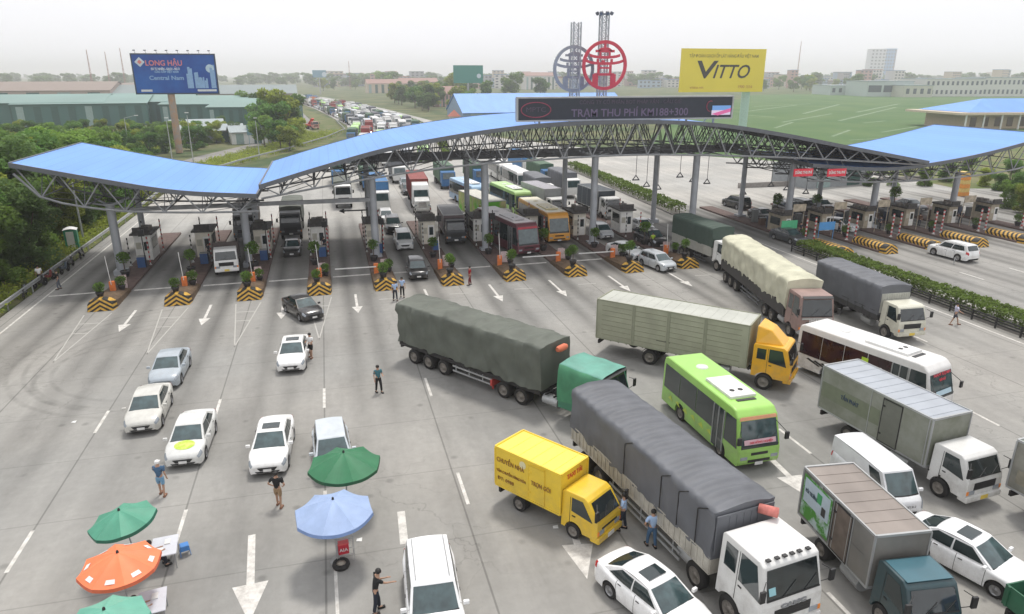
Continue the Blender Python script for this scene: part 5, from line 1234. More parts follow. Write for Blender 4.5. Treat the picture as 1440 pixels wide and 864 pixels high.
# trucks and buses at the booths
def box_truck(x, y, h, L, W, H2, boxm, cabm, label, slant=.3, roofm=None, cabL=1.9):
    t = thing('box_truck', (0, 0, 0), 0, label, 'truck', TR); cargo_box(t, -L, -cabL-.12, W, 1.05, H2, boxm, alu, vert=1.6, roofm=roofm)
    chassis(t, -L+.1, -.8, W-.1, 1.0, [-1.2, -L+2.0], .46, .26, rimd); cab(t, cabL, W-.15, .7, min(2.75, H2-.3), cabm, slant=slant, wheel_x=-1.2, wr=.46, visor=False); return at(t, x, y, h)
grn = two_tone('box_green_print', (.16, .5, .06), (.55, .5, .25), .5)
box_truck(18.9, 77.0, -80, 11.5, 2.4, 3.5, grn, white, 'box truck with green and yellow side print behind the red bus', roofm=M('roof_cream', (.7, .68, .6), .5))
box_truck(12.6, 72.6, -93, 8.5, 2.3, 3.0, M('box_purple', (.16, .12, .12), .6), M('cab_dark', (.03, .035, .04), .4), 'dark truck with grey top in the seventh lane from the left', roofm=M('roof_grey2', (.24, .24, .25), .6))
box_truck(27.6, 83.0, -82, 9.5, 2.4, 3.7, M('box_pale_grey', (.4, .42, .43), .5), white, 'pale grey box truck behind the orange bus', roofm=M('roof_grey3', (.4, .39, .42), .5))
box_truck(34.2, 81.6, -86, 8.5, 2.4, 3.4, M('box_navy', (.06, .075, .09), .6), white, 'navy box truck queueing left of the far hedge')
t = thing('dump_truck', (0, 0, 0), 0, 'white-cabbed truck with dark high-sided load bed in the second toll lane', 'truck', TR)
mb = MB()
for sy in (-1, 1): mb.bb(-6.8, -2.0, sy*1.08, sy*1.14, 1.1, 2.6)
mb.bb(-6.8, -2.0, -1.08, 1.08, 1.0, 1.15); mb.bb(-2.06, -2, -1.08, 1.08, 1.15, 2.8); mb.build('load_bed', M('bed_brown', (.07, .055, .05), .7), t)
chassis(t, -6.7, -.8, 2.2, 1.0, [-1.15, -5.0], .45, .26, rimd); cab(t, 1.85, 2.1, .65, 2.45, white, slant=.42, wheel_x=-1.15, wr=.45, visor=False, plate_m=platey); at(t, -9.7, 66.0, -84)
def bigtruck(x, y, h, cabm, boxm, label, L=10, name='covered_truck'):
    t = thing(name, (0, 0, 0), 0, label, 'truck', TR); tarp_body(t, -L, -2.4, 2.4, 1.1, 3.4, boxm, .15, .8, .04, .02, int(x*3) % 17)
    chassis(t, -L+.1, -.8, 2.3, 1.1, [-1.3, -L+3.0, -L+1.7], .5, .27, rimd); cab(t, 2.1, 2.35, .85, 3.1, cabm, slant=.3, wheel_x=-1.3, wr=.5); return at(t, x, y, h)
bigtruck(-9.4, 79.5, -88, M('cab_grey', (.2, .22, .23), .5), M('tarp_brown', (.1, .09, .08), .7), 'tall grey truck queueing behind the white-cabbed tipper')
bigtruck(-4.6, 79.5, -90, M('cab_black', (.04, .045, .05), .4), dkgreen, 'black truck behind the black sedan in the third lane')
bigtruck(1.6, 98, -90, white, dkgreen, 'white-cabbed truck far back in the empty lane', 9)
# white bonneted semi with red container
t = thing('semi_truck', (0, 0, 0), 0, 'white bonneted lorry towing a rusty red container', 'truck', TR)
cargo_box(t, -14.5, -4.6, 2.45, 1.3, 3.95, M('container_red', (.28, .06, .05), .6, 0, .2, 1), M('container_red_dark', (.2, .045, .04), .6), vert=.5)
chassis(t, -14.4, -1.0, 2.4, 1.15, [-1.3, -5.2, -6.5, -12, -13.3], .5, .28, rimd)
o = thing('tmp', (0, 0, 0)); bpy.data.objects.remove(o)
mb = MB(); hwf = lambda z: 1.0-.1*max(0, z-1.6); mb.prism([(-1.9, .7), (-.15, .7), (0, .95), (-.1, 1.75), (-1.7, 2.0), (-1.9, 2.0)], hwf); mb.build('bonnet', wc, t, bevel=.12, seg=3)
mb = MB(); mb.prism([(-4.3, .8), (-1.85, .8), (-1.85, 2.0), (-2.25, 2.9), (-2.7, 3.5), (-4.3, 3.7)], lambda z: 1.18-.05*max(0, z-1.5)); mb.build('cab', wc, t, bevel=.1, seg=3)
mb = MB(); mb.slab([(-1.83, -.95, 2.06), (-1.83, .95, 2.06), (-2.2, .9, 2.86), (-2.2, -.9, 2.86)], .04); mb.build('windscreen', wglass, t)
mb = MB(); mb.bb(-.03, .03, -.5, .5, .95, 1.6); mb.build('grille', chrome, t)
mb = MB(); mb.bb(-.2, .1, -1.15, 1.15, .5, .85); mb.build('bumper', wc, t, bevel=.05)
for sg in (-1, 1):
    mb = MB(); mb.box((-.12, sg*.85, 1.15), (.2, .3, .25)); mb.build('headlight', lampw, t, bevel=.04)
    mb = MB(); mb.box((-1.3, sg*1.0, 1.0), (1.25, .36, .25)); mb.build('wing', wc, t, bevel=.1)
at(t, 11.5, 91.5, -93)
rb = bus(11, 2.5, 3.3, M('bus_maroon', (.12, .035, .045), .4, 0, .1, 1, coat=.3), 'maroon and silver coach leaving the booths', roofm=M('roof_silver', (.5, .48, .5), .4), hdr=M('hdr_red', (.4, .03, .05), .5)); rb['group'] = TR; at(rb, 18.9, 66.3, -79)
mb = MB(); mb.bb(-10.8, -1.1, -1.1, 1.1, 3.303, 3.33); mb.build('roof_skin', M('roof_silver2', (.62, .58, .58), .4), rb)
ob = bus(11.5, 2.5, 3.3, M('bus_orange', (.75, .36, .06), .4, 0, .1, 1, coat=.3), 'orange and cream coach under the canopy', roofm=M('roof_yellowish', (.7, .6, .3), .4)); ob['group'] = TR; at(ob, 23.6, 70.8, -88)
mb = MB(); mb.bb(-11.2, -1.2, -1.12, 1.12, 3.303, 3.33); mb.build('roof_skin', M('roof_cream2', (.85, .8, .6), .4), ob)
gb2 = bus(10.5, 2.45, 3.2, M('bus_lime2', (.4, .62, .2), .4, 0, .1, 1, coat=.3), 'pale green coach queueing behind the orange one'); gb2['group'] = TR; at(gb2, 24.0, 86.5, -84)
bb2 = bus(10.5, 2.45, 3.2, M('bus_blue', (.3, .48, .68), .4, 0, .1, 1, coat=.3), 'light blue coach queueing beside the pale green one'); bb2['group'] = TR; at(bb2, 19.6, 92.5, -82)

# ---- the queue on the highway behind the toll plaza: individual vehicles, simple far ones
rnd = random.Random(5)
def far_car(kind, rgb):
    pm = paint(*rgb); key = (kind, rgb)
    t = car(kind, rgb, 'x', detail=False); return t
FC = []
cols = [(236, 236, 236), (200, 204, 208), (40, 42, 46), (225, 225, 220), (120, 30, 32), (170, 176, 182), (240, 240, 240), (60, 70, 90)]
for k, rgb in enumerate(cols): FC.append((far_car(('sedan', 'suv', 'hatch')[k % 3], rgb), rgb, ('sedan', 'suv', 'hatchback')[k % 3]))
cn = {0: 'white', 1: 'silver', 2: 'black', 3: 'off-white', 4: 'dark red', 5: 'grey', 6: 'bright white', 7: 'navy'}
FT = []
def simple_truck(boxm, cabm, L, H2, kind):
    t = thing('queueing_truck', (0, 0, 0), 0, 'x', 'truck')
    if kind == 'tarp': tarp_body(t, -L, -2.1, 2.4, 1.1, H2, boxm, .15, .9, .04, .02, 3)
    else: cargo_box(t, -L, -2.1, 2.4, 1.1, H2, boxm, alu)
    mb = MB(); mb.prism([(-2, .55), (0, .55), (0, 1.6), (-.3, 2.75), (-2, 2.8)], lambda z: 1.12); mb.build('cab', cabm, t, bevel=.07)
    mb = MB(); mb.slab([(-.0, -.95, 1.68), (-.0, .95, 1.68), (-.27, .9, 2.6), (-.27, -.9, 2.6)], .06); mb.build('windscreen', wglass, t)
    mb = MB(); mb.bb(-L, -.3, -1.0, 1.0, .5, 1.08); mb.build('chassis', dark, t)
    for x in (-1.2, -L+1.4, -L+2.7):
        for sg in (-1, 1): wheel(t, x, sg*1.05, .5, .3, sg, rimd)
    return t
tk = [('white box', white, white, 8, 3.4, 'box'), ('green tarpaulin', M('tarp_far_green', (.07, .13, .08), .7), M('cab_far_blue', (.05, .16, .35), .5), 10, 3.5, 'tarp'), ('red container', _M['container_red'], M('cab_far_red', (.45, .05, .04), .5), 12, 3.9, 'box'),
      ('blue container', M('cont_blue', (.06, .2, .42), .6), white, 12, 3.9, 'box'), ('grey tarpaulin', grey_tarp, white, 9, 3.5, 'tarp'), ('orange-sided', M('cont_orange', (.65, .22, .06), .6), M('cab_far_or', (.6, .2, .05), .5), 11, 3.7, 'box')]
for nm, bm_, cm_, L, H2, kd in tk: FT.append((simple_truck(bm_, cm_, L, H2, kd), nm, L))
FB = []
for nm, c_ in (('white', bw), ('pale green', bgn), ('grey-white', M('bus_greywhite', (.5, .52, .55), .4))):
    b = bus(10, 2.45, 3.1, c_, 'x', name='queueing_bus', ac=False); FB.append((b, nm))
GQ = 'vehicles queueing on the highway behind the canopy'
used = set()
lanes_near = [(1.4, 104, 128), (6.3, 93.5, 128), (11.6, 107, 128), (18.5, 104.5, 128), (23.8, 99, 128), (29.2, 94, 128), (34.8, 91.5, 128)]
spots = []
for x, y0, y1 in lanes_near:
    y = y0
    while y < y1: spots.append([x, y, y0]); y += 0; break
def fill(xf, y0, y1, seed, ptr, group=GQ, lane=None):
    r = random.Random(seed); y = y0
    while y < y1:
        q = r.random()
        if q < ptr: t, nm, L = FT[r.choices(range(6), (6, 3, .8, .5, 4, .25))[0]]; lab = '%s truck in the highway queue' % nm; cat = 'truck'
        elif q < ptr+.18: t, nm = r.choice(FB); L = 10; lab = '%s coach in the highway queue' % nm; cat = 'bus'
        else:
            t, rgb, kd = r.choice(FC); L = CARS['sedan']['L']; lab = '%s %s in the highway queue' % (cn[cols.index(rgb)], kd); cat = 'car'
        x = xf(y); dx = xf(y+2)-x; h = -90-math.degrees(math.atan2(dx, 2))
        if id(t) in used: t = copy_tree(t)
        else: used.add(id(t))
        if lane: k_ = fill.n[lane] = fill.n.get(lane, 0)+1; lab = '%s, number %s in the queue of the %s lane from the left' % (lab.replace(' in the highway queue', ''), ('one', 'two', 'three', 'four', 'five', 'six', 'seven')[min(k_, 7)-1], lane)
        at(t, x+r.uniform(-.25, .25), y, h+r.uniform(-1.5, 1.5)); t['label'] = lab; t['category'] = cat; t['group'] = group
        y += L+r.uniform(1.2, 2.8)
fill.n = {}
for k, (x, y0, y1) in enumerate(lanes_near): fill(lambda y, x=x: x, y0, y1-6, 20+k, .5, lane=('fourth', 'fifth', 'sixth', 'seventh', 'eighth', 'ninth', 'tenth')[k])
E5 = [(-15.0, 0), (-11.2, 1), (-7.5, 2), (-3.8, 3), (-.2, 4), (3.4, 5)]
for off, k in E5: fill(lambda y, off=off: hwx(y)+off+4.2*0, 138+k*2, 560 if k < 4 else 420, 40+k, .24)
# ---------------------------------------------------------------- people
skinm = M('skin', (.42, .25, .17), .6, var=.06); hairm = M('black_hair', (.012, .011, .01), .6)
def skin_mesh(name, verts, edges, rad, m, levels=1, root=0):
    me = bpy.data.meshes.new(name); me.from_pydata(verts, edges, []); o = bpy.data.objects.new(name, me); C.objects.link(o)
    md = o.modifiers.new('s', 'SKIN'); md.use_smooth_shade = True
    for i, r in enumerate(rad): me.skin_vertices[0].data[i].radius = (r if isinstance(r, tuple) else (r, r))
    for i in range(len(verts)): me.skin_vertices[0].data[i].use_root = (i == root)
    s = o.modifiers.new('u', 'SUBSURF'); s.levels = levels
    bpy.context.view_layer.update()
    out = bpy.data.meshes.new_from_object(o.evaluated_get(bpy.context.evaluated_depsgraph_get())); out.name = name
    bpy.data.objects.remove(o); out.materials.clear(); out.materials.append(m); return out
def person(label, shirt, legs, x, y, face, pose='stand', hair=True, cap=None, shorts=False, armL=None, armR=None, h=1.68, group=None, lean=0, z=0, vest=None, stride=.12):
    """facing +X; left = +Y"""
    t = thing('person', (x, y, z), math.radians(face), label, 'person', group); k = h/1.68
    hz = .88; ln = lean
    sit = pose == 'sit'
    if sit: hz = .45
    J = {'pel': (0, 0, hz+.02), 'wai': (.02*ln, 0, hz+.2), 'che': (.25*ln, 0, hz+.42), 'nb': (.32*ln, 0, hz+.56), 'nk': (.36*ln, 0, hz+.63), 'hd': (.4*ln+.015, 0, hz+.72), 'ht': (.42*ln+.01, 0, hz+.8)}
    for s, n in ((1, 'L'), (-1, 'R')):
        J['hip'+n] = (0, .1*s, hz-.03)
        if sit: J['kn'+n] = (.42, .13*s, .46); J['an'+n] = (.42, .12*s, .08); J['to'+n] = (.58, .13*s, .035)
        else:
            f = stride*s; J['kn'+n] = (f*.6+.03, .11*s, hz*.53); J['an'+n] = (f, .12*s, .08); J['to'+n] = (f+.16, .13*s, .035)
        J['sh'+n] = (.25*ln, .19*s, hz+.5)
        arm = {'L': armL, 'R': armR}[n] or 'down'
        sx, sy, sz = J['sh'+n]
        if arm == 'down': e = (sx-.03, sy+.05*s, sz-.28); w_ = (sx+.06, sy+.06*s, sz-.51)
        elif arm == 'fwd': e = (sx+.1, sy+.03*s, sz-.25); w_ = (sx+.33, sy-.04*s, sz-.22)
        elif arm == 'reach': e = (sx+.22, sy+.0*s, sz-.15); w_ = (sx+.45, sy-.02*s, sz-.2)
        elif arm == 'hip': e = (sx-.06, sy+.17*s, sz-.24); w_ = (sx+.08, sy+.03*s, sz-.4)
        elif arm == 'out': e = (sx+.05, sy+.2*s, sz-.18); w_ = (sx+.2, sy+.36*s, sz-.24)
        J['el'+n] = e; J['wr'+n] = w_
    names = []; vs = []; es = []; rd = []
    def V(n, p, r): names.append(n); vs.append(tuple(c*k for c in p)); rd.append(tuple(c*k for c in r) if isinstance(r, tuple) else r*k); return len(vs)-1
    R = {'pel': (.13, .1), 'wai': (.125, .09), 'che': (.145, .1), 'nb': (.09, .075), 'nk': .052, 'hd': (.078, .092), 'ht': (.055, .065), 'hip': .085, 'kn': .055, 'an': .038, 'to': .034, 'sh': .056, 'el': .038, 'wr': .026}
    idx = {}
    for n in ('pel', 'wai', 'che', 'nb', 'nk', 'hd', 'ht'): idx[n] = V(n, J[n], R[n])
    for a, b in zip(('pel', 'wai', 'che', 'nb', 'nk', 'hd'), ('wai', 'che', 'nb', 'nk', 'hd', 'ht')): es.append((idx[a], idx[b]))
    for n in 'LR':
        for q in ('hip', 'kn', 'an', 'to', 'sh', 'el', 'wr'): idx[q+n] = V(q+n, J[q+n], R[q])
        es += [(idx['pel'], idx['hip'+n]), (idx['hip'+n], idx['kn'+n]), (idx['kn'+n], idx['an'+n]), (idx['an'+n], idx['to'+n]), (idx['che'], idx['sh'+n]), (idx['sh'+n], idx['el'+n]), (idx['el'+n], idx['wr'+n])]
        w_ = Vector(J['wr'+n]); d = (w_-Vector(J['el'+n])).normalized(); sd_ = d.cross(Vector((1, 0, 0)) if abs(d.x) < .7 else Vector((0, 0, 1))).normalized()
        pm = V('pa', w_+d*.055, (.036, .02)); es.append((idx['wr'+n], pm))
        for i, (o_, l_) in enumerate(((-.027, .062), (-.009, .07), (.009, .066), (.026, .052))):
            b0 = w_+d*.085+sd_*o_; a1 = V('f', b0, .0085); a2 = V('f', b0+d*l_*.55+Vector((.006, 0, -.004)), .008); a3 = V('f', b0+d*l_+Vector((.016, 0, -.008)), .007); es += [(pm, a1), (a1, a2), (a2, a3)]
        th = V('th', w_+d*.04-sd_*.04, .01); t2 = V('th', w_+d*.075-sd_*.055, .009); es += [(pm, th), (th, t2)]
    # nose and ears as small bumps
    body = link('body', skin_mesh('body', vs, es, rd, skinm, 1), t)
    hd = Vector(J['hd'])*k
    mb = MB(); 
    mb.lathe(hd+Vector((.088*k, 0, -.005)), [(.0001, -.02), (.013, -.014), (.011, .008), (.0001, .022)], 6)
    for s in (-1, 1): mb.box(hd+Vector((.0, .083*s*k, 0)), (.035, .018, .055))
    o_ = mb.build('nose_and_ears', skinm, t); o_.name = 'face_detail'
    mb = MB()
    for s in (-1, 1): mb.box(hd+Vector((.083*k, .03*s*k, .022)), (.012, .02, .009))
    mb.build('eyes', hairm, t)
    mb = MB(); mb.box(hd+Vector((.082*k, 0, -.045)), (.012, .042, .009)); mb.build('mouth', M('lips', (.35, .13, .11), .6), t)
    hm = cap or hairm
    mb = MB(); c_ = hd+Vector((-.016*k, 0, .028*k)); 
    mb.lathe(c_, [(.096*k, -.05*k), (.103*k, .0), (.096*k, .045*k), (.066*k, .08*k), (.0001, .094*k)], 12)
    if cap: mb.box(c_+Vector((.11*k, 0, -.0)), (.11, .15, .012))
    mb.build('cap' if cap else 'hair', hm, t)
    g = lambda ns, dr: ([tuple(c*k for c in J[n]) for n in ns], dr)
    def part(name, chain, m, extra):
        ids = {}; v2 = []; r2 = []; e2 = []
        for n, p, r in chain: ids[n] = len(v2); v2.append(tuple(c*k for c in p)); r2.append(tuple((c+.016)*k for c in r) if isinstance(r, tuple) else (r+.016)*k)
        for a, b in extra: e2.append((ids[a], ids[b]))
        return link(name, skin_mesh(name, v2, e2, r2, m, 1), t)
    mid = lambda a, b, f: tuple(J[a][i]+(J[b][i]-J[a][i])*f for i in range(3))
    part('shirt', [('pel', (J['pel'][0], 0, J['pel'][2]-.01), (.14, .11)), ('wai', J['wai'], R['wai']), ('che', J['che'], R['che']), ('nb', mid('che', 'nb', .75), (.085, .07)),
                   ('shL', J['shL'], .062), ('eL', mid('shL', 'elL', .72), .045), ('shR', J['shR'], .062), ('eR', mid('shR', 'elR', .72), .045)], shirt,
         [('pel', 'wai'), ('wai', 'che'), ('che', 'nb'), ('che', 'shL'), ('shL', 'eL'), ('che', 'shR'), ('shR', 'eR')])
    end = .95 if not shorts else None
    ch = [('pel', (J['pel'][0], 0, J['pel'][2]-.02), (.13, .1)), ('w0', mid('pel', 'wai', .6), (.118, .085))]; ex = [('pel', 'w0')]
    for n in 'LR':
        ch += [('h'+n, J['hip'+n], .088), ('k'+n, J['kn'+n] if not shorts else mid('hip'+n, 'kn'+n, .85), .06)]; ex += [('pel', 'h'+n), ('h'+n, 'k'+n)]
        if not shorts: ch.append(('a'+n, mid('kn'+n, 'an'+n, .93), .048)); ex.append(('k'+n, 'a'+n))
    part('shorts' if shorts else 'trousers', ch, legs, ex)
    mb = MB()
    for n in 'LR':
        a, b = Vector(J['an'+n])*k, Vector(J['to'+n])*k; c_ = (a+b)/2+Vector((-.01, 0, 0)); mb.box((c_.x, c_.y, .04*k), (.27*k, .1*k, .075*k))
    mb.build('shoes', dark if not shorts else M('sandals', (.2, .09, .05), .7), t, bevel=.02)
    return t
F = lambda n, r, g, b: M('cloth_'+n, srgb(r, g, b), .85, 0, .12, 8)
navy = F('navy', 34, 40, 52); blk = F('black', 26, 27, 28); lb = F('light_blue', 165, 190, 222); den = F('denim', 70, 100, 130); wht = F('white', 232, 232, 230); teal_c = F('teal', 60, 110, 120); kh = F('khaki', 150, 125, 95); redc = F('red', 150, 30, 40); grc = F('grey', 90, 95, 105)
def at_px(px, py): g = G(px, py); return g.x, g.y
p = person('person in white T-shirt and black shorts beside a white sedan', wht, blk, *at_px(438, 503), -120, shorts=True, armL='fwd', armR='fwd')
person('person in dark teal shirt walking alone near the centre of the plaza', teal_c, blk, *at_px(533, 552), -70, armL='fwd')
person('person in blue shirt, denim shorts and white cap beside the taxi, seen from behind', den, F('denim_pale', 110, 150, 180), *at_px(229, 697), 80, cap=wht, shorts=True, armL='fwd', h=1.72)
person('person in black T-shirt and khaki shorts in front of a white sedan', blk, kh, *at_px(393, 713), 70, shorts=True, armL='hip', armR='hip')
person('person in black stretching a hand to the white SUV at the bottom', blk, navy, *at_px(530, 861), 10, armR='reach', armL='fwd', lean=.35, h=1.7)
person('person in light blue shirt standing between the yellow truck and the slate tarpaulin truck', lb, navy, 10.35, 22.2, 150, armL='fwd', h=1.7)
person('person in light blue shirt and jeans behind the large white sedan, back to us', lb, den, 11.0, 20.9, 90, armL='hip', h=1.68)
person('left of two officers in light blue shirts by the sixth chevron nose', lb, navy, *at_px(556, 423), -80, h=1.66, group='two officers in light blue shirts')
person('right of two officers in light blue shirts by the sixth chevron nose', lb, blk, *at_px(566, 418), -95, h=1.7, group='two officers in light blue shirts')
person('person in red shirt and red trousers between two chevron noses', redc, F('maroon', 110, 30, 40), *at_px(661, 401), 180)
person('person in pale shirt and shorts running along the kerb of the median hedge', F('lilac', 190, 190, 210), F('shorts_dark', 60, 60, 70), *at_px(1341, 457), -30, shorts=True, stride=.3, armR='out')
person('person in dark clothes standing by the left guard rail', blk, grc, *at_px(84, 407), 200)
person('person in white shirt leaning at the left guard rail', wht, blk, *at_px(58, 400), 120, lean=.3)
for i in range(5):
    person('person in %s between the booths, %s island right of the hedge' % (('dark blue', 'black', 'grey shirt', 'brown', 'dark blue')[i], RW[i]), (navy, blk, grc, F('brown', 96, 66, 50), navy)[i], navy, RX[i]+.55, 66.6+i*.3, -90+i*40, z=.22, h=1.64, group='people among the right booths')
for i in (1, 3, 6, 7):
    person('booth attendant in dark blue beside the booth on the %s toll island from the left' % ladj[i], navy if i % 2 else lb, navy, IX[i]+.5, 72.4, -90, z=.22, h=1.62, group='booth attendants')
person('person in lime safety vest between the eighth and ninth booths', F('lime', 170, 200, 60), navy, 29.3+3.3, 66.6, -100, h=1.65)
# ---------------------------------------------------------------- parasols, tables and small things
def parasol(px, py, R, ztop, m, label, patches=None, rim=None, tilt=(0, 0), N_=8, pole_px=None, rot=0.2, vent=True):
    """px,py: where the canopy's apex is seen; ztop its height"""
    a = G(px, py, ztop); t = thing('parasol', (a.x, a.y, 0), rot, label, 'parasol', 'parasols on the plaza')
    mb = MB(); mb.tube((0, 0, 0), (0, 0, ztop-.05), .03, 8); mb.build('pole', alu, t)
    mb = MB(); mb.lathe((0, 0, 0), [(.3, 0), (.3, .08), (.08, .12), (.05, .3)], 14); mb.build('base', M('base_concrete', (.3, .3, .29), .8), t)
    pts = lambda r, z, s=0: [Vector((r*math.cos(2*PI*(i+s)/N_), r*math.sin(2*PI*(i+s)/N_), z)) for i in range(N_)]
    mb = MB(); drop = R*.36; K_ = 8
    P = pts(1, 0)
    rows = []
    for j in range(7):
        u = j/6; row = []
        for i in range(N_):
            for q in range(K_):
                f = q/K_; d = P[i].lerp(P[(i+1) % N_], f); sagz = -.06*R*math.sin(PI*f)*u; row.append(Vector((d.x*R*u, d.y*R*u, ztop-drop*(u**1.25)+sagz*1.0)))
        rows.append(row)
    nn = N_*K_; vs = [p for r in rows for p in r]
    mb.add(vs, [(a_*nn+b, a_*nn+(b+1) % nn, (a_+1)*nn+(b+1) % nn, (a_+1)*nn+b) for a_ in range(6) for b in range(nn)], 0, False)
    cv = mb.build('canopy', m, t, weld=True)
    mb = MB(); last = rows[-1]; low = [p+Vector((0, 0, -.13)) + Vector((p.x, p.y, 0))*.01 for p in last]
    mb.add(last+low, [(b, (b+1) % nn, nn+(b+1) % nn, nn+b) for b in range(nn)]); mb.build('valance', rim or m, t, recalc=False)
    mb = MB()
    for i in range(N_):
        d = P[i]; mb.tube((0, 0, ztop-.06), (d.x*R*.97, d.y*R*.97, ztop-drop*.97-.02), .012, 4); mb.tube((0, 0, ztop-.75*drop-.25), (d.x*R*.5, d.y*R*.5, ztop-drop*.5**1.25-.03), .01, 4)
    mb.build('rib', alu, t)
    mb = MB(); mb.lathe((0, 0, ztop-.0), [(.05, -.02), (.04, .06), (.0001, .1)], 8); mb.build('finial', black, t)
    if patches:
        for i in patches:
            mb = MB(); c0 = P[i].lerp(P[(i+1) % N_], .5); d = c0.normalized(); s_ = Vector((-d.y, d.x, 0)); rr_ = c0.length*R
            q = lambda u, w_: Vector((d.x*rr_*u, d.y*rr_*u, ztop-drop*u**1.25-.06*R*u+.025))+s_*w_
            mb.add([q(.78, -.13), q(.78, .13), q(.9, .15), q(.9, -.15)], [(0, 1, 2, 3)]); mb.build('white_print', white, t, recalc=False)
    t.rotation_euler = (tilt[0], tilt[1], rot); return t
par_g = M('parasol_dark_green', (.03, .17, .075), .6, 0, .12, 2); par_b = M('parasol_pale_blue', (.31, .41, .62), .6, 0, .1, 2); par_o = M('parasol_orange', (.88, .22, .09), .6, 0, .1, 2); par_t = M('parasol_teal', (.08, .3, .2), .6, 0, .12, 2)
parasol(483, 636, 1.5, 2.75, par_g, 'dark green octagonal parasol above the pale blue one', rim=M('par_g_rim', (.015, .09, .04), .6))
parasol(468, 702, 1.45, 2.75, par_b, 'pale blue parasol over the red box and tyre', rot=.5, rim=M('par_b_rim', (.2, .3, .55), .6))
parasol(180, 714, 1.15, 2.5, par_t, 'green-teal parasol, middle left, tilted to the left', tilt=(.0, -.12), rim=M('par_t_rim', (.02, .14, .09), .6))
parasol(165, 777, 1.26, 2.5, par_o, 'orange parasol with white print near the left tables', patches=range(8), rot=.35, rim=M('par_o_rim', (.7, .15, .07), .6))
parasol(146, 857, 1.2, 2.4, M('parasol_sea', (.14, .4, .3), .6, 0, .1, 2), 'sea-green parasol cut off at the bottom edge', rot=.1)
def table(px, py, rz, label):
    a = G(px, py, .72); t = thing('folding_table', (a.x, a.y, 0), rz, label, 'table', 'white tables under the parasols')
    mb = MB(); mb.bb(-.45, .45, -.62, .62, .69, .73); mb.build('tabletop', M('table_white', (.6, .61, .66), .5, var=.1), t, bevel=.01, seg=1)
    for sx in (-1, 1):
        for sy in (-1, 1): mb = MB(); mb.tube((sx*.38, sy*.5, 0), (sx*.38, sy*.5, .69), .018, 6); mb.build('leg', steel, t)
    mb = MB(); mb.box((.1, .2, .75), (.2, .3, .04)); mb.box((-.15, -.2, .74), (.25, .18, .02)); mb.build('papers', white, t); return t
table(231, 768, .1, 'white table behind the orange parasol, with a dark-haired person at it')
table(213, 846, .15, 'white table at the bottom edge, beside the sea-green parasol')
person('dark-haired person sitting at the upper white table', F('pinkish', 190, 170, 175), navy, *[c for c in G(209, 765, 1.15)][:2], 30, 'sit', armL='fwd', armR='fwd')
person('dark-haired person in black sitting at the lower white table', blk, navy, *[c for c in G(188, 843, 1.15)][:2], 30, 'sit', armL='fwd', armR='fwd')
def stool(x, y, m, label):
    t = thing('plastic_stool', (x, y, 0), .3, label, 'stool')
    mb = MB(); mb.bb(-.15, .15, -.15, .15, .4, .43); mb.build('seat', m, t, bevel=.012, seg=1)
    for sx in (-1, 1):
        for sy in (-1, 1): mb = MB(); mb.slab([(sx*.14, sy*.14, .4), (sx*.14, sy*.07, .4), (sx*.18, sy*.1, 0), (sx*.18, sy*.17, 0)], .02); mb.build('leg', m, t)
    mb = MB()
    for s in (-1, 1): mb.bb(-.15, .15, s*.15-.008, s*.15+.008, .22, .4); mb.bb(s*.15-.008, s*.15+.008, -.15, .15, .22, .4)
    mb.build('apron', m, t); return t
g = G(261, 779); stool(g.x, g.y, M('stool_blue', (.06, .22, .55), .4), 'bright blue plastic stool right of the upper table')
for (px, py) in ((203, 786), (186, 858)): g = G(px, py-10, .35); stool(g.x, g.y, M('stool_red', (.5, .05, .05), .4), 'red plastic stool under a seated person at the white tables')['group'] = 'red stools under the sitting people'
g = G(484, 786); t = thing('ice_box', (g.x, g.y, 0), .1, 'red cooler box on a light metal rack under the pale blue parasol', 'cooler')
mb = MB(); mb.bb(-.2, .2, -.15, .15, .3, .72); mb.build('box', M('cooler_red', (.5, .03, .05), .45), t, bevel=.03)
mb = MB(); mb.bb(-.21, .21, -.16, .16, .72, .78); mb.build('lid', M('lid_red', (.6, .1, .1), .45), t, bevel=.02)
mb = MB()
for sx in (-1, 1):
    for sy in (-1, 1): mb.tube((sx*.32+.06, sy*.2, 0), (sx*.32+.06, sy*.2, 1.0), .012, 4)
    mb.tube((sx*.32+.06, -.2, 1.0), (sx*.32+.06, .2, 1.0), .012, 4); mb.tube((sx*.32+.06, -.2, .3), (sx*.32+.06, .2, .3), .012, 4)
for sy in (-1, 1): mb.tube((-.26, sy*.2, .3), (.38, sy*.2, .3), .012, 4); mb.tube((-.26, sy*.2, 1.0), (.38, sy*.2, 1.0), .012, 4)
mb.build('rack', alu, t); text('lettering', 'AIA', .2, (0, -.156, .5), (PI/2, 0, 0), white, t)
g = G(480, 797); mb = MB(); mb.lathe((0, 0, .1), [(.2, -.1), (.3, -.09), (.33, 0), (.3, .09), (.2, .1), (.17, 0), (.2, -.1)], 20); o = mb.build('spare_tyre', rubber); o.location = (g.x, g.y, 0); tag(o, 'old tyre lying below the red cooler box', 'tyre')
mb = MB(); mb.lathe((0, 0, .1), [(.19, -.08), (.19, .05), (.0001, .06)], 16); link('filling', mb.mesh('filling', M('tyre_filling', (.38, .34, .28), .9)), o)
for k, (px, py) in enumerate(((104, 594), (781, 742), (935, 742), (505, 760))):
    g = G(px, py); mb = MB(); mb.add([(-.12, -.08, .03), (.1, -.1, .01), (.13, .07, .06), (-.08, .1, .02), (0, 0, .05)], [(0, 1, 4), (1, 2, 4), (2, 3, 4), (3, 0, 4)]); o = mb.build('litter_scrap', white); o.location = (g.x, g.y, .0); tag(o, 'small scrap of white litter on the concrete', 'litter', 'scraps of litter')
def hydr(): pass
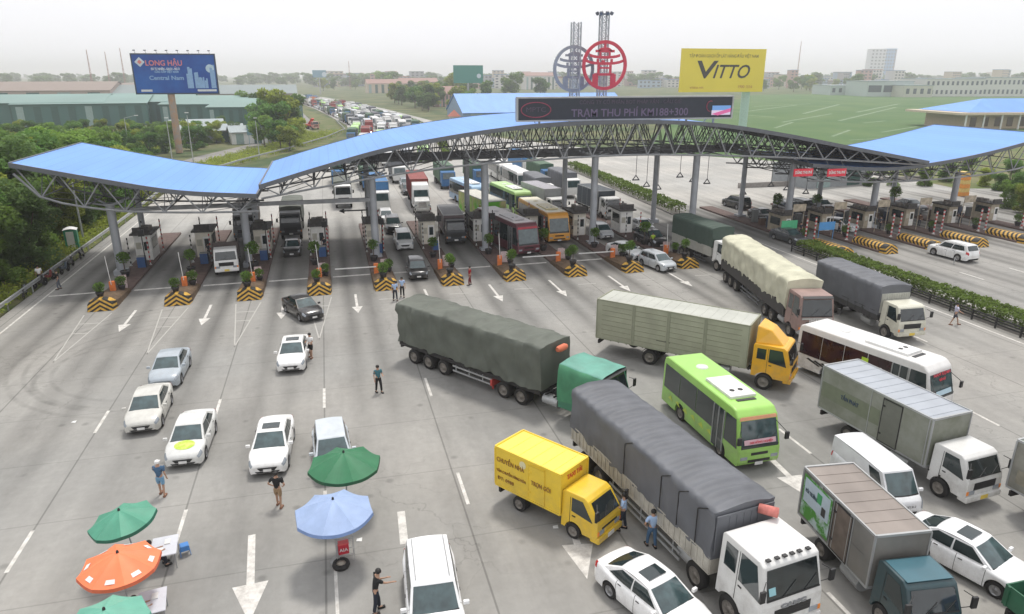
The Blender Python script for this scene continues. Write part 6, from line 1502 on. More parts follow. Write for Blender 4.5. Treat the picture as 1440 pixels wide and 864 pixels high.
# left guard rail, parked motorbikes, portable toilet
def rail(name, pts, label, h=.85, m=alu, post_every=4, group=None):
    t = thing(name, (pts[0][0], pts[0][1], 0), 0, label, 'guard rail', group); o0 = Vector((*pts[0], 0)); P = [Vector((*q, 0))-o0 for q in pts]
    mb = MB()
    for a, b in zip(P, P[1:]):
        for z, r in ((h-.18, .1), (h-.02, .09)): mb.tube(a+Vector((0, 0, z)), b+Vector((0, 0, z)), r, 5)
    mb.build('beam', m, t); mb = MB(); 
    for a, b in zip(P, P[1:]):
        L = (b-a).length; n = max(1, int(L/post_every))
        for i in range(n+1): q = a.lerp(b, i/n); mb.tube(q, q+Vector((0, 0, h)), .06, 5)
    mb.build('posts', m, t); t.children[-1]; [setattr(c, 'name', 'post') for c in t.children if c.name.startswith('posts')]; return t
rail('guard_rail', [(-25.3, 48), (-25.1, 60), (-25.0, 75), (-24.9, 90), (-25, 100), (-25.3, 122)], 'grey steel guard rail along the left edge before the trees')
rail('guard_rail', [(-25.3, 124), (-22.5, 138), (-17.5, 156), (-9, 180), (0, 210), (6, 240), (4, 290)], 'guard rail curving along the highway beyond the canopy', h=.9)
def motorbike(x, y, rz, rgb, label):
    t = thing('motorbike', (x, y, 0), rz, label, 'motorbike', 'motorbikes parked along the left guard rail'); pm = paint(*rgb)
    for xx in (.62, -.62):
        mb = MB(); mb.lathe((0, 0, 0), [(.2, -.04), (.28, -.045), (.3, 0), (.28, .045), (.2, .04), (.2, -.04)], 18, 'Y'); w_ = mb.build('wheel', rubber, t); w_.location = (xx, 0, .3)
        mb = MB(); mb.tube((0, -.05, 0), (0, .05, 0), .05, 8)
        for q in range(5): a = 2*PI*q/5; mb.tube((0, 0, 0), (.2*math.cos(a), 0, .2*math.sin(a)), .012, 4)
        mb.build('rim', rimm, w_)
    mb = MB(); mb.slab([(-.75, 0, .62), (-.2, 0, .4), (.25, 0, .35), (.35, 0, .5), (.45, 0, .95), (.36, 0, .98), (.2, 0, .58), (-.15, 0, .62), (-.35, 0, .75), (-.85, 0, .78)], .2); mb.build('body', pm, t, bevel=.04)
    mb = MB(); mb.bb(-.8, -.05, -.11, .11, .74, .82); mb.build('seat', black, t, bevel=.03)
    mb = MB(); mb.tube((.62, 0, .3), (.42, 0, .95), .03, 6); mb.tube((.4, -.32, 1.02), (.4, .32, 1.02), .018, 6); mb.build('handlebar', black, t)
    mb = MB(); mb.lathe((.5, 0, .9), [(.0001, .06), (.07, .03), (.07, -.04)], 10, 'X'); mb.build('headlight', lampw, t)
    return t
for k, (px, py, rgb) in enumerate(((57, 404, (30, 30, 34)), (70, 396, (120, 30, 30)), (92, 384, (60, 80, 100)), (100, 376, (40, 42, 46)), (116, 363, (28, 28, 30)), (36, 418, (50, 60, 70)))):
    g = G(px, py); motorbike(g.x, g.y, math.radians(70+k*6), rgb, '%s motorbike by the left guard rail, %s from the near end' % (('black', 'dark red', 'blue-grey', 'charcoal', 'dark', 'slate')[k], ('second', 'third', 'fourth', 'fifth', 'farthest', 'nearest')[k] if k not in (4, 5) else ('the farthest' if k == 4 else 'the nearest')))
g = G(104, 356); t = thing('portable_toilet', (g.x-.6, g.y+2, 0), .2, 'green and white portable toilet cabin at the edge of the trees', 'toilet')
mb = MB(); mb.bb(-.6, .6, -.6, .6, 0, 2.1); mb.build('cabin', M('toilet_green', (.04, .28, .16), .5), t, bevel=.04)
mb = MB(); mb.bb(-.4, .3, -.62, -.6, .08, 1.95); mb.build('door', white, t)
mb = MB(); mb.grid(lambda x, y: (x, y, 2.1+.28*(1-(x/.66)**2)*(1-(y/.66)**2*.5)), [-.66+.132*i for i in range(11)], [-.66, -.3, 0, .3, .66]); mb.build('roof', white, t)
# median hedge
hedge_m = mat('hedge_leaf', (.15, .22, .045), .75, var=.5, scale=1.5, spec=.2, detail=6)
leafy(hedge_m)
def hedge(x0, y0, x1, y1, w_, h_, dens, s, label, seed):
    rnd = random.Random(seed); d = Vector((x1-x0, y1-y0, 0)); L = d.length; d.normalize(); nn = Vector((-d.y, d.x, 0))
    def shp():
        u = rnd.random()*L; v = (rnd.random()-.5)*2; z = rnd.random()**.5; q = rnd.random()
        if q < .45: z = 1
        elif q < .8: v = math.copysign(1, v)
        bump = 1+.22*mn.noise(Vector((u*.6, seed, 0)))+.12*mn.noise(Vector((u*2.1, v*2, seed)))
        return d*u+nn*(v*w_/2*(1+.1*mn.noise(Vector((u*1.5, z*2, v)))))+Vector((0, 0, .25+z*(h_-.25)*bump+rnd.gauss(0, .05)))
    vs, fs = leaf_cloud(rnd, int(L*w_*dens), shp, s, 1.3); mb = MB(); mb.add(vs, fs)
    t = thing('hedge', (x0, y0, 0), 0, label, 'hedge', 'median hedges'); link('foliage', mb.mesh('foliage', hedge_m, recalc=False), t)
    mb = MB(); a, b = Vector((0, 0, 0)), d*L
    for k in range(int(L/1.2)): q = a.lerp(b, k*1.2/L); mb.tube(q, q+Vector((0, 0, h_*.6)), .05, 4)
    mb.build('stem', soil, t)
    mb = MB(); A = [nn*(w_/2+.15), nn*(-w_/2-.15)]; mb.slab([A[0]+Vector((0, 0, .08)), A[1]+Vector((0, 0, .08)), A[1]+b+Vector((0, 0, .08)), A[0]+b+Vector((0, 0, .08))], .16); mb.build('kerb', kerbc, t); return t
hedge(47.2, 61.3, 47.5, 22, 1.9, 1.15, 200, .13, 'long clipped green median hedge on the right', 1)
hedge(44.2, 83, 46.2, 132, 1.9, 1.3, 80, .17, 'green median hedge beyond the canopy', 2)
t = thing('median_fence', (45.95, 61.5, 0), 0, 'low black rail fence at the foot of the median hedge', 'fence'); mb = MB()
for z in (.35, .55, .75): mb.bb(-.03, .03, -42, 0, z-.05, z+.05)
mb.build('rail', black, t); mb = MB()
for k in range(22): mb.bb(-.05, .05, -42+k*2, -41.9+k*2, 0, .8)
mb.build('post', black, t)
g = G(1341, 372); tag((lambda mb: (mb.tube((g.x, g.y, 0), (g.x, g.y, .7), .05, 6), mb.build('lane_post', alu))[1])(MB()), 'thin grey post behind the white SUV beyond the hedge', 'post')

def highway_hedge():
    r = random.Random(12); pts = [(hwx(y)+8.4, y) for y in range(150, 520, 12)]; vs = []; fs = []
    for (x0, y0), (x1, y1) in zip(pts, pts[1:]):
        for _ in range(150):
            u = r.random(); v, f = leaf_cloud(r, 1, lambda: (x0+(x1-x0)*u+r.uniform(-.9, .9), y0+(y1-y0)*u, r.uniform(.1, 1.5)), .34, .6); o = len(vs); vs.extend(v); fs.extend([tuple(i+o for i in q) for q in f])
    t = thing('hedge', (0, 0, 0), 0, 'thin far hedge along the middle of the highway beyond the canopy', 'hedge', 'median hedges'); mb = MB(); mb.add(vs, fs); mb.build('foliage', hedge_m, t, recalc=False)
    mb = MB()
    for (x0, y0), (x1, y1) in zip(pts, pts[1:]): mb.poly([(x0-1, y0, .05), (x0+1, y0, .05), (x1+1, y1, .05), (x1-1, y1, .05)])
    mb.build('kerb', soil, t, recalc=False)
highway_hedge()
# ---------------------------------------------------------------- trees
tree_ms = [mat('tree_leaf_%d' % i, c, .7, var=.42, scale=.35, spec=.2, per_obj=.25, detail=6) for i, c in enumerate([(.2, .32, .06), (.13, .25, .055), (.31, .37, .06), (.15, .24, .075)])]
for m_ in tree_ms: leafy(m_)
def tree_proto(seed, R, H, nb, nl, s, m, trunk_h, low=.75):
    rnd = random.Random(seed); blobs = []
    for k in range(nb):
        a = rnd.random()*6.28; rr = R*rnd.uniform(.15, .75); z = H-R*.9+rnd.uniform(-low, .55)*R
        blobs.append(((rr*math.cos(a), rr*math.sin(a), max(z, trunk_h*.8)), R*rnd.uniform(.24, .46), rnd.uniform(.6, .85)))
    cm = cloud_mesh('crown', seed, nl, blobs, s, m, 1.5)
    mb = MB(); mb.tube((0, 0, 0), (.1, 0, trunk_h), .16*H/7, 7, .1*H/7)
    for c, r, q in blobs[:7]: mb.tube((.1, 0, trunk_h*rnd.uniform(.6, 1)), c, .07*H/7, 5, .03)
    return cm, mb.mesh('trunk', soil)
TP = [tree_proto(100+i, 2.7, 6.8, 22, 6800, .17, tree_ms[i % 4], 1.1, 1.7) for i in range(6)]
TF = [tree_proto(200+i, 4.2, 9.5, 14, 2600, .38, tree_ms[(i+1) % 4], 3) for i in range(4)]
tcount = [0]
def tree(x, y, sc, label, group, protos=TP, z=-.12, sx=1, name='broadleaf_tree'):
    i = tcount[0]; tcount[0] += 1; cm, tm = protos[i % len(protos)]
    t = thing(name, (x, y, z), (i*2.4) % 6.28, label, 'tree', group); t.scale = (sc*sx, sc*sx, sc)
    link('crown', cm, t); link('trunk', tm, t); return t
rnd = random.Random(77)
rt = thing
def scatter(n, fx, labelfn, group, mind, **k):
    pts = []; tries = 0
    while len(pts) < n and tries < n*60:
        tries += 1; p = fx()
        if p is None or any((p[0]-q[0])**2+(p[1]-q[1])**2 < mind**2 for q in pts): continue
        pts.append(p)
    pts.sort(key=lambda p: p[1])
    for j, p in enumerate(pts): tree(p[0], p[1], p[2], labelfn(j, p), group, **k)
near_words = ['nearest', 'second', 'third', 'fourth', 'fifth']
def nl(j, p): return ('dense green tree in the roadside wood beyond the left guard rail') 
def fA():
    y = rnd.uniform(36, 124); x = -28.3-abs(rnd.gauss(0, 1))*8; 
    if abs(y-79) < 5 and x > -31: return None
    return (x, y, rnd.uniform(.95, 1.35) if x > -33 else rnd.uniform(1.3, 1.85))
scatter(115, fA, nl, 'trees in the wood beyond the left guard rail', 2.6)
def fB():
    y = rnd.uniform(135, 262); u = rnd.random(); p = G(rnd.uniform(-20, 345), 182+rnd.random()*78)
    x, y = p.x, p.y
    sx = interp(y, [(128, -36), (150, -31), (172, -26), (195, -19), (215, -12), (270, -7)])
    if x > sx-7 or y > 300 or y < 130: return None
    if x > -37 and y > 165 and y < 188: return None
    if y > 240: return None
    return (x, y, rnd.uniform(.6, .95))
scatter(125, fB, lambda j, p: 'round green tree in the belt between the canopy and the green sheds', 'trees in the belt before the green sheds', 3.6)
for j, (px, py, s) in enumerate(((385, 200, 1.3), (402, 196, 1.6), (418, 192, 1.35), (372, 206, .9), (395, 210, .9), (415, 205, .8), (365, 175, 1.25), (350, 170, 1.3), (378, 182, 1.35), (408, 212, .7))):
    g = G(px, py); tree(g.x, g.y, s, 'tall bushy tree right of the green sheds, beside the side road', 'tall trees beside the side road', TF)
def fC():
    p = G(rnd.uniform(540, 660), rnd.uniform(124, 158)); 
    if p.x < hwx(p.y)+24: return None
    return (p.x, p.y, rnd.uniform(.9, 1.5))
scatter(52, fC, lambda j, p: 'hazy green tree right of the highway, before the town', 'hazy trees right of the highway', 8, protos=TF)
def fD():
    p = G(rnd.uniform(1050, 1230), rnd.uniform(124, 131)); return (p.x, p.y, rnd.uniform(1.2, 2.2))
scatter(16, fD, lambda j, p: 'hazy tree at the far edge of the rice field', 'hazy trees at the field edge', 14, protos=TF)
def far_line():
    """the wooded line on the horizon: one uncountable mass"""
    vs = []; fs = []; r = random.Random(8); meshes = [p[0] for p in TF]
    data = []
    for me in meshes:
        V_ = [v.co.copy() for v in me.vertices]; F_ = [tuple(p.vertices) for p in me.polygons][::9]; data.append((V_, F_))
    for k in range(420):
        p = G(r.uniform(-40, 1480), r.uniform(112, 123))
        if abs(p.x-hwx(min(p.y, 1400))) < 40: continue
        V_, F_ = data[k % 4]; sc = r.uniform(1.2, 2.4)
        for f in F_:
            o = len(vs); c_ = sum((V_[i] for i in f), Vector())/4
            for i in f: q = (c_+(V_[i]-c_)*2.8)*sc; vs.append((q.x*1.5+p.x, q.y+p.y, q.z))
            fs.append((o, o+1, o+2, o+3))
    mb = MB(); mb.add(vs, fs); tag(mb.build('far_woodland', tree_ms[3], recalc=False), 'faint wooded line in the haze along the horizon', 'woodland', kind='stuff')
far_line()
for px, py, s in ((685, 150, 1.6), (720, 138, 2.2), (760, 138, 1.9), (640, 140, 2.2), (655, 138, 2.3), (540, 128, 2.4), (550, 127, 2.6), (455, 128, 1.6), (470, 127, 1.5), (500, 126, 1.4), (590, 150, 1.4), (610, 150, 1.5)):
    g = G(px, py); tree(g.x, g.y, s, 'dark tree standing out above the hazy houses right of the highway', 'taller trees right of the highway', TF)
for k, (px, py, s) in enumerate(((1412, 292, .62), (1428, 286, .7), (1440, 300, .6), (1220, 262, .4), (1255, 262, .4), (1400, 268, .45))):
    g = G(px, py); tree(g.x, g.y, s, 'small bushy ornamental tree by the toll office at the far right', 'ornamental trees at the far right')
# low scrub along the verge: nobody could count it
def scrub():
    r = random.Random(3); vs = []; fs = []
    def add(fx, n, s):
        for _ in range(n):
            x, y = fx(); 
            v, f = leaf_cloud(r, 26, lambda: (x+r.gauss(0, .5), y+r.gauss(0, .5), abs(r.gauss(0, .35))), s, .6); o = len(vs); vs.extend(v); fs.extend([tuple(i+o for i in q) for q in f])
    def f1():
        y = r.uniform(140, 240); e = interp(y, [(124, -25.3), (138, -22.5), (156, -17.5), (180, -9), (210, 0), (240, 6)]); sx = interp(y, [(128, -36), (150, -31), (172, -26), (195, -19), (215, -12), (270, -7)])
        return (r.uniform(sx+3, e-.8), y)
    add(f1, 520, .2)
    def f2(): y = r.uniform(36, 124); return (r.uniform(-28.4, -26), y)
    add(f2, 420, .14)
    def f3(): p = G(r.uniform(0, 260), r.uniform(195, 262)); return (min(p.x, -40), p.y)
    add(f3, 800, .24)
    mb = MB(); mb.add(vs, fs); o = mb.build('scrub', tree_ms[2], recalc=False); tag(o, 'low green scrub and weeds on the verges', 'undergrowth', kind='stuff')
scrub()
sheet('lawn', [(98, 92), (112, 88), (160, 84), (210, 110), (180, 150), (112, 128), (100, 112)], verge_m, .012)
for k, (px, py, s) in enumerate(((1300, 262, .5), (1330, 256, .55), (1385, 262, .5), (1240, 246, .5), (1275, 245, .45), (1420, 262, .7), (1360, 246, .6))):
    g = G(px, py); tree(g.x, g.y, s, 'small ornamental tree on the lawn beyond the right canopy', 'ornamental trees on the lawn')
# ---------------------------------------------------------------- buildings
shedg = mat('shed_green', (.075, .17, .15), .55, 0, .2, .05, stretch=(1, 1, .3)); shedr = mat('shed_roof_green', (.16, .27, .24), .5, 0, .15, .04); panel = M('panel_dark_green', (.05, .115, .1), .6)
def shed(x, y, w_, d_, h_, hr, rz, label, wall=shedg, roofm=shedr, bays=10, name='warehouse', group='green warehouses', cat='warehouse', ridge='x'):
    t = thing(name, (x, y, -.1), rz, label, cat, group)
    mb = MB(); mb.bb(-w_/2, w_/2, 0, d_, 0, h_)
    for sx in (-1, 1): mb.slab([(sx*(w_/2-.05), 0, h_), (sx*(w_/2-.05), d_, h_), (sx*(w_/2-.05), d_/2, hr)], .1)
    if ridge == 'y': mb = MB(); mb.bb(-w_/2, w_/2, 0, d_, 0, h_); mb.slab([(-w_/2, .06, h_), (w_/2, .06, h_), (0, .06, hr)], .1)
    mb.build('wall', wall, t)
    mb = MB()
    if ridge == 'x':
        for (a, b, za, zb) in ((-.6, d_/2, h_-.1, hr), (d_/2, d_+.6, hr, h_-.1)): mb.slab([(-w_/2-.5, a, za+.16), (w_/2+.5, a, za+.16), (w_/2+.5, b, zb+.16), (-w_/2-.5, b, zb+.16)], .12)
    else:
        for (a, b, za, zb) in ((-w_/2-.5, 0, h_-.1, hr), (0, w_/2+.5, hr, h_-.1)): mb.slab([(a, -.6, za+.16), (b, -.6, zb+.16), (b, d_+.4, zb+.16), (a, d_+.4, za+.16)], .12)
    mb.build('roof', roofm, t)
    for k in range(bays):
        mb = MB(); a = -w_/2+w_*(k+.25)/bays; mb.bb(a, a+w_/bays*.42, -.08, -.01, 0, h_*.9); mb.build('wall_panel', panel if k % 4 else M('panel_pale', (.3, .4, .38), .6), t)
    return t
for i, (px, py, w_, h_, hr, lab) in enumerate(((40, 178, 60, 8.0, 10.4, 'long green warehouse at the far left, paler wall panels'), (118, 177, 52, 7.6, 10, 'green warehouse second from the left behind the trees'), (198, 174, 46, 7.8, 10.4, 'green warehouse left of the billboard pole'),
        (292, 174, 40, 7, 9.6, 'green warehouse right of the billboard pole'), (348, 182, 30, 7.2, 9.4, 'green warehouse nearest the tall roadside trees'))):
    g = G(px, py); shed(g.x, g.y, w_*.82, 36, h_, hr, .08 if i < 3 else -.15, lab, bays=8)
for i, (px, py, w_, h_, lab) in enumerate(((30, 152, 90, 9, 'brown-roofed factory hall behind the green sheds, far left'), (105, 150, 60, 8, 'lower brown-roofed hall behind the green sheds'), (170, 150, 60, 7, 'grey-roofed hall behind the billboard, left'), (330, 150, 70, 7, 'grey-roofed hall behind the billboard, right'))):
    g = G(px, py); shed(g.x, g.y, w_, 50, h_, h_+4.5, .05, lab, M('hall_wall', (.42, .34, .3), .7), M('hall_roof%d' % (i > 1), (.25, .2, .17) if i < 2 else (.2, .24, .24), .7), 6, 'factory_hall', 'factory halls behind the green sheds', 'factory')
for i, (px, py, w_, h_, lab) in enumerate(((300, 200, 16, 3.0, 'low grey-roofed shack right of the billboard pole'), (262+18, 193, 14, 3.4, 'pale roofed shack behind the billboard pole'), (352, 202, 9, 3, 'small white hut beside a blue panel'), (1180, 262, 14, 3, 'low dark shelter behind the right canopy'))):
    g = G(px, py); shed(g.x, g.y, w_, 8, h_, h_+1.4, .2, lab, M('shack_wall', (.3, .32, .33), .8) if i != 2 else white, M('shack_roof', (.32, .37, .38), .6), 2, 'roadside_shack', 'shacks', 'shack')
g = G(352, 203); mb = MB(); mb.bb(-1.6, 1.6, 0, .1, 2.6, 5.2); mb.bb(-1.3, -1.2, .1, .2, 0, 5); mb.bb(1.2, 1.3, .1, .2, 0, 5); o = mb.build('roadside_panel', M('panel_blue_grey', (.25, .42, .5), .6)); o.location = (g.x+1.5, g.y-4, 0); o.name = 'information_sign'; tag(o, 'blue-grey panel on posts beside the small white hut', 'sign')
# big blue-roofed shed behind the display board
g = G(778, 166); shed(g.x-2, g.y, 74, 34, 2.5, 9.6, .03, 'long bright blue roof right behind the display board', M('shed_wall_blue', (.2, .3, .42), .6), roof_blue, 6, 'blue_roofed_shed', None, 'shed')
# toll office on the right with blue hipped roof
to = thing('toll_office', (228.5, 196, -.5), -.12, 'cream toll office with blue roof and thin white columns at the far right', 'building')
ow = M('office_cream', (.5, .4, .28), .7); mb = MB(); mb.bb(-19, 40, 0, 20, 0, 5.2); mb.build('wall', ow, to)
mb = MB(); mb.bb(-24.5, 44, -4.5, 24, 5.2, 5.9); mb.build('eaves', M('eaves_cream', (.6, .5, .38), .6), to)
mb = MB(); A = [(-20, -2, 6.0), (44, -2, 6.0), (44, 23, 6.0), (-20, 23, 6.0)]; B = [(-6, 10, 10), (44, 10, 10)]
mb.add(A+B, [(0, 1, 5, 4), (3, 0, 4), (2, 3, 4, 5), (1, 2, 5)]); mb.build('roof', roof_blue, to)
for k in range(10):
    mb = MB(); mb.tube((-22+k*6.6, -3.5, 0), (-22+k*6.6, -3.5, 5.2), .28, 8); mb.build('column', white, to)
for k in range(12):
    mb = MB(); mb.bb(-17.5+k*4.6, -15.2+k*4.6, -.06, -.01, 1.2, 4.3); mb.build('window', M('office_glass', (.12, .08, .06), .2), to)
# factories, towers and houses beyond the field
winm = M('far_window', (.06, .08, .1), .3)
def block(x, y, w_, d_, h_, rz, wall, label, cat, name, rows=2, cols=8, roofm=None, group=None, ww=.5, parapet=True, hh=.45):
    t = thing(name, (x, y, -.1), rz, label, cat, group); mb = MB(); mb.bb(-w_/2, w_/2, 0, d_, 0, h_); mb.build('wall', wall, t)
    mb = MB(); mb.bb(-w_/2-.4, w_/2+.4, -.4, d_+.4, h_, h_+.5); mb.build('roof', roofm or wall, t)
    if rows:
        me = MB(); cw = w_/cols; rh = h_/rows; me.bb(0, cw*ww, -.12, -.02, 0, rh*hh); me = me.mesh('window', winm)
        for r in range(rows):
            for c_ in range(cols): link('window', me, t, (-w_/2+cw*(c_+.5-ww/2), 0, rh*(r+.3)))
    return t
wf_ = M('factory_white', (.62, .62, .58), .6); wg = M('factory_grey_green', (.45, .52, .5), .6)
for i, (px, py, wpx, h_, wall, lab, rows, cols) in enumerate(((1340, 136, 82, 14, wf_, 'white factory with two rows of small square windows', 2, 12), (1425, 136, 90, 15, wf_, 'long white factory at the right edge, two window rows', 2, 14), (1250, 136, 64, 12, wg, 'pale green factory with wide glazed band', 1, 3), (1190, 134, 46, 8, wg, 'low pale workshop left of the glazed factory', 1, 5), (1290, 137, 40, 9, M('fac_cream', (.52, .52, .44), .6), 'low cream workshop between the factories', 1, 4))):
    g = G(px, py); g2 = G(px+wpx/2, py); w_ = (g2-G(px-wpx/2, py)).length
    block(g.x, g.y, w_, 40, h_, -.25, wall, lab, 'factory', 'factory_building', rows, cols, M('fac_roof', (.3, .36, .37), .6), 'factories beyond the rice field', ww=.45 if i != 2 else .85)
for i, (px, wpx, ztop, wall, lab) in enumerate(((1232, 17, 75, (.6, .62, .64), 'pale tower block on the horizon, left of the pair'), (1249, 13, 76, (.22, .38, .62), 'blue glass tower block on the horizon, right of the pair'))):
    Yv = 1500; p = PY(px, 100, Yv); w_ = (PY(px+wpx/2, 100, Yv)-PY(px-wpx/2, 100, Yv)).length
    block(p.x, Yv, w_, 25, ztop-12*(1-i)*0, -.3, M('tower%d' % i, wall, .5), lab, 'tower block', 'tower_block', 10, 4, group='tower blocks on the horizon')
hs = [M('house_white', (.62, .6, .57), .7), M('house_cream', (.55, .47, .36), .7), M('house_pink', (.5, .32, .28), .7), M('house_blue', (.35, .45, .55), .7), M('house_grey', (.4, .4, .41), .7)]
rs = [M('tile_red', (.38, .12, .08), .7), M('tile_grey', (.25, .26, .28), .7), M('tile_blue', (.12, .25, .45), .6)]
rnd = random.Random(9)
HN = ['white', 'cream', 'pink', 'light blue', 'grey']
for i in range(285):
    px = rnd.uniform(440, 1440); py = rnd.uniform(113, 125) if px > 640 else rnd.uniform(113, 123); g = G(px, py)
    if abs(g.x-hwx(min(g.y, 1400))) < 45: continue
    k = rnd.randrange(5); w_ = rnd.uniform(9, 24); h_ = rnd.uniform(7, 14.5) if rnd.random() < .8 else rnd.uniform(15, 24)
    far_ = 'a few storeys' if h_ < 15 else 'taller'
    block(g.x, g.y, w_, rnd.uniform(10, 18), h_, rnd.uniform(-.4, .4), hs[k], '%s hazy %s house of the town along the horizon' % (HN[k], 'tall' if h_ >= 15 else 'low'), 'house', 'town_house', max(2, int(h_/3.4)), max(2, int(w_/4)) if g.y < 900 else 3, rs[rnd.randrange(3)], 'houses of the town on the horizon')
for (px, py, w_, h_, k, lab) in ((548, 131, 44, 9, 1, 'long school-like building with red roof right of the highway'), (590, 130, 40, 10, 1, 'yellow building with red roof right of the highway'), (634, 150, 14, 7, 2, 'small house with red roof below the green billboard'), (760, 126, 40, 16, 0, 'white building right of the emblem area on the horizon')):
    g = G(px, py); shed(g.x, g.y, w_, 14, h_, h_+4, .1, lab, hs[k], M('tile_faded', (.3, .17, .14), .7), 7, 'long_building', None, 'building')
# little shrine-like gatehouse right of highway
g = G(640, 176); t = thing('small_gatehouse', (g.x, g.y, 0), 0, 'small pointed-roof pavilion flanked by dark bushes right of the highway', 'pavilion')
mb = MB(); mb.bb(-1.6, 1.6, 0, 3, 0, 3); mb.build('wall', hs[0], t); mb = MB(); mb.add([(-2.2, -.6, 3), (2.2, -.6, 3), (2.2, 3.6, 3), (-2.2, 3.6, 3), (0, 1.5, 5.4)], [(0, 1, 4), (1, 2, 4), (2, 3, 4), (3, 0, 4), (3, 2, 1, 0)]); mb.build('roof', rs[0], t)
# billboards
bbl = thing('billboard', (-33.8, 182.3, 0), .0, 'blue billboard with red lettering and a diamond logo on a rusty pole', 'billboard')
pL = PY(188, 104, 182.3); pR = PY(306, 104, 182.3); cx = (pL.x+pR.x)/2+33.8; wB = pR.x-pL.x; z0, z1 = 13.2, 22.0
mb = MB(); mb.tube((0, 0, 0), (0, 0, 13.4), .78, 14); mb.build('pole', two_tone('rusty_pole', (.42, .27, .17), (.33, .29, .25), .7), bbl)
mb = MB(); mb.bb(cx-wB/2, cx+wB/2, -.9, -.5, z0, z1); mb.build('panel', M('bb_frame', (.03, .05, .08), .6), bbl)
bluem = two_tone('bb_blue', (.02, .06, .28), (.03, .13, .42), .12, .35, .65)
mb = MB(); mb.bb(cx-wB/2+.3, cx+wB/2-.3, -.93, -.9, z0+.3, z1-.3); mb.build('poster', bluem, bbl)
wh = M('bb_white', (.6, .68, .75), .6); rd_ = M('bb_red', (.7, .22, .2), .6); pale = M('bb_pale', (.25, .42, .65), .6)
def bt(s_, sz, u, v, m, fit): text('lettering', s_, sz, (cx-wB/2+u*wB, -.96, z0+v*(z1-z0)), (PI/2, 0, 0), m, bbl, fit=fit, bold=.03)
bt('LONG HẬU', 1.6, .38, .76, rd_, 7.6); bt('ĐÁ TỰ NHIÊN - GẠCH - NGÓI', .7, .39, .62, wh, 6.0); bt('CAO CẤP VIỆT NAM', .6, .4, .55, pale, 5.0); bt('Central Nam', 1.25, .39, .4, pale, 7.2)
mb = MB(); dx = cx-wB/2+.1*wB; dz = z0+.79*(z1-z0); mb.slab([(dx-1.05, -.95, dz), (dx, -.95, dz-1.05), (dx+1.05, -.95, dz), (dx, -.95, dz+1.05)], .04); mb.build('logo', wh, bbl)
mb = MB(); mb.slab([(dx-.5, -.99, dz), (dx, -.99, dz-.5), (dx+.5, -.99, dz), (dx, -.99, dz+.5)], .04); mb.build('logo', rd_, bbl)
for a_, b_ in ((-.43, -.3), (.24, .47)): mb = MB(); mb.bb(cx+wB*a_, cx+wB*b_, -.96, -.93, z0+.6, z0+1.05); mb.build('caption_bar', M('bb_bar', (.7, .72, .72), .6), bbl)
mb = MB(); r = random.Random(2)
for k in range(26):
    u = r.uniform(.62, .95); hh_ = r.uniform(.4, 1.6)*(1.5 if u > .88 or u < .68 else 1); w_ = r.uniform(.25, .6); x_ = cx-wB/2+u*wB; mb.bb(x_, x_+w_, -.955-.0007*k, -.93, z0+1.3, z0+1.3+hh_*2.2)
mb.build('skyline_print', pale, bbl)
mb = MB(); mb.lathe((cx+wB*.42, -.95, z0+5.6), [(.9, -.012), (.9, .01), (.0001, .012)], 20, 'Y'); mb.build('moon_print', M('bb_glow', (.5, .65, .75), .6), bbl)
mb = MB()
for k in range(8): x_ = cx-wB/2+wB*(k+.5)/8; mb.tube((x_, -.7, z1), (x_, -1.6, z1+.6), .05, 4); mb.box((x_, -1.6, z1+.6), (.5, .3, .2))
mb.build('lamp_arm', steeld, bbl)
Yb = 195.0; p0 = PY(953, 100, Yb); p1 = PY(1070, 100, Yb); pt = PY(1011, 69, Yb).z; pb = PY(1011, 129.5, Yb).z; px_ = PY(1047, 150, Yb).x
bby = thing('billboard', (px_, Yb, 0), 0, 'yellow VITTO billboard on a pale green pole over the rice field', 'billboard')
c0, c1 = p0.x-px_, p1.x-px_; w_ = c1-c0; hB = pt-pb
mb = MB(); mb.tube((0, 0, 0), (0, 0, pb+.4), 1.25, 16); mb.build('pole', M('pole_mint', (.42, .58, .5), .5), bby)
mb = MB(); mb.bb(c0, c1, -1.8, -1.3, pb, pt); mb.build('panel', M('vitto_yellow', (.8, .64, .06), .6, 0, .05, .1), bby)
vk = M('vitto_black', (.035, .03, .03), .6); vd = M('vitto_olive', (.33, .25, .04), .6); vr = M('vitto_red', (.5, .2, .05), .6)
cm_ = (c0+c1)/2
text('lettering', 'V', hB*.56, (cm_-w_*.215, -1.83, pb+hB*.5), (PI/2, 0, 0), vk, bby, bold=.12, shear=.1, fit=w_*.25)
text('lettering', 'ITTO', hB*.44, (cm_+w_*.09, -1.83, pb+hB*.46), (PI/2, 0, 0), vk, bby, bold=.06, shear=.3, fit=w_*.44)
text('lettering', 'TẬP ĐOÀN GẠCH ỐP LÁT HÀNG ĐẦU VIỆT NAM', hB*.1, (cm_, -1.83, pb+hB*.83), (PI/2, 0, 0), vd, bby, fit=w_*.82, bold=.02)
text('lettering', 'vitto.vn', hB*.09, (cm_-w_*.3, -1.83, pb+hB*.11), (PI/2, 0, 0), vr, bby, fit=w_*.16); text('lettering', '1900 1516', hB*.1, (cm_+w_*.28, -1.83, pb+hB*.12), (PI/2, 0, 0), vr, bby, fit=w_*.17)
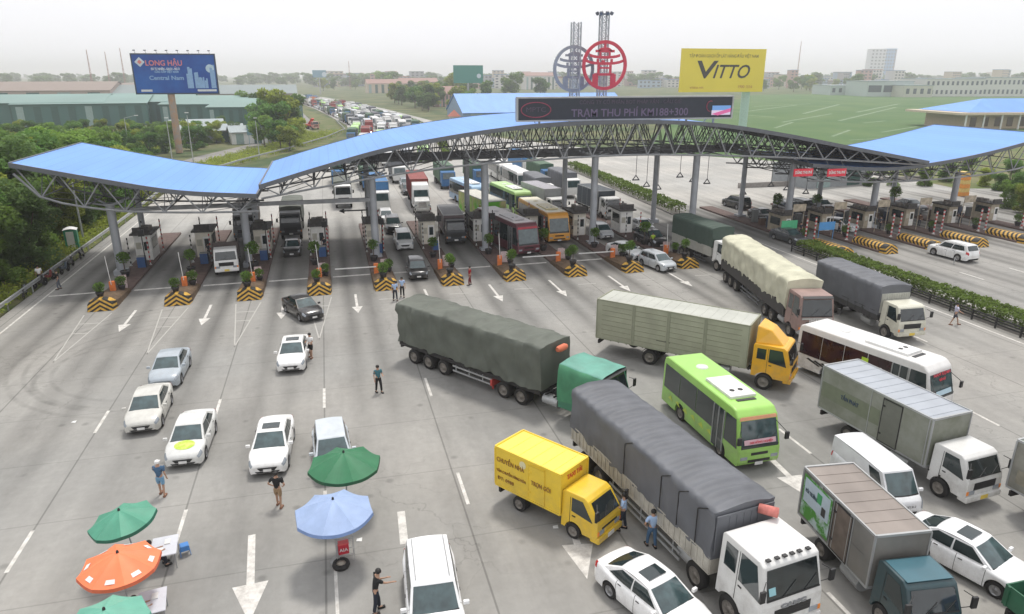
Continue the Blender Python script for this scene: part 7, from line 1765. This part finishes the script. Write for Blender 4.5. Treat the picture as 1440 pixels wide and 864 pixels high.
for (xa, xb, ya, yb, pm, Yv, lab, col) in ((637, 679, 92, 117, 658, 420, 'green billboard with white figure, hazy, above the trees', (.05, .25, .2)), (439, 459, 99, 109, 449, 700, 'small distant blue-grey billboard over the highway', (.2, .35, .45))):
    a = PY(xa, ya, Yv); b = PY(xb, yb, Yv); c_ = PY(pm, 110, Yv); t = thing('billboard', (c_.x, Yv, 0), 0, lab, 'billboard')
    mb = MB(); mb.bb(a.x-c_.x, b.x-c_.x, -.8, -.3, b.z, a.z); mb.build('panel', M('bbp%d' % xa, col, .6), t); mb = MB(); mb.tube((0, 0, 0), (0, 0, b.z+.3), .6, 10); mb.build('pole', alu, t)
    mb = MB(); mb.lathe(((b.x-c_.x)*.72, -.86, b.z+(a.z-b.z)*.4), [(1.3*Yv/420, -.01), (1.3*Yv/420, .01), (.001, .012)], 12, 'Y'); mb.build('figure_print', wh, t)
# street lamps, poles and far masts
def lamp(px, py, h_, label, arm=1.6, side=1):
    g = G(px, py); t = thing('street_lamp', (g.x, g.y, 0), 0, label, 'street lamp', 'street lamps and poles on the left'); mb = MB(); mb.tube((0, 0, 0), (0, 0, h_), .12, 8, .07)
    if arm: mb.tube((0, 0, h_), (side*arm, 0, h_+.5), .05, 6)
    mb.build('pole', M('lamp_grey', (.4, .42, .4), .5), t); mb = MB(); mb.box((side*(arm+.25) if arm else 0, 0, h_+.52), (.7, .26, .14)); mb.build('lamp_head', white, t)
lamp(184, 222, 8.5, 'curved street lamp left of the billboard pole', 2.2); lamp(244, 236, 9, 'thin pole left of the rusty billboard pole', 0); lamp(272, 228, 9.5, 'thin pole right of the rusty billboard pole', 0); lamp(365, 222, 8, 'thin pole beside the blue-grey panel', 0)
for k, (px, py, h_) in enumerate(((118, 340, 6.5), (92, 322, 7))): lamp(px, py, h_, 'pale green thin post at the edge of the wood, %s' % ('right one' if not k else 'left one'), 0)
for k, px in enumerate((392, 404, 412, 420)): lamp(px, 185, 10, 'thin pole before the tall trees, number %s from the left' % ('one', 'two', 'three', 'four')[k], 0)
for k, (px, ty, Yv) in enumerate(((121, 70, 700), (147, 73, 800), (168, 68, 750), (490, 86, 900), (1127, 58, 900), (1261, 70, 1300))):
    p = PY(px, ty, Yv); t = thing('radio_mast', (p.x, Yv, 0), 0, 'thin red-white radio mast on the horizon, %s from the left' % ('first', 'second', 'third', 'fourth', 'fifth', 'sixth')[k], 'mast', 'radio masts'); mb = MB()
    for a in range(3): mb.tube((1.0*math.cos(a*2.09), 1.0*math.sin(a*2.09), 0), (.15*math.cos(a*2.09), .15*math.sin(a*2.09), p.z), .16, 4)
    n = int(p.z/4)
    for q in range(n): z = q*4; rr_ = 1-.85*z/p.z; mb.tube((rr_, 0, z), (-rr_*.5, rr_*.87, z+4), .08, 3); mb.tube((-rr_*.5, rr_*.87, z), (-rr_*.5, -rr_*.87, z+4), .08, 3)
    mb.build('lattice', M('mast_red', (.4, .2, .18), .6), t)
# red crane lorry on the side road, orange tank tower on the right
g = G(445, 182); t = thing('crane_truck', (0, 0, 0), 0, 'red and white lorry on the side road beyond the trees', 'truck')
mb = MB(); mb.bb(-8, -2.2, -1.2, 1.2, 1, 1.5); mb.slab([(-7, 0, 1.6), (-3, 0, 3.6), (-2.4, 0, 3.4), (-6.5, 0, 1.5)], .9); mb.build('crane', M('crane_red', (.55, .06, .04), .5), t); chassis(t, -8, -.8, 2.3, 1, [-1.2, -5.5, -6.8], .48, .27, rimd); cab(t, 1.9, 2.2, .7, 2.6, M('crane_cab', (.6, .3, .25), .5), wheel_x=-1.2, wr=.48); at(t, g.x, g.y-2, -70)
g = G(1350, 275); t = thing('tank_stand', (g.x, g.y, 0), 0, 'orange and yellow striped barrier tower behind the right columns', 'tower'); mb = MB()
for k in range(6): mb.bb(-.8+k*.06, .8-k*.06, -.8, .8, k*.6, k*.6+.57, k % 2)
mb.build('drum', [M('drum_or', (.75, .3, .05), .5), M('drum_yl', (.7, .5, .15), .5)], t)
t = thing('roadside_wall', (94, 101, 0), 0, 'low pale wall along the far side of the right carriageway', 'wall'); mb = MB(); mb.bb(-30, 6, 0, .3, 0, .8); mb.build('wall', kerbc, t)
# ---------------------------------------------------------------- haze
mb = MB(); mb.bb(-5400, 5400, -80, 7000, -1.2, 88)
hz = mb.build('haze', bpy.data.materials.new('haze_air')); tag(hz, 'pale blue-grey haze in the air over the plain', 'haze', kind='stuff')
hm = hz.data.materials[0]; hm.use_nodes = True; n = hm.node_tree; n.nodes.remove(n.nodes['Principled BSDF']); pv = n.nodes.new('ShaderNodeVolumePrincipled')
pv.inputs['Color'].default_value = (.975, .97, 1, 1); pv.inputs['Density'].default_value = HAZE_D; pv.inputs['Anisotropy'].default_value = .6
n.links.new(pv.outputs[0], n.nodes['Material Output'].inputs['Volume'])
